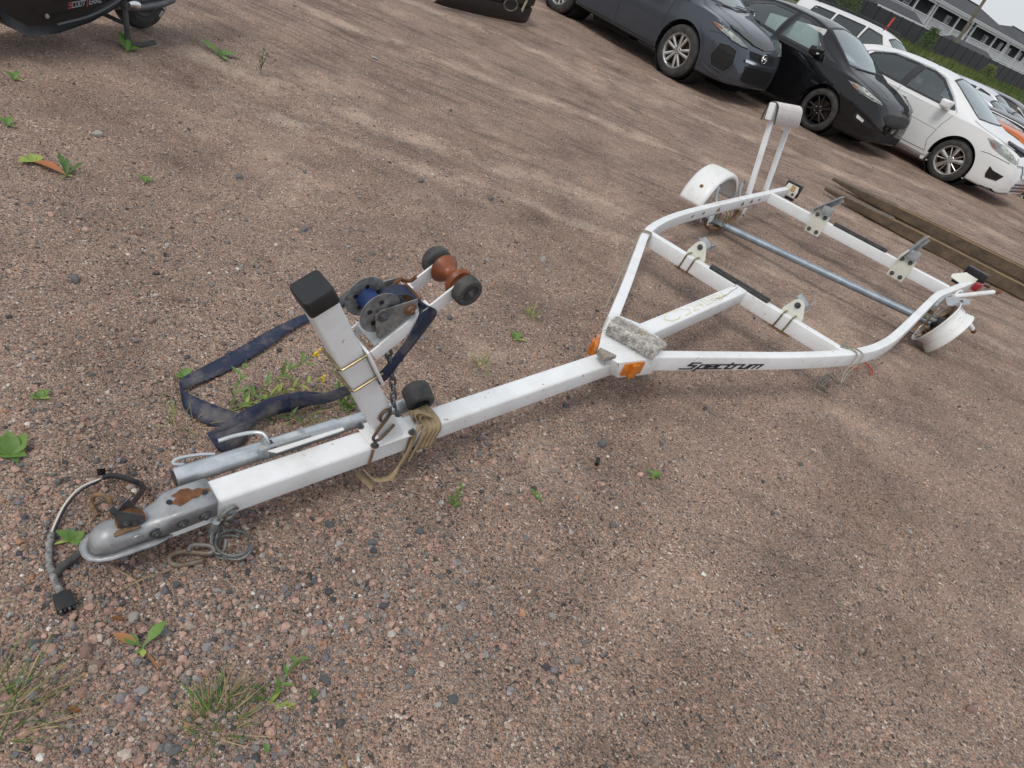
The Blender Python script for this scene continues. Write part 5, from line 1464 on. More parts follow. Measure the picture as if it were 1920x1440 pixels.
# ---------------------------------------------------------------- A: dark blue-grey crossover
GREYBLUE = paint('dark_blue_grey_paint', (.062, .074, .094), .3, .45, .05)
ca = Car('parked_crossover', 'dark blue-grey crossover with ten-spoke alloy wheels and a black hood deflector', (.297, 11.561), R_(-36.62), .92, SUV_A, GREYBLUE, cat='car')
for x in (0, -2.75):
    ca.arch(x, .05, None, .06)
    for sd_ in (-1, 1): ca.wheel(x, sd_, 'ten')
ca.window('windshield', [(-.05, -.60, 1.19), (.12, 0, 1.17), (-.05, .60, 1.19), (-.75, .53, 1.52), (-.95, 0, 1.56), (-.75, -.53, 1.52)], WINDG, .05, out=(1, 0, .8))
for sd_ in (-1, 1):
    ca.window('side_window', side_pts([(-.25, 1.075), (-.92, 1.50), (-1.30, 1.54), (-1.32, 1.10)], sd_), CLEARG, .035)
    ca.window('side_window', side_pts([(-1.42, 1.105), (-1.40, 1.545), (-2.2, 1.54), (-2.45, 1.16)], sd_), TINTG, .035)
    hl = [(.86, sd_*.46, .775), (.80, sd_*.60, .765), (.70, sd_*.74, .785), (.50, sd_*.875, .855), (.36, sd_*.905, .915), (.43, sd_*.88, .925), (.60, sd_*.77, .895), (.74, sd_*.62, .85), (.84, sd_*.50, .80)]
    h_ = ca.patch('headlight', hl, LAMPIN, .003, (1, sd_*1.1, .5), grid=.03)
    ca.patch('lens', hl, LENS, .014, (1, sd_*1.1, .5), parent=h_, grid=.03, skirt=.010)
    ca.strip('headlight_seam', hl, .012, TRIM, .004, (1, sd_*1.1, .5), parent=h_, closed=True)
    ca.patch('indicator', [(.50, sd_*.865, .855), (.37, sd_*.905, .912), (.42, sd_*.885, .922), (.55, sd_*.83, .875)], ORANGE, .008, (1, sd_*1.3, .5), parent=h_, grid=.03)
    for q in ((.66, sd_*.75, .845), (.77, sd_*.62, .812)):
        h, hn = ca.cast(Vector(q), Vector((1, sd_*1.1, .4)).normalized())
        MB().lathe(h+hn*.006, hn, [(-.01, .048), (.004, .046), (.002, .034), (-.006, 0)], 18).build('projector', CHROME, h_, (0, 0, 0), 50)
    # deep side vent with slats
    vt = [(.79, sd_*.65, .70), (.70, sd_*.75, .735), (.59, sd_*.84, .72), (.55, sd_*.87, .52), (.60, sd_*.83, .40), (.76, sd_*.68, .38), (.81, sd_*.62, .52)]
    v_ = ca.patch('fog_vent', vt, MESHB, .004, (1, sd_*1.0, .0), grid=.03)
    ca.strip('vent_frame', vt, .024, GREYBLUE, .016, (1, sd_*1.0, .0), parent=v_, closed=True)
    for z in (.48, .56, .63):
        ca.strip('vent_slat', [(.79, sd_*.66, z), (.60, sd_*.84, z+.012)], .014, TRIM, .018, (1, sd_*1.0, 0), parent=v_)
    ca.strip('sill_trim', side_pts([(-.46, .285), (-2.28, .285)], sd_), .075, TRIM, .008, (0, sd_, -.2))
    ca.strip('door_seam', side_pts([(-.38, 1.02), (-.42, .75), (-.45, .34)], sd_), .008, MESHB, .002, (0, sd_, 0))
    ca.strip('door_seam', side_pts([(-1.37, 1.05), (-1.40, .75), (-1.38, .34)], sd_), .008, MESHB, .002, (0, sd_, 0))
    ca.strip('bumper_seam', [(.40, sd_*.93, .80), (.55, sd_*.86, .82), (.60, sd_*.82, .815)], .008, MESHB, .002, (.5, sd_, 0))
    ca.strip('hood_seam', [(.02, sd_*.80, 1.09), (.35, sd_*.79, 1.02), (.58, sd_*.70, .96), (.76, sd_*.52, .88)], .008, MESHB, .002, (.3, sd_*.5, 1))
    ca.strip('hood_crease', [(.05, sd_*.45, 1.12), (.45, sd_*.43, 1.04), (.74, sd_*.36, .92)], .018, GREYBLUE, .008, (.3, 0, 1))
    ca.strip('bumper_fin', [(.46, sd_*.90, .40), (.60, sd_*.84, .355), (.74, sd_*.72, .325)], .05, GREYBLUE, .014, (1, sd_, -.2))
ca.patch('hood_deflector', [(.62, -.72, .94), (.75, -.56, .90), (.84, -.30, .86), (.87, 0, .85), (.84, .30, .86), (.75, .56, .90), (.62, .72, .94), (.56, .72, .965), (.68, .50, .945), (.78, 0, .91), (.68, -.50, .945), (.56, -.72, .965)], GLOSSB, .016, (.7, 0, 1), grid=.04)
g_ = [(.9, -.40, .755), (.92, 0, .74), (.9, .40, .755), (.9, .36, .66), (.93, .18, .64), (.93, -.18, .64), (.9, -.36, .66)]
gr_ = ca.patch('upper_grille', g_, MESHB, .004, (1, 0, .15), grid=.04)
honeycomb(ca, 'grille_mesh', g_, .026, TRIM, .012, (1, 0, .1), gr_)
lg = [(.9, -.44, .55), (.93, 0, .55), (.9, .44, .55), (.88, .40, .36), (.93, .2, .315), (.93, -.2, .315), (.88, -.40, .36)]
lg_ = ca.patch('lower_grille', lg, MESHB, .004, (1, 0, 0), grid=.04)
honeycomb(ca, 'grille_mesh', lg, .028, TRIM, .012, (1, 0, 0), lg_)
ca.strip('chrome_bar', [(.86, -.48, .615), (.91, -.25, .602), (.93, 0, .598), (.91, .25, .602), (.86, .48, .615)], .034, CHROME, .024, (1, 0, 0))
em = ca.cast(Vector((.93, 0, .70)), Vector((1, 0, .1)))[0]+Vector((.03, 0, 0))
ey, ez = Vector((0, 1, 0)), Vector((-.12, 0, 1))
emb = MB().tube([em+ey*.072*math.cos(t)+ez*.058*math.sin(t) for t in [2*math.pi*i/28 for i in range(28)]], .009, 8, closed=True).build('emblem', CHROME, ca.root, (0, 0, 0), 60)
for sgn in (-1, 1):
    MB().tube(smooth_path([em-ez*.012, em+ey*sgn*.022+ez*.020, em+ey*sgn*.036+ez*.016, em+ey*sgn*.048-ez*.014, em+ey*sgn*.058-ez*.030], 4), .008, 6).build('emblem_wing', CHROME, emb, (0, 0, 0), 60)
for sd_, x in ((-1, .10), (1, .05)):
    ca.strip('wiper', [(.06, -.5, 1.14), (.10, 0, 1.16), (.04, .45, 1.17)] if sd_ < 0 else [(.02, .1, 1.18), (-.02, .55, 1.2)], .025, TRIM, .014, (1, 0, .8))
ca.mirror(-.30, 1.10, GREYBLUE, .86)
MB().abox(-3.2, .5, -.55, .55, .20, .26).build('underbody', WELL, ca.root, (0, 0, 0), None)
MB().abox(-2.1, -1.2, -.62, -.35, .14, .22).build('exhaust_box', WELL, ca.root, (0, 0, 0), 40, bevel=.02)
ca.interior(-.05, -.95, 1.5)
ca.finish()

# ---------------------------------------------------------------- B: black compact sedan
BLACKC = paint('black_paint', (.005, .0055, .007), .28, .0, .04)
cb = Car('parked_sedan', 'black compact sedan with black wheels and a deployed white airbag behind the windshield', (2.765, 12.184), R_(-39.5), .88, SEDAN_A, BLACKC)
for x in (0, -2.65):
    cb.arch(x, .035, None, .05)
    for sd_ in (-1, 1): cb.wheel(x, sd_, 'black10')
cb.window('windshield', [(-.02, -.64, 1.065), (.06, -.35, 1.06), (.09, 0, 1.06), (.06, .35, 1.06), (-.02, .64, 1.065), (-.70, .52, 1.365), (-.78, 0, 1.405), (-.70, -.52, 1.365)], WINDG, .045, out=(1, 0, .8))
for sd_ in (-1, 1):
    cb.window('side_window', side_pts([(-.34, .985), (-.55, 1.13), (-.86, 1.33), (-1.06, 1.37), (-1.24, 1.375), (-1.28, 1.01)], sd_), CLEARG, .035, GLOSSB)
    cb.window('side_window', side_pts([(-1.38, 1.015), (-1.35, 1.375), (-1.85, 1.37), (-2.15, 1.27), (-2.32, 1.07)], sd_), CLEARG, .035, GLOSSB)
    cb.patch('quarter_trim', side_pts([(-.12, .975), (-.30, .99), (-.50, 1.11), (-.36, 1.06)], sd_), GLOSSB, .004, grid=.04)
    hl = [(.72, sd_*.53, .725), (.60, sd_*.68, .735), (.44, sd_*.80, .765), (.28, sd_*.87, .82), (.20, sd_*.885, .865), (.26, sd_*.87, .872), (.42, sd_*.79, .85), (.58, sd_*.68, .80), (.70, sd_*.56, .755)]
    h_ = cb.patch('headlight', hl, LAMPIN, .003, (1, sd_*1.2, .6), grid=.03)
    cb.patch('lens', hl, LENS, .012, (1, sd_*1.2, .6), parent=h_, grid=.03, skirt=.009)
    cb.strip('headlight_seam', hl, .012, MESHB, .004, (1, sd_*1.2, .6), parent=h_, closed=True)
    cb.patch('indicator', [(.38, sd_*.83, .79), (.27, sd_*.87, .83), (.28, sd_*.868, .855), (.37, sd_*.825, .835)], ORANGE, .006, (1, sd_*1.3, .6), parent=h_, grid=.03)
    for q in ((.47, sd_*.78, .80), (.60, sd_*.66, .765)):
        h, hn = cb.cast(Vector(q), Vector((1, sd_*1.2, .6)).normalized())
        MB().lathe(h+hn*.004, hn, [(-.01, .036), (.003, .034), (.001, .024), (-.006, 0)], 16).build('projector', CHROME, h_, (0, 0, 0), 50)
    fg = [(.74, sd_*.60, .40), (.58, sd_*.78, .43), (.52, sd_*.81, .47), (.54, sd_*.80, .54), (.70, sd_*.66, .48), (.80, sd_*.53, .42)]
    f_ = cb.patch('fog_recess', fg, MESHB, .004, (1, sd_, 0), grid=.03)
    cb.patch('fog_light', [(.66, sd_*.70, .44), (.57, sd_*.78, .465), (.56, sd_*.79, .515), (.66, sd_*.70, .475)], LAMPIN, .012, (1, sd_, 0), parent=f_, grid=.03)
    cb.strip('door_seam', side_pts([(-.30, .92), (-.42, .70), (-.44, .40), (-.38, .28)], sd_), .007, MESHB, .002, (0, sd_, 0))
    cb.strip('door_seam', side_pts([(-1.33, .98), (-1.36, .70), (-1.34, .30)], sd_), .007, MESHB, .002, (0, sd_, 0))
    cb.strip('hood_seam', [(-.02, sd_*.76, 1.0), (.25, sd_*.76, .94), (.45, sd_*.70, .89), (.66, sd_*.55, .835), (.74, sd_*.40, .815)], .010, MESHB, .002, (.3, sd_*.5, 1))
    cb.strip('bumper_seam', [(.26, sd_*.90, .70), (.36, sd_*.88, .735), (.44, sd_*.82, .76)], .006, MESHB, .002, (.4, sd_, 0))
    cb.strip('lip_edge', [(.34, sd_*.90, .295), (.60, sd_*.82, .285), (.78, sd_*.63, .28)], .010, MESHB, .003, (1, sd_, 0))
    cb.strip('body_crease', side_pts([(-.45, .80), (-1.5, .85), (-2.6, .90)], sd_), .016, BLACKC, .006, (0, sd_, 0))
    cb.strip('hood_crease', [(.05, sd_*.40, 1.03), (.40, sd_*.38, .965), (.68, sd_*.30, .87)], .016, BLACKC, .007, (.3, 0, 1))
gp = [(.84, -.50, .605), (.85, -.32, .655), (.85, .32, .655), (.84, .50, .605), (.87, .36, .515), (.89, .15, .505), (.89, -.15, .505), (.87, -.36, .515)]
g_ = cb.patch('upper_grille', gp, MESHB, .004, (1, 0, .2), grid=.04)
cb.strip('grille_frame', gp, .016, TRIM, .008, (1, 0, .2), parent=g_, closed=True)
for k in range(5):
    z = .528+.028*k; yy = .36+.02*min(k, 3)
    cb.strip('grille_bar', [(.87, -yy, z), (.9, 0, z), (.87, yy, z)], .011, TRIM, .012, (1, 0, .1), parent=g_)
lp = [(.86, -.50, .345), (.9, 0, .37), (.86, .50, .345), (.84, .52, .265), (.9, 0, .245), (.84, -.52, .265)]
l_ = cb.patch('lower_grille', lp, MESHB, .004, (1, 0, 0), grid=.04)
for z in (.275, .30, .325): cb.strip('grille_bar', [(.84, -.46, z), (.9, 0, z), (.84, .46, z)], .010, TRIM, .014, (1, 0, 0), parent=l_)
pl = MB().box((.912, 0, .435), (1, 0, 0), (0, 1, 0), (.1, 0, 1), .006, .155, .055).build('front_plate', TRIM, cb.root, (0, 0, 0), 40, bevel=.004)
logo = [[(-.5, -.1), (-.1, .35), (.35, -.1)], [(-.35, -.1), (.6, -.1)], [(.45, .4), (.6, .25), (.45, .1)], [(-.2, -.32), (.3, -.32)]]
strokes(logo, .10, lambda x, y: Vector((.9205+y*.012, -.035-x*.075*-1, .44+y*.09))).build('plate_logo', M('plate_white', (.7, .7, .7), .5), pl, (0, 0, 0), None)
h, hn = cb.cast(Vector((.80, 0, .76)), Vector((1, 0, .9)).normalized())
eb = MB().ball((0, 0, 0), .058, .024, .006, 20, 8); mt = Matrix.Translation(h+hn*.004) @ hn.to_track_quat('Z', 'Y').to_matrix().to_4x4()
eb.v = [mt @ v for v in eb.v]; eb.build('oval_emblem', M('emblem_blue', (.02, .06, .22), .2, .2, coat=.5), cb.root, (0, 0, 0), 60)
ring_ = MB().tube([mt @ Vector((.058*math.cos(t), .024*math.sin(t), .003)) for t in [2*math.pi*i/24 for i in range(24)]], .003, 6, closed=True); ring_.build('emblem_ring', CHROME, cb.root, (0, 0, 0), 60)
for q in ((.50, -.78, .66), (.52, -.77, .60)):
    h, hn = cb.cast(Vector(q), Vector((.6, -1, 0)).normalized())
    MB().lathe(h, hn, [(.0005, .010), (.002, .008), (.002, 0)], 8).build('paint_chip', M('bare_primer', (.6, .6, .58), .7), cb.root, (0, 0, 0), None)
cb.mirror(-.48, 1.02, BLACKC, .84)
cb.strip('wiper', [(.07, -.52, 1.05), (.11, -.1, 1.06), (.08, .4, 1.07)], .022, TRIM, .012, (1, 0, .8))
MB().abox(-3.0, .5, -.55, .55, .16, .20).build('underbody', WELL, cb.root, (0, 0, 0), None)
cb.interior(-.12, -1.02, 1.4, airbag=True)
cb.finish()

# ---------------------------------------------------------------- C: white mid-size sedan with a sprung hood and torn bumper
WHITEC = paint('white_car_paint', (.74, .75, .75), .3, 0, .10)
cc = Car('damaged_sedan', 'white sedan with silver five-spoke wheels, sprung hood and torn front bumper', (5.252, 12.793), R_(-38.4), .89, SEDAN_B, WHITEC)
for x in (0, -2.775):
    cc.arch(x, .030, None, .05)
    for sd_ in (-1, 1): cc.wheel(x, sd_, 'five')
cc.window('windshield', [(-.06, -.65, 1.06), (.02, -.35, 1.055), (.05, 0, 1.055), (.02, .35, 1.055), (-.06, .65, 1.06), (-.80, .525, 1.365), (-.90, 0, 1.41), (-.80, -.525, 1.365)], WINDG, .04, out=(1, 0, .8))
for sd_ in (-1, 1):
    fw_ = [(-.42, 1.0), (-.62, 1.14), (-.94, 1.325), (-1.15, 1.37), (-1.33, 1.375), (-1.37, 1.02)]
    rw_ = [(-1.47, 1.025), (-1.44, 1.378), (-1.95, 1.365), (-2.25, 1.27), (-2.36, 1.07)]
    cc.window('side_window', side_pts(fw_, sd_), CLEARG, .03, TRIM)
    cc.window('side_window', side_pts(rw_, sd_), TINTG, .03, TRIM)
    cc.window('quarter_window', side_pts([(-2.44, 1.085), (-2.34, 1.24), (-2.52, 1.16), (-2.60, 1.10)], sd_), TINTG, .02, TRIM)
    cc.strip('window_chrome', side_pts([(-.36, .985), (-.60, 1.16), (-.93, 1.355), (-1.2, 1.405), (-1.9, 1.398), (-2.3, 1.29), (-2.62, 1.10)], sd_), .016, CHROME, .010, (0, sd_, 0))
    cc.patch('pillar_trim', side_pts([(-1.375, 1.01), (-1.345, 1.385), (-1.43, 1.39), (-1.465, 1.015)], sd_), GLOSSB, .005, grid=.04)
    hl = [(.80, sd_*.60, .655), (.70, sd_*.71, .675), (.56, sd_*.81, .715), (.42, sd_*.875, .765), (.30, sd_*.895, .86), (.38, sd_*.87, .865), (.55, sd_*.78, .825), (.70, sd_*.67, .765), (.79, sd_*.60, .705)]
    h_ = cc.patch('headlight', hl, LAMPIN, .003, (1, sd_*1.3, .5), grid=.03)
    cc.patch('lens', hl, LENS, .012, (1, sd_*1.3, .5), parent=h_, grid=.03, skirt=.009)
    cc.patch('indicator', [(.50, sd_*.835, .745), (.41, sd_*.875, .775), (.34, sd_*.888, .835), (.42, sd_*.86, .81)], ORANGE, .006, (1, sd_*1.5, .5), parent=h_, grid=.03)
    for q in ((.58, sd_*.78, .765), (.68, sd_*.69, .725)):
        h, hn = cc.cast(Vector(q), Vector((1, sd_*1.2, .5)).normalized())
        MB().lathe(h+hn*.004, hn, [(-.01, .036), (.003, .034), (.001, .022), (-.006, 0)], 16).build('projector', DULL, h_, (0, 0, 0), 50)
    fg = [(.78, sd_*.68, .46), (.62, sd_*.80, .48), (.56, sd_*.84, .52), (.57, sd_*.835, .40), (.60, sd_*.82, .345), (.74, sd_*.72, .36)]
    f_ = cc.patch('fog_recess', fg, GLOSSB, .005, (1, sd_, 0), grid=.03)
    h, hn = cc.cast(Vector((.62, sd_*.80, .40)), Vector((1, sd_, 0)).normalized())
    MB().lathe(h+hn*.006, hn, [(-.01, .038), (.006, .036), (.004, .0)], 18).build('fog_light', LAMPIN, f_, (0, 0, 0), 50)
    cc.strip('door_seam', side_pts([(-.36, .96), (-.45, .74), (-.50, .45), (-.43, .30)], sd_), .007, MESHB, .002, (0, sd_, 0))
    cc.strip('door_seam', side_pts([(-1.42, 1.0), (-1.45, .70), (-1.42, .30)], sd_), .007, MESHB, .002, (0, sd_, 0))
    cc.strip('door_bottom_seam', side_pts([(-.43, .30), (-.9, .295), (-1.42, .30)], sd_), .007, MESHB, .002, (0, sd_, 0))
    cc.strip('hood_gap', [(-.06, sd_*.79, 1.0), (.20, sd_*.79, .95), (.42, sd_*.74, .91), (.60, sd_*.66, .87), (.74, sd_*.52, .83)], .014, MESHB, .003, (.3, sd_*.6, 1))
    cc.strip('bumper_seam', [(.34, sd_*.905, .655), (.44, sd_*.875, .67), (.60, sd_*.80, .665), (.74, sd_*.69, .655)], .008, MESHB, .002, (.6, sd_, 0))
    cc.strip('body_crease', side_pts([(-.45, .66), (-1.5, .70), (-2.6, .76)], sd_), .018, WHITEC, .006, (0, sd_, 0))
    cc.strip('sill', side_pts([(-.40, .235), (-2.4, .235)], sd_), .06, WHITEC, .012, (0, sd_, -.2))
    MB().box((-1.30, sd_*.925, .875), (1, 0, .05), (0, 1, 0), (0, 0, 1), .10, .012, .014).build('door_handle', CHROME, cc.root, (0, 0, 0), 50, bevel=.008)
cc.patch('hood_opening', [(.66, -.60, .84), (.76, -.50, .805), (.86, -.20, .775), (.88, .2, .77), (.80, .2, .82), (.78, -.2, .825), (.68, -.48, .855)], MESHB, .010, (.7, -.3, 1), grid=.04)
sh = cc.patch('sprung_hood_edge', [(.55, -.62, .90), (.70, -.48, .87), (.80, -.20, .845), (.82, .3, .84), (.74, .3, .87), (.72, -.15, .875), (.62, -.42, .895), (.50, -.58, .92)], M('grey_hood_lining', (.07, .075, .085), .5, 0, var=.3), .040, (.6, -.2, 1), grid=.04, skirt=.03)
gp = [(.93, -.40, .72), (.95, 0, .74), (.93, .40, .72), (.93, .34, .54), (.96, 0, .50), (.93, -.34, .54)]
g_ = cc.patch('upper_grille', gp, MESHB, .004, (1, 0, .1), grid=.04)
cc.strip('grille_surround', gp, .05, CHROME, .016, (1, 0, .1), parent=g_, closed=True)
for k in range(4): cc.strip('grille_bar', [(.93, -.33, .57+.04*k), (.96, 0, .56+.04*k), (.93, .33, .57+.04*k)], .014, TRIM, .016, (1, 0, .1), parent=g_)
bb = cc.patch('torn_bumper_flap', [(.84, -.62, .66), (.92, -.42, .68), (.93, -.34, .80), (.86, -.50, .80), (.80, -.58, .76)], WHITEC, .03, (1, -.5, .2), grid=.03, skirt=.02)
for z, y0 in ((.40, .40), (.345, .44), (.29, .40)):
    for k in range(6): cc.strip('lower_slot', [(.95, -y0+k*.14, z), (.95, -y0+.10+k*.14, z)], .032, MESHB, .005, (1, 0, 0))
cc.strip('torn_edge', [(.60, -.80, .215), (.72, -.71, .24), (.80, -.62, .20), (.90, -.45, .235), (.95, -.2, .21), (.95, .1, .24)], .03, MESHB, .006, (1, -.4, -.3))
cc.mirror(-.55, 1.03, WHITEC, .85)
MB().abox(-3.2, .5, -.55, .55, .15, .20).build('underbody', WELL, cc.root, (0, 0, 0), None)
MB().prism([(-.36, -.885, .30), (-.46, -.89, .28), (-.44, -.88, .16), (-.38, -.88, .16)], (0, .2, 0)).build('mud_flap', WHITEC, cc.root, (0, 0, 0), None, bevel=.01)
cc.interior(-.20, -1.10, 1.4)
cc.finish()

# ------------------------------------------------------------------ simple cars further along the rows
def far_car(name, label, px, py, depth, prm, mat, yaw=-38.0, win=CLEARG, roof_pt=None, extra=None, wheels=True):
    """placed by a point of its roof (px, py) at the distance of its row"""
    q = CAM+ray(px, py)*depth
    H = max(z for x, z in prm['zt'])
    lx, ly = roof_pt or (-1.3, -.45)
    d = Vector((math.cos(R_(yaw)), math.sin(R_(yaw)), 0)); l = Vector((-d.y, d.x, 0))
    base = q-d*lx-l*ly; zg = q.z-H+.01
    c = Car(name, label, (base.x, base.y), R_(yaw), 0, prm, mat, step=.06)
    c.root.location.z = zg
    top = [x for x, z in prm['zt']]
    wb = -2.75
    for x in (0, wb):
        c.arch(x, .04, None, .06)
        if wheels:
            for sd_ in (-1, 1): c.wheel(x, sd_, 'ten')
    k = H/1.475
    tall = H > 1.6
    ws_ = [(-.02, -.64, 1.07*k), (.07, 0, 1.065*k), (-.02, .64, 1.07*k), (-.72, .53, 1.37*k), (-.80, 0, 1.40*k), (-.72, -.53, 1.37*k)] if not tall else [(.05, -.66, 1.17), (.12, 0, 1.16), (.05, .66, 1.17), (-.62, .60, H-.19), (-.72, 0, H-.13), (-.62, -.60, H-.19)]
    c.window('windshield', ws_, win, .05, out=(1, 0, .8))
    for sd_ in (-1, 1):
        if not tall:
            c.window('side_window', side_pts([(-.40, 1.0*k), (-.90, 1.32*k), (-1.24, 1.372*k), (-1.30, 1.015*k)], sd_), win, .035)
            c.window('side_window', side_pts([(-1.40, 1.02*k), (-1.37, 1.372*k), (-1.9, 1.35*k), (-2.30, 1.08*k)], sd_), win, .035)
        else:
            c.window('side_window', side_pts([(-.42, 1.12), (-.86, H-.20), (-1.35, H-.15), (-1.40, 1.13)], sd_), win, .04)
            c.window('side_window', side_pts([(-1.50, 1.13), (-1.46, H-.15), (-2.45, H-.14), (-2.50, 1.14)], sd_), TINTG, .04)
            c.window('side_window', side_pts([(-2.60, 1.15), (-2.56, H-.145), (-3.3, H-.17), (-3.42, 1.18)], sd_), TINTG, .04)
    c.interior(-.12, -1.05, H, rear=False)
    c.mirror(-.5, 1.02*k if not tall else 1.15, mat, .85)
    for sd_ in (-1, 1):
        c.patch('headlight', [(.70, sd_*.56, .70), (.45, sd_*.80, .75), (.28, sd_*.87, .83), (.42, sd_*.79, .84), (.70, sd_*.57, .76)], LAMPIN, .004, (1, sd_*1.2, .6), grid=.05)
    c.patch('grille', [(.9, -.36, .66), (.9, .36, .66), (.9, .30, .50), (.9, -.30, .50)], MESHB, .005, (1, 0, .1), grid=.06)
    if extra: extra(c, H)
    c.finish()
    return c
SILVER = paint('silver_paint', (.52, .54, .58), .3, .4, .15)
DKGREY = paint('dark_grey_paint', (.05, .055, .065), .3, .3, .15)
PALE = paint('pale_silver_paint', (.60, .62, .66), .3, .2, .15)
def rails_(c, H):
    for sd_ in (-1, 1):
        MB().tube(smooth_path([(-.95, sd_*.60, H-.055), (-1.10, sd_*.60, H+.02), (-2.2, sd_*.60, H+.055), (-3.2, sd_*.60, H+.02), (-3.35, sd_*.60, H-.05)], 5), .022, 8).build('roof_rail', TRIM, c.root, (0, 0, 0), 60)
far_car('parked_van', 'tall white minivan with tinted rear glass and black roof rails behind the black sedan', 1655, 52, 20.0, VAN_A, paint('white_van_paint', (.72, .73, .74), .3, 0, .15), roof_pt=(-1.0, -.66), extra=rails_)
far_car('parked_wagon', 'silver-white car in the rear row behind the damaged white sedan', 1835, 157, 21.0, morph(SEDAN_B), PALE, roof_pt=(-1.4, -.5))
far_car('parked_coupe', 'silver sedan tucked close beside the damaged white sedan', 1824, 166, 15.6, SEDAN_A, SILVER, roof_pt=(-1.25, -.5))
def red_trim(c, H):
    c.strip('red_edge', [(-1.9, -.55, 1.36), (-1.2, -.57, 1.42), (-.9, -.57, 1.37)], .035, M('red_edge_paint', (.45, .05, .04), .4), .010, (0, -.4, 1))
far_car('parked_hatchback', 'dark grey car with a red roof edge beyond the silver sedan', 1868, 190, 16.2, morph(SEDAN_A), DKGREY, roof_pt=(-1.2, -.5), extra=red_trim)
far_car('parked_truck', 'black tall vehicle parked at the far end of the rear row', 1898, 183, 23.0, VAN_A, paint('black_truck_paint', (.012, .012, .014), .3, 0, .15), roof_pt=(-1.2, -.6), win=TINTG)
def tarp(c, H):
    b = []
    pts = [(-.35, -.86, .96), (-.85, -.72, 1.33), (-1.3, -.66, 1.385), (-2.0, -.66, 1.37), (-2.35, -.80, 1.05), (-1.4, -.92, .92)]
    o = c.patch('tarp_sheet', pts, M('crumpled_silver_tarp', (.52, .54, .56), .45, .2, col2=(.30, .31, .33), vscale=7, bump=1.0, bscale=9), .03, (0, -1, .2), grid=.06)
    c.strip('white_piping', [(-.5, -.62, 1.2), (-.9, -.60, 1.40), (-1.6, -.58, 1.44), (-2.3, -.58, 1.37)], .02, M('white_piping', (.7, .7, .7), .5), .012, (0, -.5, 1))
far_car('tarped_car', 'low black car with a silver tarp over its side beside the damaged white sedan', 1893, 216, 14.3, morph(SEDAN_A), BLACKC, roof_pt=(-1.3, -.5), extra=tarp)
far_car('orange_car', 'orange car with a dark windshield beside the tarped black car', 1912, 246, 13.6, morph(SEDAN_A), paint('orange_paint', (.52, .13, .03), .3, 0, .15), roof_pt=(-1.0, -.5), win=TINTG)

# ------------------------------------------------------------------ fence, bank, houses
FE0 = G(1625, 0, 3.0); FE1 = G(1916, 138, 3.0)
FE = (FE1-FE0).normalized(); FNR = Vector((-FE.y, FE.x, 0))
def FQ(q, off, z): return FE0+FE*q+FNR*off+Vector((0, 0, z-3.0))
def PQ(px, py, off):
    """pixel on the upright plane `off` behind the fence: (q, z)"""
    r = ray(px, py); o = FE0+FNR*off
    t = (o-CAM).dot(FNR)/r.dot(FNR); p = CAM+r*t
    return (p-FE0).dot(FE), p.z
def bank_z(off):
    t = min(1, max(0, (off+30)/22)); return -.45+1.66*t*t*(3-2*t)
bq = np.linspace(-60, 160, 90); bo = np.concatenate([np.linspace(-32, 2, 24), [14, 40, 90]])
bv = []; bf = []
for i, o in enumerate(bo):
    for j, q in enumerate(bq):
        p = FQ(q, o, bank_z(o)+.18*(float(vnoise(q*.4, o*.4, 21))-.5)+max(0, o)*.03); bv.append(p)
nq = len(bq)
for i in range(len(bo)-1):
    for j in range(nq-1): bf.append((i*nq+j, i*nq+j+1, (i+1)*nq+j+1, (i+1)*nq+j))
bank = MB().add(bv, bf).build('grass_bank', M('weedy_earth', (.06, .085, .025), .95, 0, col2=(.10, .085, .04), vscale=.6, bump=.5, bscale=3), None, (0, 0, 0), 180)
prop(bank, kind='structure')
GREENS = [M('bank_grass_green', (.075, .125, .022), .8, 0, col2=(.045, .08, .016), vscale=.8), M('bank_grass_yellow', (.16, .17, .04), .8, 0, col2=(.09, .12, .03), vscale=.8)]
for gi_, gm_ in enumerate(GREENS):
    n = 34000
    q = RNG.uniform(-12, 75, n); o = -26+26*RNG.random(n)**.7
    hh = RNG.uniform(.18, .55, n)*(1+.7*vnoise(q*.35, o*.35, 31+gi_))*.8
    az = RNG.uniform(0, 6.28, n); lean = RNG.uniform(.05, .45, n)
    keep = vnoise(q*.25, o*.25, 41+gi_) > (.36 if gi_ == 0 else .5)
    q, o, hh, az, lean = q[keep], o[keep], hh[keep], az[keep], lean[keep]; n = len(q)
    bz = np.array([bank_z(v) for v in o])-.05
    base = np.array(FE0)[None, :]+np.outer(q, FE)+np.outer(o, FNR); base[:, 2] = bz
    sd3 = np.stack([np.cos(az), np.sin(az), np.zeros(n)], -1)*(.018+.02*RNG.random(n))[:, None]
    tip = base+np.stack([np.cos(az+1.57)*lean*hh, np.sin(az+1.57)*lean*hh, hh], -1)
    V = np.concatenate([base-sd3, base+sd3, tip], 1).reshape(-1, 3)
    me = bpy.data.meshes.new('bank_grass'); me.vertices.add(3*n); me.vertices.foreach_set('co', V.astype(np.float32).ravel())
    me.loops.add(3*n); me.loops.foreach_set('vertex_index', np.arange(3*n, dtype=np.int32))
    me.polygons.add(n); me.polygons.foreach_set('loop_start', np.arange(0, 3*n, 3, dtype=np.int32)); me.update(); me.validate()
    me.materials.append(gm_)
    o_ = bpy.data.objects.new('bank_grass', me); COL.objects.link(o_)
    prop(o_, kind='stuff', label='tall green weeds on the bank below the fence' if gi_ == 0 else 'yellowing weeds on the bank below the fence', cat='weeds')
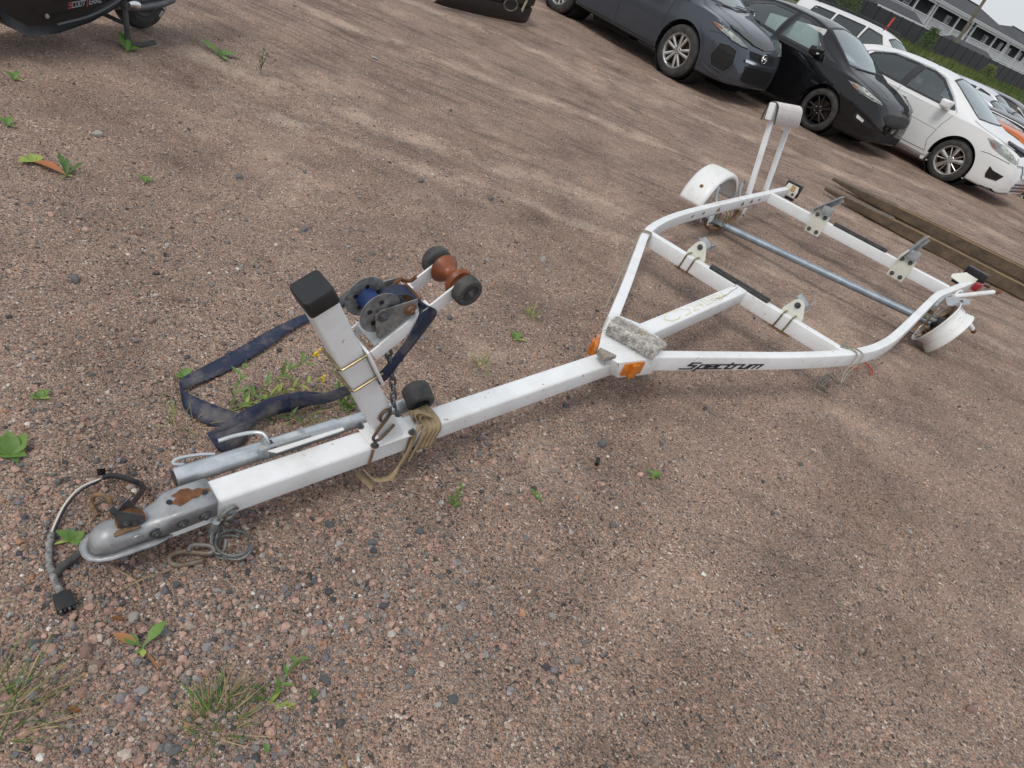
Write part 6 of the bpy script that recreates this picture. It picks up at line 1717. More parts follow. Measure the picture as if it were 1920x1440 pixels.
def bush(px, py, off, h, r, label, flower=False):
    q, z = PQ(px, py, off); base = FQ(q, off, bank_z(off))
    rt = empty('bush', base, label=label, cat='bush', group='bushes on the bank')
    rg = random.Random(int(px)); b = MB(); st = MB()
    for k in range(7):
        a = rg.uniform(0, 6.28); top = Vector((r*.6*math.cos(a), r*.6*math.sin(a), h*rg.uniform(.6, 1)))
        st.tube([Vector((0, 0, -.1)), top*.5+Vector((0, 0, .05)), top], .02, 5, scales=[1, .7, .3])
    for k in range(1500):
        a = rg.uniform(0, 6.28); t = rg.random()**.7; rr = r*(1-.6*t)*math.sqrt(rg.random())
        p = Vector((rr*math.cos(a), rr*math.sin(a), h*t)); d = Vector((rg.gauss(0, 1), rg.gauss(0, 1), rg.gauss(.3, .8))).normalized(); sd_ = d.orthogonal().normalized()*.03
        b.add([p-sd_, p+sd_, p+d*.12], [(0, 1, 2)])
    st.build('stem', M('bush_stem', (.08, .07, .04), .9), rt, (0, 0, 0), 60)
    b.build('crown', GREENS[1 if flower else 0], rt, (0, 0, 0), None)
bush(1733, 88, -4, 1.9, .9, 'tall pale green bush growing against the dark fence')
bush(1850, 140, -3, 1.3, 1.0, 'yellow-green bush growing against the dark fence', True)
bush(1590, 10, -5, 2.0, 1.2, 'tall bush at the fence behind the white minivan')

FENCEM = M('black_fence_panel', (.024, .025, .028), .55, 0, var=.35, vscale=.8, bump=.05)
fence = empty('panel_fence', FQ(0, 0, 1.2), label='long black panel fence running along the top of the grassy bank', cat='fence')
PW_ = 2.07
pm = MB().box((0, 0, 0), FE, FNR, (0, 0, 1), PW_/2-.025, .03, 1.0)
pmesh = pm.build('panel', FENCEM, fence, (0, 0, 0), None, bevel=.01)
postm = MB().box((0, 0, 0), FE, FNR, (0, 0, 1), .05, .06, 1.03).build('fence_post', M('dark_fence_post', (.010, .010, .011), .6), fence, (0, 0, 0), None)
for k in range(-14, 44):
    for src, dq, nm in ((pmesh, PW_/2, 'panel'), (postm, 0, 'post')):
        o = src if k == -14 else src.copy()
        if k != -14: COL.objects.link(o)
        o.location = FQ(k*PW_+dq+.35, .02 if nm == 'panel' else .03, 1.98)-fence.location

# houses: a long terrace with porches, dark siding and shingle roofs
SIDING = M('charcoal_siding', (.055, .058, .066), .8, 0, var=.3, vscale=1.2)
SHING = M('charcoal_shingles', (.045, .047, .054), .9, 0, col2=(.07, .072, .08), vscale=6, bump=.6, bscale=12)
HWHITE = M('white_house_trim', (.72, .74, .76), .5)
HGLASS = M('house_window_glass', (.05, .06, .07), .12, 0, coat=.5)
SHADE = M('porch_recess_siding', (.05, .053, .06), .85)
def house(q0, q1, units, label, hip0, hip1):
    OFF = 12.0
    rt = empty('row_house', FQ((q0+q1)/2, OFF+4, 1.6), label=label, cat='house', group='row houses behind the fence')
    L0 = rt.location
    def H_(mb, name, mat, parent=None, **k): return mb.build(name, mat, parent or rt, L0, None, **k)
    zf, ze, zr = 3.55, 6.15, 8.1
    H_(MB().box(FQ((q0+q1)/2, OFF+5.2, (1.0+ze)/2), FE, FNR, (0, 0, 1), (q1-q0)/2, 4.0, (ze-1.0)/2), 'wall', SIDING)
    # hipped roof
    e0, e1, f0, f1 = FQ(q0-.5, OFF-.9, ze), FQ(q1+.5, OFF-.9, ze), FQ(q0-.5, OFF+9.6, ze), FQ(q1+.5, OFF+9.6, ze)
    r0, r1 = FQ(q0+hip0, OFF+4.3, zr), FQ(q1-hip1, OFF+4.3, zr)
    lift = Vector((0, 0, .16))
    roof = H_(MB().add([e0+lift, e1+lift, f1+lift, f0+lift, r0+lift, r1+lift, e0, e1, f1, f0], [(0, 1, 5, 4), (1, 2, 5), (2, 3, 4, 5), (3, 0, 4), (0, 6, 7, 1), (1, 7, 8, 2), (2, 8, 9, 3), (3, 9, 6, 0), (6, 9, 8, 7)]), 'roof', SHING)
    H_(MB().box((e0+e1)/2+Vector((0, 0, .04))-FNR*.02, FE, FNR, (0, 0, 1), (q1-q0)/2+.5, .04, .12), 'fascia', HWHITE, roof)
    H_(MB().box((e0+e1)/2+Vector((0, 0, .20))-FNR*.06, FE, FNR, (0, 0, 1), (q1-q0)/2+.55, .08, .05), 'gutter', HWHITE, roof)
    H_(MB().sweep([r0+lift*1.3, r1+lift*1.3], rrect(.15, .05, .02, 1)), 'ridge_cap', SHING, roof)
    for ua, ub in units:
        zt_ = ze-.18; dp = 1.9
        pc = H_(MB().box(FQ((ua+ub)/2, OFF+.2, zf-.10), FE, FNR, (0, 0, 1), (ub-ua)/2, dp/2, .12), 'porch', HWHITE)
        H_(MB().box(FQ((ua+ub)/2, OFF-.70, zf-.9), FE, FNR, (0, 0, 1), (ub-ua)/2, .03, .70), 'porch_skirt', SIDING, pc)
        for q in (ua+.1, ua+(ub-ua)*.62, ub-.1):
            H_(MB().box(FQ(q, OFF-.68, (zf+zt_)/2), FE, FNR, (0, 0, 1), .09, .09, (zt_-zf)/2), 'column', HWHITE, pc)
        H_(MB().box(FQ((ua+ub)/2, OFF-.68, zt_+.02), FE, FNR, (0, 0, 1), (ub-ua)/2+.1, .10, .14), 'beam', HWHITE, pc)
        for z in (zf+.12, zf+1.02): H_(MB().box(FQ((ua+ub)/2, OFF-.68, z), FE, FNR, (0, 0, 1), (ub-ua)/2-.1, .04, .04), 'rail', HWHITE, pc)
        nb = int((ub-ua)/.22)
        for k in range(1, nb):
            q = ua+.1+(ub-ua-.2)*k/nb
            H_(MB().box(FQ(q, OFF-.68, zf+.57), FE, FNR, (0, 0, 1), .035, .025, .43), 'baluster', HWHITE, pc)
        # side railing facing the viewer
        for z in (zf+.12, zf+1.02): H_(MB().box(FQ(ua+.08, OFF+.2, z), FNR, FE, (0, 0, 1), .85, .04, .04), 'rail', HWHITE, pc)
        for k in range(8): H_(MB().box(FQ(ua+.08, OFF-.55+.2*k, zf+.57), FNR, FE, (0, 0, 1), .025, .03, .43), 'baluster', HWHITE, pc)
        # door and window in the back of the porch, white trim and panes
        for c_, w_, h_, nm in ((ua+(ub-ua)*.30, .50, 1.05, 'door'), (ua+(ub-ua)*.74, .62, .62, 'window')):
            zc = zf+h_ if nm == 'door' else zf+1.35
            d_ = H_(MB().box(FQ(c_, OFF+1.16, zc), FE, FNR, (0, 0, 1), w_+.12, .05, h_+.12), nm, HWHITE)
            for kx in (-.5, .5):
                for kz in (-.5, .5):
                    H_(MB().box(FQ(c_+kx*w_*1.02, OFF+1.11, zc+kz*h_*1.02), FE, FNR, (0, 0, 1), w_*.44, .03, h_*.44), 'pane', HGLASS, d_)
    return rt
qs = [PQ(x, y, 12-.68)[0] for x, y in ((1652, 2), (1732, 44), (1735, 42), (1801, 79), (1806, 80), (1868, 113), (1872, 115))]
u = [(qs[0]-9.5, qs[0]-.6), (qs[0], qs[1]), (qs[2]+.3, qs[3]), (qs[4]+.3, qs[5])]
qv = PQ(1868, 52, 16)[0]
house(u[0][0]-14, qv-1.5, u[:3], 'dark grey row house with white porch railings behind the black fence, hipped roof', 5, 6.5)
house(qv-.6, qv+26, [u[3], (u[3][1]+.4, u[3][1]+8), (u[3][1]+8.5, u[3][1]+16)], 'dark grey row house beyond the utility pole, roof rising past the valley', 6.0, 5)
# low shed roofs just behind the fence
for px0, py0, px1, py1 in ((1640, -6, 1722, 48), (1788, 78, 1858, 116)):
    qa, qb = PQ(px0, py0, 5)[0], PQ(px1, py1, 5)[0]
    rt = empty('garden_shed', FQ((qa+qb)/2, 5, 1.5), label='low garden shed with shingle roof and white fascia, behind the fence %s' % ('below the left porch' if px0 < 1700 else 'beside the utility pole'), cat='shed', group='sheds behind the fence')
    zt_ = PQ((px0+px1)/2, (py0+py1)/2, 5)[1]+.15
    MB().box(FQ((qa+qb)/2, 5.8, (1.3+zt_-.3)/2), FE, FNR, (0, 0, 1), (qb-qa)/2-.4, 1.2, (zt_-.3-1.3)/2).build('wall', SIDING, rt, rt.location, None)
    a, b_, c_, d_ = FQ(qa, 4.3, zt_-.35), FQ(qb, 4.3, zt_-.35), FQ(qb, 7.3, zt_-.35), FQ(qa, 7.3, zt_-.35); m0, m1 = FQ(qa+.6, 5.8, zt_+.45), FQ(qb-.6, 5.8, zt_+.45)
    MB().add([a, b_, c_, d_, m0, m1], [(0, 1, 5, 4), (1, 2, 5), (2, 3, 4, 5), (3, 0, 4), (0, 3, 2, 1)]).build('roof', SHING, rt, rt.location, None)
    MB().box((a+b_)/2-FNR*.04, FE, FNR, (0, 0, 1), (b_-a).length/2, .04, .09).build('fascia', HWHITE, rt, rt.location, None)
# utility pole
pq, pz = PQ(1791, 82, 3.0)
pb_ = FQ(pq, 3.0, 1.3)
pole = prop(MB().tube([pb_, pb_+Vector((0, 0, 4)), pb_+Vector((0, 0, 9.5))], .17, 14, scales=[1.1, 1, .8]).build('utility_pole', M('weathered_pole_wood', (.20, .18, .14), .9, 0, col2=(.13, .11, .08), vscale=3, bump=.3), None, pb_, 60), label='weathered wooden utility pole behind the black fence', cat='pole')
# marker flag behind the van
fq = CAM+ray(1660, 52)*34
fl = empty('marker_flag', (fq.x, fq.y, -.2), label='small red marker pennant on a thin rod behind the white minivan', cat='flag')
MB().cyl((0, 0, -.2), (0, 0, fq.z+.2), .012, 6).build('rod', DULL, fl, (0, 0, 0), None)
MB().prism([(0, .0, fq.z+.05), (.10, -.02, fq.z+.12), (.18, -.03, fq.z+.75), (.10, 0, fq.z+.72)], (0, .03, 0)).build('pennant', M('red_flag', (.62, .06, .05), .6), fl, (0, 0, 0), None)

# ------------------------------------------------------------------ rusty steel fork extensions lying beyond the trailer
FORKM = M('brown_rusted_steel', (.085, .062, .044), .6, .2, col2=(.16, .115, .072), vscale=7, bump=.35, bscale=30, speck=(.15, .085, .045), speck_scale=16, speck_amt=.62)
FORKIN = M('ochre_rust_inside', (.20, .13, .05), .8, .1, col2=(.10, .07, .04), vscale=6, bump=.3)
for k, (a, b_, lab) in enumerate((((1546, 354), (1935, 556), 'brown rusted steel fork sleeve lying next to the trailer, nearer to it'), ((1560, 337), (1935, 524), 'brown rusted steel fork sleeve, ochre inside, farther from the trailer'))):
    p0, p1 = G(a[0], a[1], .05), G(b_[0], b_[1], .05)
    ax = (p1-p0).normalized(); L_ = 3.0; sd_ = ax.cross(Vector((0, 0, 1))).normalized()
    rt = empty('fork_sleeve', Vector((p0.x, p0.y, 0)), label=lab, cat='steel channel', group='steel fork sleeves')
    def Z(s_, v_, z_): return Vector((0, 0, gz(p0)))+ax*s_+sd_*v_+Vector((0, 0, z_))
    st = [(0, .010, .050, .072), (.12, .030, .040, .080), (.40, .052, .020, .095), (.80, .072, .008, .108), (1.3, .080, .0, .118), (L_, .082, .0, .125)]
    def wall(side, name, mat):
        b = MB(); t = .011; vs = []
        for s_, hw, z0, z1 in st: vs += [Z(s_, side*hw, z0), Z(s_, side*hw, z1), Z(s_, side*(hw-t), z1), Z(s_, side*(hw-t), z0+.01)]
        n = len(st)
        b.add(vs, [(i*4+j, i*4+(j+1) % 4, (i+1)*4+(j+1) % 4, (i+1)*4+j) for i in range(n-1) for j in range(4)]+[(0, 1, 2, 3), tuple((n-1)*4+j for j in (3, 2, 1, 0))])
        return b.build(name, mat, rt, (0, 0, 0), 30)
    wall(1, 'side_wall', FORKM); wall(-1, 'side_wall', FORKM if k == 0 else FORKIN)
    bt = []; n = len(st)
    for s_, hw, z0, z1 in st: bt += [Z(s_, hw, z0), Z(s_, -hw, z0), Z(s_, -hw, z0+.012), Z(s_, hw, z0+.012)]
    MB().add(bt, [(i*4+j, i*4+(j+1) % 4, (i+1)*4+(j+1) % 4, (i+1)*4+j) for i in range(n-1) for j in range(4)]).build('floor_plate', FORKIN, rt, (0, 0, 0), 30)
    tp = []
    for s_, hw, z0, z1 in st[:4]: tp += [Z(s_, hw, z1), Z(s_, -hw, z1), Z(s_, -hw*.8, z1+.012), Z(s_, hw*.8, z1+.012)]
    MB().add(tp, [(i*4+j, i*4+(j+1) % 4, (i+1)*4+(j+1) % 4, (i+1)*4+j) for i in range(3) for j in range(4)]+[(0, 1, 2, 3)]).build('tip_plate', FORKM, rt, (0, 0, 0), 30)
    lp = []
    for s_, hw, z0, z1 in st[3:]: lp += [Z(s_, hw+.002, z1), Z(s_, hw-.035, z1), Z(s_, hw-.035, z1+.010), Z(s_, hw+.002, z1+.010)]
    MB().add(lp, [(i*4+j, i*4+(j+1) % 4, (i+1)*4+(j+1) % 4, (i+1)*4+j) for i in range(2) for j in range(4)]).build('lip', M('tan_worn_lip', (.30, .20, .10), .7, .1, col2=(.18, .12, .07), vscale=8), rt, (0, 0, 0), 30)
    for s_ in (1.32, 2.45): MB().lathe(Z(s_, -.02, .013), (0, 0, 1), [(0, .018), (.004, .018), (.004, 0)], 12).build('hole', MESHB, rt, (0, 0, 0), None)

# ------------------------------------------------------------------ torn-off bumper left of the crossover
def bumper():
    a = G(835, 0, .10); c = G(1000, 42, .06); ax = (c-a); ax.z = 0; ax.normalize(); back = Vector((-ax.y, ax.x, 0))
    rt = empty('bumper_cover', Vector((c.x, c.y, 0)), label='torn-off black bumper cover with brown scuffs lying left of the crossover', cat='bumper')
    b = MB(); prof = [(.03, .0), (.0, .03), (-.015, .12), (-.015, .20), (.012, .215), (.012, .235), (-.02, .25), (-.025, .38), (.0, .46), (.06, .50)]   # outwards, up
    path = [(-1.75, .10, 0.2), (-1.6, .0, 0), (-1.0, -.06, 0), (-.35, -.05, 0), (-.14, .0, .35), (-.04, .12, .9), (.0, .32, 1.3), (.0, .62, 1.45)]
    vs = []
    pts = smooth_path([Vector(p) for p in path], 5)
    for p in pts:
        n = -back*math.cos(p.z)+ax*math.sin(p.z)
        for o, z in prof: vs.append(ax*p.x+back*p.y-n*o*1.0+Vector((0, 0, z+.02)))
    m = len(prof)
    b.add(vs, [(i*m+j, i*m+j+1, (i+1)*m+j+1, (i+1)*m+j) for i in range(len(pts)-1) for j in range(m-1)])
    o = b.build('shell', M('scuffed_black_plastic', (.010, .010, .011), .45, 0, col2=(.022, .018, .015), vscale=5, speck=(.10, .06, .035), speck_scale=7, speck_amt=.68, bump=.3), rt, (0, 0, 0), 50, solid=.006)
    q = [ax*(-.62+.13*math.cos(t))-back*.075+Vector((0, 0, .23+.075*math.sin(t))) for t in [2*math.pi*i/20 for i in range(20)]]
    MB().add(q, [tuple(range(20))]).build('lamp_opening', MESHB, rt, (0, 0, 0), None)
    MB().tube(q, .012, 7, closed=True).build('opening_rim', M('tarnished_rim', (.25, .22, .18), .4, .6, var=.5), rt, (0, 0, 0), 60)
    MB().prism([ax*-.40-back*.085+Vector((0, 0, .20)), ax*-.36-back*.085+Vector((0, 0, .33)), ax*-.33-back*.085+Vector((0, 0, .33)), ax*-.37-back*.085+Vector((0, 0, .17))], back*.01).build('scratch', M('pale_scratch', (.42, .38, .26), .7), rt, (0, 0, 0), None)
bumper()

# ------------------------------------------------------------------ scooter at the left edge of the yard
def scooter():
    rw = G(262, 58, .0); fr = G(-60, 92, .0); ax = (fr-rw); ax.z = 0; ax.normalize(); lat = Vector((-ax.y, ax.x, 0))
    if lat.dot(CAM-rw) < 0: lat = -lat
    rt = empty('motor_scooter', Vector((rw.x, rw.y, gz(rw))), label='black motor scooter on its centre stand at the gravel edge', cat='scooter')
    def S(x, y, z): return ax*x+lat*y+Vector((0, 0, z))
    def B(mb, name, mat, parent=None, sm=40, **k): return mb.build(name, mat, parent or rt, (0, 0, 0), sm, **k)
    PLB = M('black_fairing', (.012, .012, .014), .3, 0, var=.4, vscale=8, speck=(.10, .09, .08), speck_scale=60, speck_amt=.72)
    R = .225
    for x, nm in ((0, 'wheel'), (1.27, 'wheel')):
        c = S(x, 0, R+.012)
        o = B(MB().lathe(c, lat, [(-.05, .10), (-.05, .142), (.05, .142), (.052, .135), (.045, .12), (.02, .10), (.02, .03), (.045, .028), (.045, 0)], 30), nm, BLKALLOY)
        B(MB().lathe(c, lat, [(-.05, .138), (-.062, .165), (-.05, .205), (-.025, .222), (0, R), (.025, .222), (.05, .205), (.062, .165), (.05, .138)], 40), 'tyre', TYRE, o, 30)
        for k in range(3):
            a = k*2.094+.5; u = ax*math.cos(a)+Vector((0, 0, 1))*math.sin(a); t = -ax*math.sin(a)+Vector((0, 0, 1))*math.cos(a)
            B(MB().box(c+u*.08+lat*.028, u, t, lat, .06, .026, .012), 'spoke', M('dull_scooter_spoke', (.06, .06, .065), .4, .5), o, bevel=.006)
    for k in range(9):
        a = -1.25+.07*k; c = S(0, .0625, R+.012); u = ax*math.sin(a)+Vector((0, 0, -1))*math.cos(a); t = ax*math.cos(a)+Vector((0, 0, 1))*math.sin(a)
        if k not in (4,): B(MB().box(c+u*.172, t, u, lat, .0045, .010, .0015), 'tyre_lettering', M('tyre_letter_white', (.45, .45, .44), .7), rt)
    FX = .24
    prof = [(-.08, .40), (.02, .30), (.14, .225), (.36, .150), (.60, .105), (.78, .105), (.92, .180), (1.0, .33), (1.02, .52), (.90, .47), (.55, .44), (.30, .56), (-.20, .66), (-.42, .70), (-.45, .62)]
    b = MB(); sec = (( -.15, .86), (-.17, .93), (-.13, 1.0), (.13, 1.0), (.17, .93), (.15, .86))
    vs = []; cx_, cz_ = .35, .42
    for y, k in ((-.13, .9), (-.165, .975), (-.175, 1.0), (.175, 1.0), (.165, .975), (.13, .9)):
        for x, z in prof: vs.append(S(FX+cx_+(x-cx_)*k, y, cz_+(z-cz_)*k))
    n = len(prof)
    b.add(vs, [(i*n+j, i*n+(j+1) % n, (i+1)*n+(j+1) % n, (i+1)*n+j) for i in range(5) for j in range(n)]+[tuple(range(n-1, -1, -1)), tuple(5*n+j for j in range(n))])
    body = B(b, 'fairing', PLB, sm=35)
    B(MB().tube(smooth_path([S(FX+.02, .178, .325), S(FX+.14, .178, .265), S(FX+.36, .178, .19), S(FX+.60, .178, .155)], 5), .006, 6), 'trim_line', M('grey_trim_line', (.10, .10, .11), .4), body)
    B(MB().box(S(FX+.42, .178, .345), ax, Vector((0, 0, 1)), lat, .20, .03, .004), 'silver_band', M('silver_band', (.22, .24, .27), .3, .6), body)
    bolt_ = MB().lathe(S(FX+.66, .174, .20), lat, [(0, .013), (.006, .011), (.008, 0)], 10); B(bolt_, 'rivet', M('dusty_rivet', (.3, .29, .27), .6), body)
    # lettering band: SCOOTTERRE with red S and red tall T
    LET = {'S': [[(.9, 1), (.1, 1), (.1, .55), (.9, .55), (.9, 0), (.1, 0)]], 'C': [[(.9, 1), (.1, 1), (.1, 0), (.9, 0)]], 'O': [[(.1, 0), (.1, 1), (.9, 1), (.9, 0), (.1, 0)]], 'T': [[(.0, 1), (1, 1)], [(.5, 1), (.5, 0)]], 'E': [[(.9, 1), (.1, 1), (.1, 0), (.9, 0)], [(.1, .5), (.8, .5)]], 'R': [[(.1, 0), (.1, 1), (.9, 1), (.9, .5), (.1, .5), (.9, 0)]]}
    RED, SIL = M('red_decal', (.50, .05, .05), .4), M('silver_decal', (.32, .34, .37), .4)
    tl = S(FX+.52, .1785, .235)
    def place(x, y): return tl-ax*(x*.0215)+Vector((0, 0, y*.026+x*.0215*.10))+lat*.001
    cur = {0: [], 1: []}
    for i, ch_ in enumerate('SCOOTTERRE'):
        big = 1.6 if i == 5 else 1.0
        for ln in LET[ch_]: cur[1 if i in (0, 5) else 0].append([(i*1.12+x+.25*y, y*big-(.3 if i == 5 else 0)) for x, y in ln])
    B(strokes(cur[0], .2, place), 'lettering', SIL, body, None); B(strokes(cur[1], .24, place), 'lettering', RED, body, None)
    # engine, exhaust, shock, seat
    B(MB().box(S(.16, .03, .25), ax, lat, Vector((0, 0, 1)), .20, .10, .07), 'engine_case', DULL, bevel=.03)
    B(MB().tube(smooth_path([S(.30, .10, .205), S(.20, .14, .20), S(.0, .15, .215), S(-.12, .15, .24)], 5), .022, 10), 'exhaust_pipe', DULL)
    B(MB().tube(smooth_path([S(.28, .12, .215), S(.24, .145, .225), S(.20, .15, .215)], 4), .026, 10), 'chrome_clamp', CHROME)
    B(MB().tube([S(.03, .10, .56), S(-.01, .10, .22)], .022, 10), 'shock_absorber', RUST_PALE)
    B(MB().prism([S(-.05, .08, .44), S(.08, .08, .44), S(.04, .08, .36), S(-.02, .08, .33)], lat*.02), 'bracket_plate', M('pale_bracket', (.28, .26, .2), .6, .3), sm=None)
    B(MB().box(S(-.20, 0, .52), ax+Vector((0, 0, -.25)), lat, Vector((0, 0, 1)), .22, .075, .018), 'rear_fender', PLB, bevel=.012)
    B(MB().box(S(.02, 0, .78), ax, lat, Vector((0, 0, 1)), .42, .14, .06), 'seat', BLACKP, bevel=.04)
    B(MB().box(S(.98, 0, .68), ax*.2+Vector((0, 0, 1)), lat, ax, .36, .17, .04), 'leg_shield', PLB, bevel=.03)
    B(MB().tube([S(1.27, 0, .24), S(1.06, 0, .82), S(1.02, 0, 1.02)], .03, 10), 'steering_column', DULL)
    B(MB().tube([S(.98, -.33, 1.03), S(1.02, 0, 1.0), S(.98, .33, 1.03)], .014, 8), 'handlebar', BLACKP)
    # centre stand: two legs, cross tube and a foot lever
    fz = .018
    l0, l1 = S(.34, .175, .235), S(.355, .215, fz)
    st = B(MB().tube([S(.34, -.17, .235), S(.34, .20, .235)], .024, 10), 'centre_stand', BLACKR)
    B(MB().tube([l0, l1], .017, 8), 'leg', BLACKR, st); B(MB().tube([S(.34, -.155, .235), S(.355, -.20, fz)], .017, 8), 'leg', BLACKR, st)
    B(MB().tube([S(.348, .165, .13), S(.348, -.165, .13)], .013, 8), 'brace', BLACKR, st)
    B(MB().tube(smooth_path([l1+Vector((0, 0, .004)), S(.27, .225, .012), S(.18, .215, .006), S(.12, .21, .010)], 5), .018, 8, scales=[1.2]+[1]*14+[.5]), 'stand_foot', BLACKR, st)
scooter()

# ------------------------------------------------------------------ weeds
def leafm(name, a, b, trl=.25):
    m = M(name, a, .55, 0, col2=b, vscale=30)
    return m
LGREEN = leafm('fresh_leaf', (.115, .215, .035), (.075, .15, .026)); LDARK = leafm('dark_leaf', (.065, .13, .025), (.045, .09, .02)); LYEL = leafm('yellow_green_leaf', (.30, .36, .08), (.20, .28, .05))
LSTRAW = leafm('straw_blade', (.36, .28, .15), (.24, .18, .09)); LRED = leafm('reddened_leaf', (.40, .13, .05), (.26, .15, .05)); LBRN = leafm('brown_leaf', (.26, .11, .03), (.16, .07, .025)); STEMR = leafm('red_stem', (.20, .07, .05), (.14, .09, .04)); LFLOW = M('yellow_flower', (.72, .46, .01), .6)
def leaf(mb, base, d, length, width, arch=.3, shape='oval', roll=0., n=7):
    d = Vector(d).normalized(); sd_ = d.cross(Vector((0, 0, 1)))
    sd_ = sd_.normalized() if sd_.length > .05 else Vector((1, 0, 0)); up = sd_.cross(d)
    if roll: sd_ = sd_*math.cos(roll)+up*math.sin(roll); up = sd_.cross(d)
    vs = []; 
    for i in range(n+1):
        t = i/n
        if shape == 'oval': w_ = math.sin(math.pi*min(1, t*.97+.03)**.75)
        elif shape == 'spoon': w_ = .14+.86*math.sin(math.pi*max(0, (t-.25)/.75)**.8) if t > .25 else .14
        elif shape == 'tooth': w_ = (math.sin(math.pi*min(1, t*.95+.04)**1.2))*(1 if i % 2 else .62)+.06
        else: w_ = (1-t)**.6
        if i == n: w_ = 0.02
        p = Vector(base)+d*length*t+up*(arch*length*(t-t*t*1.35))
        w_ *= width*.5
        vs += [p-sd_*w_+up*w_*.25, p-up*0, p+sd_*w_+up*w_*.25]
    mb.add(vs, [(i*3+j, i*3+j+1, i*3+3+j+1, i*3+3+j) for i in range(n) for j in range(2)])
def plant(name, px, py, label, cat='weed', group=None):
    p = on_ground(px, py)
    return empty(name, p, label=label, cat=cat, group=group)
def pxdir(px, py, dx, dy, el=.3):
    """ground direction that points along (dx, dy) in the photo"""
    a = G(px, py); b = G(px+dx, py+dy); d = (b-a).normalized(); return (d+Vector((0, 0, el))).normalized()
def rosette(px, py, leaves, label, name='weed', shape='spoon', mat=None, group=None):
    """leaves: (dx, dy in photo pixels, width in metres, rise, material)"""
    rt = plant(name, px, py, label, group=group)
    for dx, dy, w_, el, m_ in leaves:
        a = G(px, py); b = G(px+dx, py+dy); L_ = min((b-a).length, 1.1*math.hypot(dx, dy)*(a-CAM).dot(FW)/FPX)
        b_ = MB(); leaf(b_, (0, 0, .004), pxdir(px, py, dx, dy, el), L_*1.05, w_, .22, shape)
        b_.build('leaf', m_ or mat or LGREEN, rt, (0, 0, 0), 60)
    return rt
def tuft(px, py, n, h, spread_, label, mats=(LGREEN, LSTRAW, LDARK), probs=(.5, .3, .2), lean=None, name='grass_tuft'):
    rt = plant(name, px, py, label, 'grass')
    rg = random.Random(int(px*7+py)); bs = [MB() for _ in mats]
    for k in range(n):
        a = rg.uniform(0, 6.28); r = spread_*math.sqrt(rg.random())*.6
        base = Vector((r*math.cos(a), r*math.sin(a), -.004))
        out = Vector((math.cos(a)+rg.gauss(0, .9), math.sin(a)+rg.gauss(0, .9), rg.uniform(.15, 1.7)))
        if lean is not None: out += lean
        i = rg.choices(range(len(mats)), probs)[0]
        leaf(bs[i], base, out, h*rg.uniform(.45, 1.1), rg.uniform(.0022, .0042), rg.uniform(-.5, .55), 'blade', rg.uniform(-1, 1), 6)
    for b_, m_ in zip(bs, mats):
        o = b_.build('blades', m_, rt, (0, 0, 0), 60); o['kind'] = 'stuff'
    return rt
def stalk(rt, base, d, h, nl, lw, ll, mat, stem=None, flower=False, bend=.15, seed=1):
    rg = random.Random(seed); d = Vector(d).normalized(); sd_ = d.orthogonal().normalized()
    pts = [Vector(base)+d*h*t+Vector((0, 0, -bend*h*t*t)) for t in (0, .25, .5, .75, 1)]
    pts = smooth_path(pts, 3)
    MB().tube(pts, .0018, 5, scales=[1-.6*i/len(pts) for i in range(len(pts))]).build('stem', stem or mat, rt, (0, 0, 0), 60)
    for k in range(nl):
        t = .12+.86*k/nl; p = pts[int(t*(len(pts)-1))]; a = k*2.4+rg.uniform(-.4, .4)
        q = sd_*math.cos(a)+d.cross(sd_)*math.sin(a)
        b_ = MB(); leaf(b_, p, q+d*rg.uniform(.5, 1.1), ll*(1-.45*t)*rg.uniform(.7, 1.1), lw, .15, 'oval', 0, 5)
        b_.build('leaf', mat, rt, (0, 0, 0), 60)
    if flower:
        b_ = MB()
        for k in range(7): b_.ball(pts[-1]+Vector((rg.gauss(0, .006), rg.gauss(0, .006), rg.gauss(0, .005))), .006, .006, .005, 7, 5)
        b_.build('flower', LFLOW, rt, (0, 0, 0), 60)
# left edge: broad light green leaves
rosette(22, 850, [(-30, -25, .055, .5, LGREEN), (30, -28, .050, .5, LGREEN), (-8, -40, .045, .8, LGREEN), (28, 8, .035, .3, LGREEN), (-30, 8, .04, .3, LGREEN), (14, 25, .022, .2, LDARK)], 'broad-leaved light green weed at the yard edge, largest in the gravel left of the strap', shape='oval')
rosette(125, 328, [(-25, -42, .028, .5, LDARK), (5, -34, .024, .8, LDARK), (40, -14, .022, .4, LDARK), (12, 4, .014, .3, LYEL), (-14, 10, .014, .2, LGREEN), (16, -6, .016, .3, LBRN)], 'dark toothed weed beside a dry orange leaf stalk', shape='tooth')
rosette(62, 302, [(-26, 4, .060, .2, LYEL), (20, -8, .050, .2, LYEL), (-8, -14, .03, .6, LYEL), (60, 28, .05, .12, LRED)], 'pale yellow-green weed with a withered orange leaf', shape='oval')
rosette(272, 340, [(-16, -10, .02, .4, LGREEN), (18, -4, .018, .3, LGREEN), (6, -12, .016, .7, LGREEN), (-4, 6, .014, .3, LGREEN), (14, 6, .012, .3, LDARK)], 'tiny bright green sprout on open gravel below the toothed weed', shape='tooth')
rosette(240, 98, [(-30, -30, .055, .5, LGREEN), (-14, -20, .05, .4, LGREEN), (26, 2, .05, .3, LGREEN), (14, -22, .035, .6, LDARK), (-4, 8, .03, .3, LYEL), (4, -24, .03, .9, LGREEN)], 'broad-leaved weed by the scooter stand', shape='oval')
rosette(412, 106, [(-40, -20, .060, .35, LGREEN), (34, 4, .055, .3, LGREEN), (18, 14, .045, .2, LGREEN), (-2, -14, .03, .9, LDARK), (24, -6, .03, .4, LGREEN)], 'flat toothed rosette weed lying on the gravel right of the scooter', shape='tooth')
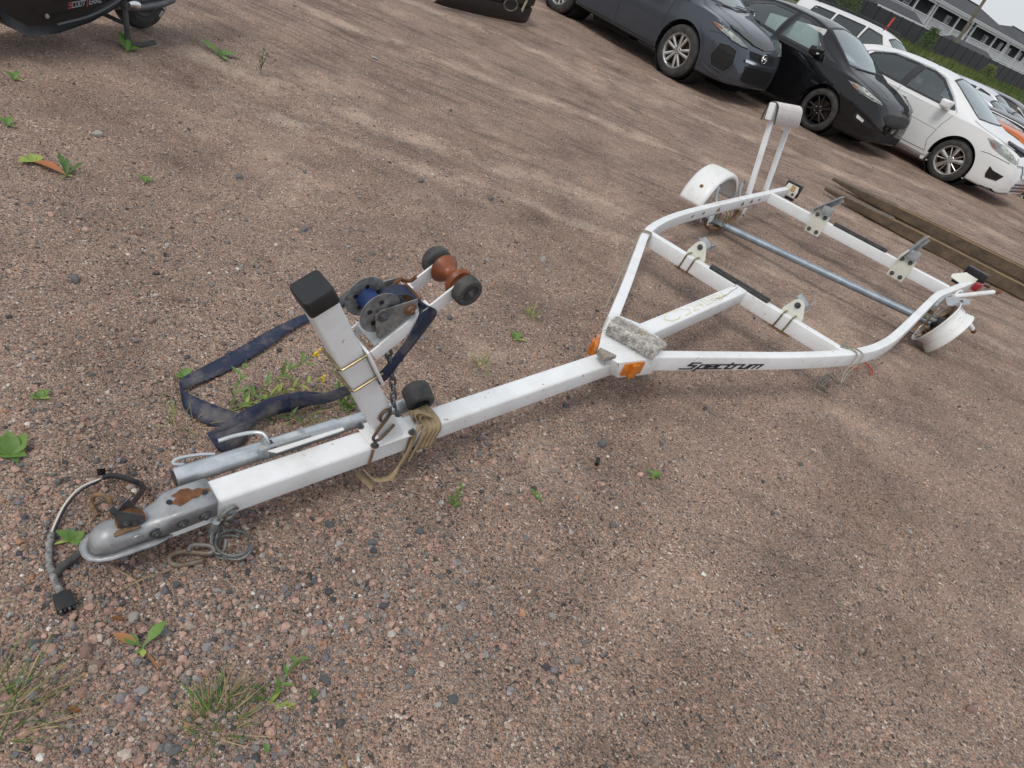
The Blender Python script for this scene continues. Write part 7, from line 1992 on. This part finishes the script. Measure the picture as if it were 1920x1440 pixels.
rosette(346, 702, [(-18, 2, .035, .4, LGREEN), (12, -14, .032, .6, LGREEN), (10, -6, .028, .4, LYEL)], 'small round-leaved weed at the fold of the navy strap', shape='oval')
rosette(75, 745, [(-20, 4, .026, .4, LGREEN), (18, -10, .026, .4, LGREEN), (4, -14, .02, .8, LGREEN), (20, 4, .018, .3, LYEL), (-10, -8, .02, .5, LDARK)], 'small leafy weed above the broad-leaved weed', shape='oval')
rosette(968, 634, [(-16, -14, .024, .5, LGREEN), (14, -12, .026, .5, LGREEN), (20, 6, .014, .2, LYEL), (-8, 6, .014, .3, LYEL), (2, -16, .016, .8, LGREEN)], 'small round-leaved weed in the gravel behind the bow roller', shape='oval')
rosette(140, 1005, [(-36, -10, .030, .35, LGREEN), (18, -12, .030, .4, LGREEN), (4, 14, .026, .2, LGREEN), (-44, 14, .010, .2, LYEL), (-10, -16, .02, .6, LGREEN)], 'bright green weed growing under the coupler nose', shape='oval')
rosette(268, 1210, [(44, -42, .026, .45, LGREEN), (-38, -18, .024, .3, LGREEN), (-55, -20, .022, .25, LRED), (0, 18, .014, .15, LYEL), (-14, 14, .010, .15, LGREEN), (28, 40, .006, .05, LBRN)], 'weed with one long upright green leaf and one red-tipped leaf')
rosette(1008, 930, [(-16, -14, .016, .4, LGREEN), (8, 8, .014, .3, LGREEN), (8, -8, .012, .6, LGREEN), (-4, 6, .010, .3, LDARK)], 'tiny two-leaved sprout on open gravel below the tongue', shape='oval')
rosette(1225, 893, [(-18, -10, .018, .4, LGREEN), (18, -4, .020, .4, LGREEN), (2, -14, .016, .8, LGREEN), (-10, 6, .014, .3, LGREEN), (14, 6, .014, .3, LDARK), (-2, 8, .012, .3, LYEL)], 'small crisp green sprout on open gravel under the yoke', shape='tooth')
rosette(590, 1300, [(-8, -14, .012, .6, LDARK), (10, -8, .012, .6, LDARK), (4, 8, .010, .3, LDARK), (-10, 6, .010, .3, LYEL)], 'tiny dark sprout right of the grass tuft', shape='tooth')
rosette(500, 1402, [(-6, -10, .010, .6, LGREEN), (8, -6, .012, .6, LGREEN), (4, 8, .010, .3, LGREEN)], 'tiny green sprout near the foot of the grass tuft', shape='oval')
for k, (x, y, lab) in enumerate(((45, 62, 'small ragged green weed under the scooter'), (268, 55, 'small green weed against the scooter rear tyre'), (28, 150, 'small yellow-green sprout below the scooter'), (15, 232, 'tiny green sprout at the yard edge'))):
    rosette(x, y, [(-16, -8, .03, .5, LGREEN), (14, -12, .03, .7, LGREEN), (16, 6, .025, .3, LYEL if k == 2 else LGREEN), (-6, 6, .02, .3, LDARK)], lab, shape='tooth')
# grass tufts
tuft(410, 1345, 150, .10, .085, 'dense grass tuft with dry straw blades in the open gravel', mats=(LGREEN, LSTRAW, LDARK), probs=(.30, .50, .20), lean=pxdir(410, 1345, 20, -60, .1)*.5)
tuft(-15, 1345, 110, .18, .10, 'long straggling grass tuft with bleached blades at the yard edge', (LSTRAW, LGREEN, LDARK), (.5, .3, .2), lean=pxdir(5, 1340, 60, -30, .2)*.8)
tuft(905, 682, 40, .10, .05, 'thin sparse grass tuft in the gravel behind the tongue', (LYEL, LGREEN, LSTRAW), (.4, .4, .2))
tuft(995, 590, 35, .08, .04, 'thin low grass tuft near the left rail', (LYEL, LGREEN, LSTRAW), (.4, .4, .2))
tuft(560, 760, 90, .13, .11, 'loose grass under the navy strap', (LGREEN, LYEL, LSTRAW), (.5, .3, .2))
tuft(345, 790, 40, .10, .06, 'matted yellow-green grass under the strap fold', (LYEL, LSTRAW, LGREEN), (.4, .4, .2))
# upright weeds
r_ = plant('weed', 488, 138, 'single upright seedling with fine leaves on open gravel')
stalk(r_, (0, 0, 0), (.05, 0, 1), .20, 12, .012, .045, LDARK, STEMR, bend=.0, seed=3); stalk(r_, (0, 0, .06), (.35, .1, 1), .12, 8, .010, .04, LDARK, STEMR, bend=.0, seed=4); stalk(r_, (0, 0, .05), (-.35, .1, 1), .10, 7, .010, .035, LGREEN, STEMR, bend=.0, seed=5)
r_ = plant('flowering_weed', 430, 770, 'narrow-leaved weed with yellow flowers sprawling inside the strap loop')
stalk(r_, (0, 0, 0), pxdir(430, 770, 150, -70, .35), .38, 18, .013, .085, LGREEN, bend=.10, flower=True, seed=6)
stalk(r_, (0, 0, 0), pxdir(430, 770, 120, -30, .25), .34, 14, .012, .075, LYEL, bend=.08, flower=True, seed=7)
stalk(r_, (0, 0, 0), pxdir(430, 770, 30, -60, .8), .20, 10, .012, .07, LGREEN, bend=.10, seed=8)
stalk(r_, (.03, 0, 0), pxdir(430, 770, 80, 10, .2), .22, 10, .012, .07, LDARK, bend=.05, seed=9)
r_ = plant('weed', 640, 765, 'fine-leaved upright weed behind the foot of the winch post')
for k, (dx, el) in enumerate(((-10, 2.2), (8, 2.6), (20, 1.8), (-20, 1.6))): stalk(r_, (.01*k, 0, 0), pxdir(640, 765, dx, -14, el), .20-.02*k, 14, .009, .05, LGREEN, bend=.05, seed=12+k)
r_ = plant('weed', 505, 1310, 'slender weed with lance leaves right of the grass tuft')
stalk(r_, (0, 0, 0), pxdir(505, 1310, 50, -60, .5), .13, 9, .009, .05, LGREEN, bend=.05, seed=21); stalk(r_, (0, 0, 0), pxdir(505, 1310, 40, 14, .2), .06, 4, .010, .055, LYEL, bend=.1, seed=22); stalk(r_, (0, 0, 0), pxdir(505, 1310, -20, -20, .5), .06, 4, .008, .045, LDARK, bend=.1, seed=23)
r_ = plant('weed', 855, 945, 'small branched bright green seedling below the tongue')
stalk(r_, (0, 0, 0), pxdir(855, 945, 6, -30, 1.2), .085, 10, .010, .032, LGREEN, bend=.0, seed=31); stalk(r_, (0, 0, 0), pxdir(855, 945, -14, -16, 1.0), .05, 6, .009, .026, LGREEN, bend=.0, seed=32)
r_ = plant('weed', 655, 1440, 'dry reddish seedling near the foot of the frame')
stalk(r_, (0, 0, 0), pxdir(655, 1430, -30, -50, .5), .08, 6, .005, .025, LSTRAW, LRED, bend=.0, seed=41)

# ------------------------------------------------------------------ larger loose stones, one by one
MARKS = [(200, 1080, 'by the wiring plug'), (270, 1230, 'beside the red-tipped weed'), (60, 1180, 'near the bleached grass tuft'), (410, 1380, 'at the foot of the dense grass tuft'), (530, 1280, 'beside the slender lance-leaved weed'), (590, 1120, 'on open gravel beyond the coiled cable'), (560, 960, 'beside the coupler end of the tongue'), (800, 970, 'near the branched seedling below the tongue'), (1000, 1060, 'beyond the two-leaved sprout'), (1080, 760, 'beside the tongue near the yoke'), (1230, 850, 'near the crisp sprout under the yoke'), (1317, 1130, 'near the white paper scrap'), (1420, 940, 'on open gravel below the lettered rail'), (1700, 1080, 'near the paper sliver'), (1450, 1260, 'near the bark shard'), (1850, 535, 'by the snapped guide post'), (870, 570, 'behind the bow roller'), (1010, 450, 'on bare ground left of the frame'), (600, 620, 'between strap and winch post'), (470, 600, 'beside the far run of the navy strap'), (300, 580, 'on open gravel beyond the strap fold'), (260, 860, 'beside the jack tube end'), (110, 890, 'between the wire loop and the broad-leaved weed'), (150, 500, 'below the toothed weed'), (270, 420, 'below the tiny bright sprout'), (183, 253, 'above the withered orange leaf'), (450, 330, 'on open gravel below the upright seedling'), (800, 340, 'on open gravel beyond the winch'), (640, 440, 'on open gravel behind the winch post'), (760, 1320, 'on open gravel right of the grass tuft'), (1150, 1330, 'on bare gravel beyond the tiny dark sprout'), (1820, 1330, 'on bare gravel beyond the bark shard'), (920, 370, 'on the lane beyond the bow roller')]
def stones():
    rg = random.Random(5)
    spots = [(790, 990, 15), (612, 1270, 13), (850, 1310, 15), (485, 1188, 8), (1130, 833, 13), (845, 590, 9), (1020, 480, 12), (790, 335, 9), (285, 598, 8), (1175, 705, 10), (950, 1000, 7), (605, 625, 9), (480, 600, 10), (700, 1010, 10), (310, 1290, 10), (180, 1240, 12), (250, 1150, 11), (160, 1215, 14), (225, 1120, 12), (300, 1075, 10), (330, 1090, 9), (1850, 535, 9), (920, 370, 8), (183, 253, 9), (690, 845, 7), (760, 1240, 10), (560, 1130, 8), (430, 1180, 9), (540, 960, 10), (620, 975, 10), (830, 980, 9), (870, 905, 9), (900, 820, 10), (1060, 760, 8), (1100, 700, 8), (1240, 830, 7), (1450, 960, 7), (1360, 1150, 8), (1265, 1235, 8), (1620, 1180, 7), (1700, 1000, 8), (1500, 870, 8), (590, 1080, 9), (720, 1130, 9), (1000, 1110, 8), (1150, 1330, 9), (1400, 1320, 11), (1820, 1330, 9), (760, 1400, 10), (450, 1420, 10), (330, 1405, 13), (60, 1200, 12), (30, 1100, 11), (250, 880, 9), (300, 840, 9), (180, 860, 9), (110, 900, 8), (420, 640, 9), (700, 470, 8), (570, 430, 9), (260, 440, 10), (140, 520, 10), (330, 560, 9), (450, 330, 9)]
    cols = [('pinkish', (.31, .20, .165)), ('grey', (.17, .17, .175)), ('dark grey', (.12, .125, .132)), ('pale', (.42, .39, .36)), ('brown-pink', (.23, .15, .125))]
    mats = [M(nm.replace('-', '_').replace(' ', '_')+'_stone', c, .85, 0, col2=tuple(x*.55 for x in c), vscale=90, bump=.5, bscale=160, speck=(.5, .47, .44), speck_scale=260, speck_amt=.68) for nm, c in cols]
    meshes = {}
    for k in range(6):
        for i in range(5):
            me = stone_mesh('stone', 400+k, 2, 1.15); me.materials.append(mats[i]); meshes[k, i] = me
    for n, (x, y, r) in enumerate(spots):
        p = on_ground(x, y); dist = (p-CAM).length
        s = r*.85*dist/FPX
        i = rg.choices(range(5), (.35, .25, .2, .06, .2))[0]
        if (x, y) in ((485, 1188), (183, 253)): i = 3
        if (x, y) in ((1130, 833),): i = 1
        o = bpy.data.objects.new('stone', meshes[rg.randrange(6), i]); COL.objects.link(o)
        o.location = p+Vector((0, 0, s*.25)); o.scale = (s, s, s); o.rotation_euler = (rg.uniform(-.4, .4), rg.uniform(-.4, .4), rg.uniform(0, 6.28))
        lm = min(MARKS, key=lambda q: math.hypot(q[0]-x, q[1]-y))
        prop(o, label='loose broken %s stone %s' % (cols[i][0], lm[2]), cat='stone', group='larger %s stones %s' % (cols[i][0], lm[2]))
stones()
# ------------------------------------------------------------------ scraps
def scrap(name, px, py, poly, mat, label, cat, h=.002):
    p = on_ground(px, py, .008)
    o = MB().prism([Vector((x, y, .004*math.sin(i*2.0))) for i, (x, y) in enumerate(poly)], (0, 0, h)).build(name, mat, None, (0, 0, 0), None)
    o.location = p; prop(o, label=label, cat=cat); return o
PAPER = M('dirty_paper', (.70, .70, .64), .8)
scrap('paper_scrap', 1317, 1080, [(-.011, -.006), (.004, -.012), (.012, .004), (-.002, .012)], PAPER, 'small white paper scrap on open gravel below the right rail', 'paper')
scrap('paper_scrap', 1757, 1100, [(-.010, -.004), (.008, -.006), (.010, .004), (-.008, .006)], PAPER, 'thin white paper sliver at the right side of the gravel', 'paper')
scrap('plastic_clip', 1398, 1193, [(-.009, -.006), (.009, -.008), (.010, .005), (-.007, .008)], M('grey_plastic_bit', (.3, .31, .32), .5), 'small grey plastic clip on open gravel', 'plastic')
scrap('foil_scrap', 704, 107, [(-.03, -.012), (.02, -.018), (.03, .008), (-.02, .014)], M('pale_blue_foil', (.5, .56, .60), .4), 'pale foil scrap on the gravel beyond the strap', 'foil')
pb2 = on_ground(1119, 868, .010)
prop(MB().cyl(pb2-Vector((.002, .018, 0)), pb2+Vector((.002, .018, 0)), .008, 10).build('plastic_plug', BLACKP, None, pb2, 40), label='short black plastic plug lying on gravel under the yoke', cat='plug')
for (x, y, c, lab) in ((1212, 742, (.40, .27, .10), 'orange wood chip below the right marker light'), (1455, 1185, (.34, .17, .06), 'orange-brown bark shard on open gravel'), (222, 1155, (.25, .10, .03), 'rusty brown leaf near the wiring plug'), (140, 1330, (.28, .10, .03), 'brown leaf scrap between the grass tufts')):
    scrap('bark_chip', x, y, [(-.014, -.004), (.006, -.006), (.014, .003), (-.008, .006)], M('bark_tone', c, .8, 0, var=.4, vscale=60), lab, 'debris', .004)
rs = MB()
rs.tube(smooth_path([GU(1595, 688, .01), GU(1605, 691, .02), GU(1612, 686, .01)], 5), .004, 6); rs.tube(smooth_path([GU(1622, 680, .02), GU(1632, 690, .02), GU(1637, 698, .012), GU(1630, 702, .01)], 5), .0045, 6)
prop(rs.build('red_cord', M('red_cord', (.50, .06, .03), .7), None, GU(1610, 690), 60), label='short bright red cord scraps under the right rail bend', cat='cord')
for k, (x0, y0, x1, y1, x2, y2, lab) in enumerate(((205, 1060, 255, 1090, 262, 1120, 'dry straw stalk below the coupler'), (215, 1110, 270, 1085, 315, 1068, 'dry straw stalk crossing another near the cable'), (115, 870, 118, 840, 150, 820, 'dry twig left of the jack tube'), (2, 1130, 20, 1125, 30, 1135, 'dry stalk at the yard edge'))):
    b_ = MB().tube(smooth_path([GU(x0, y0, .012), GU(x1, y1, .02), GU(x2, y2, .012)], 5), .0016, 5)
    prop(b_.build('dry_stalk', LSTRAW, None, GU(x0, y0), 60), label=lab, cat='twig')
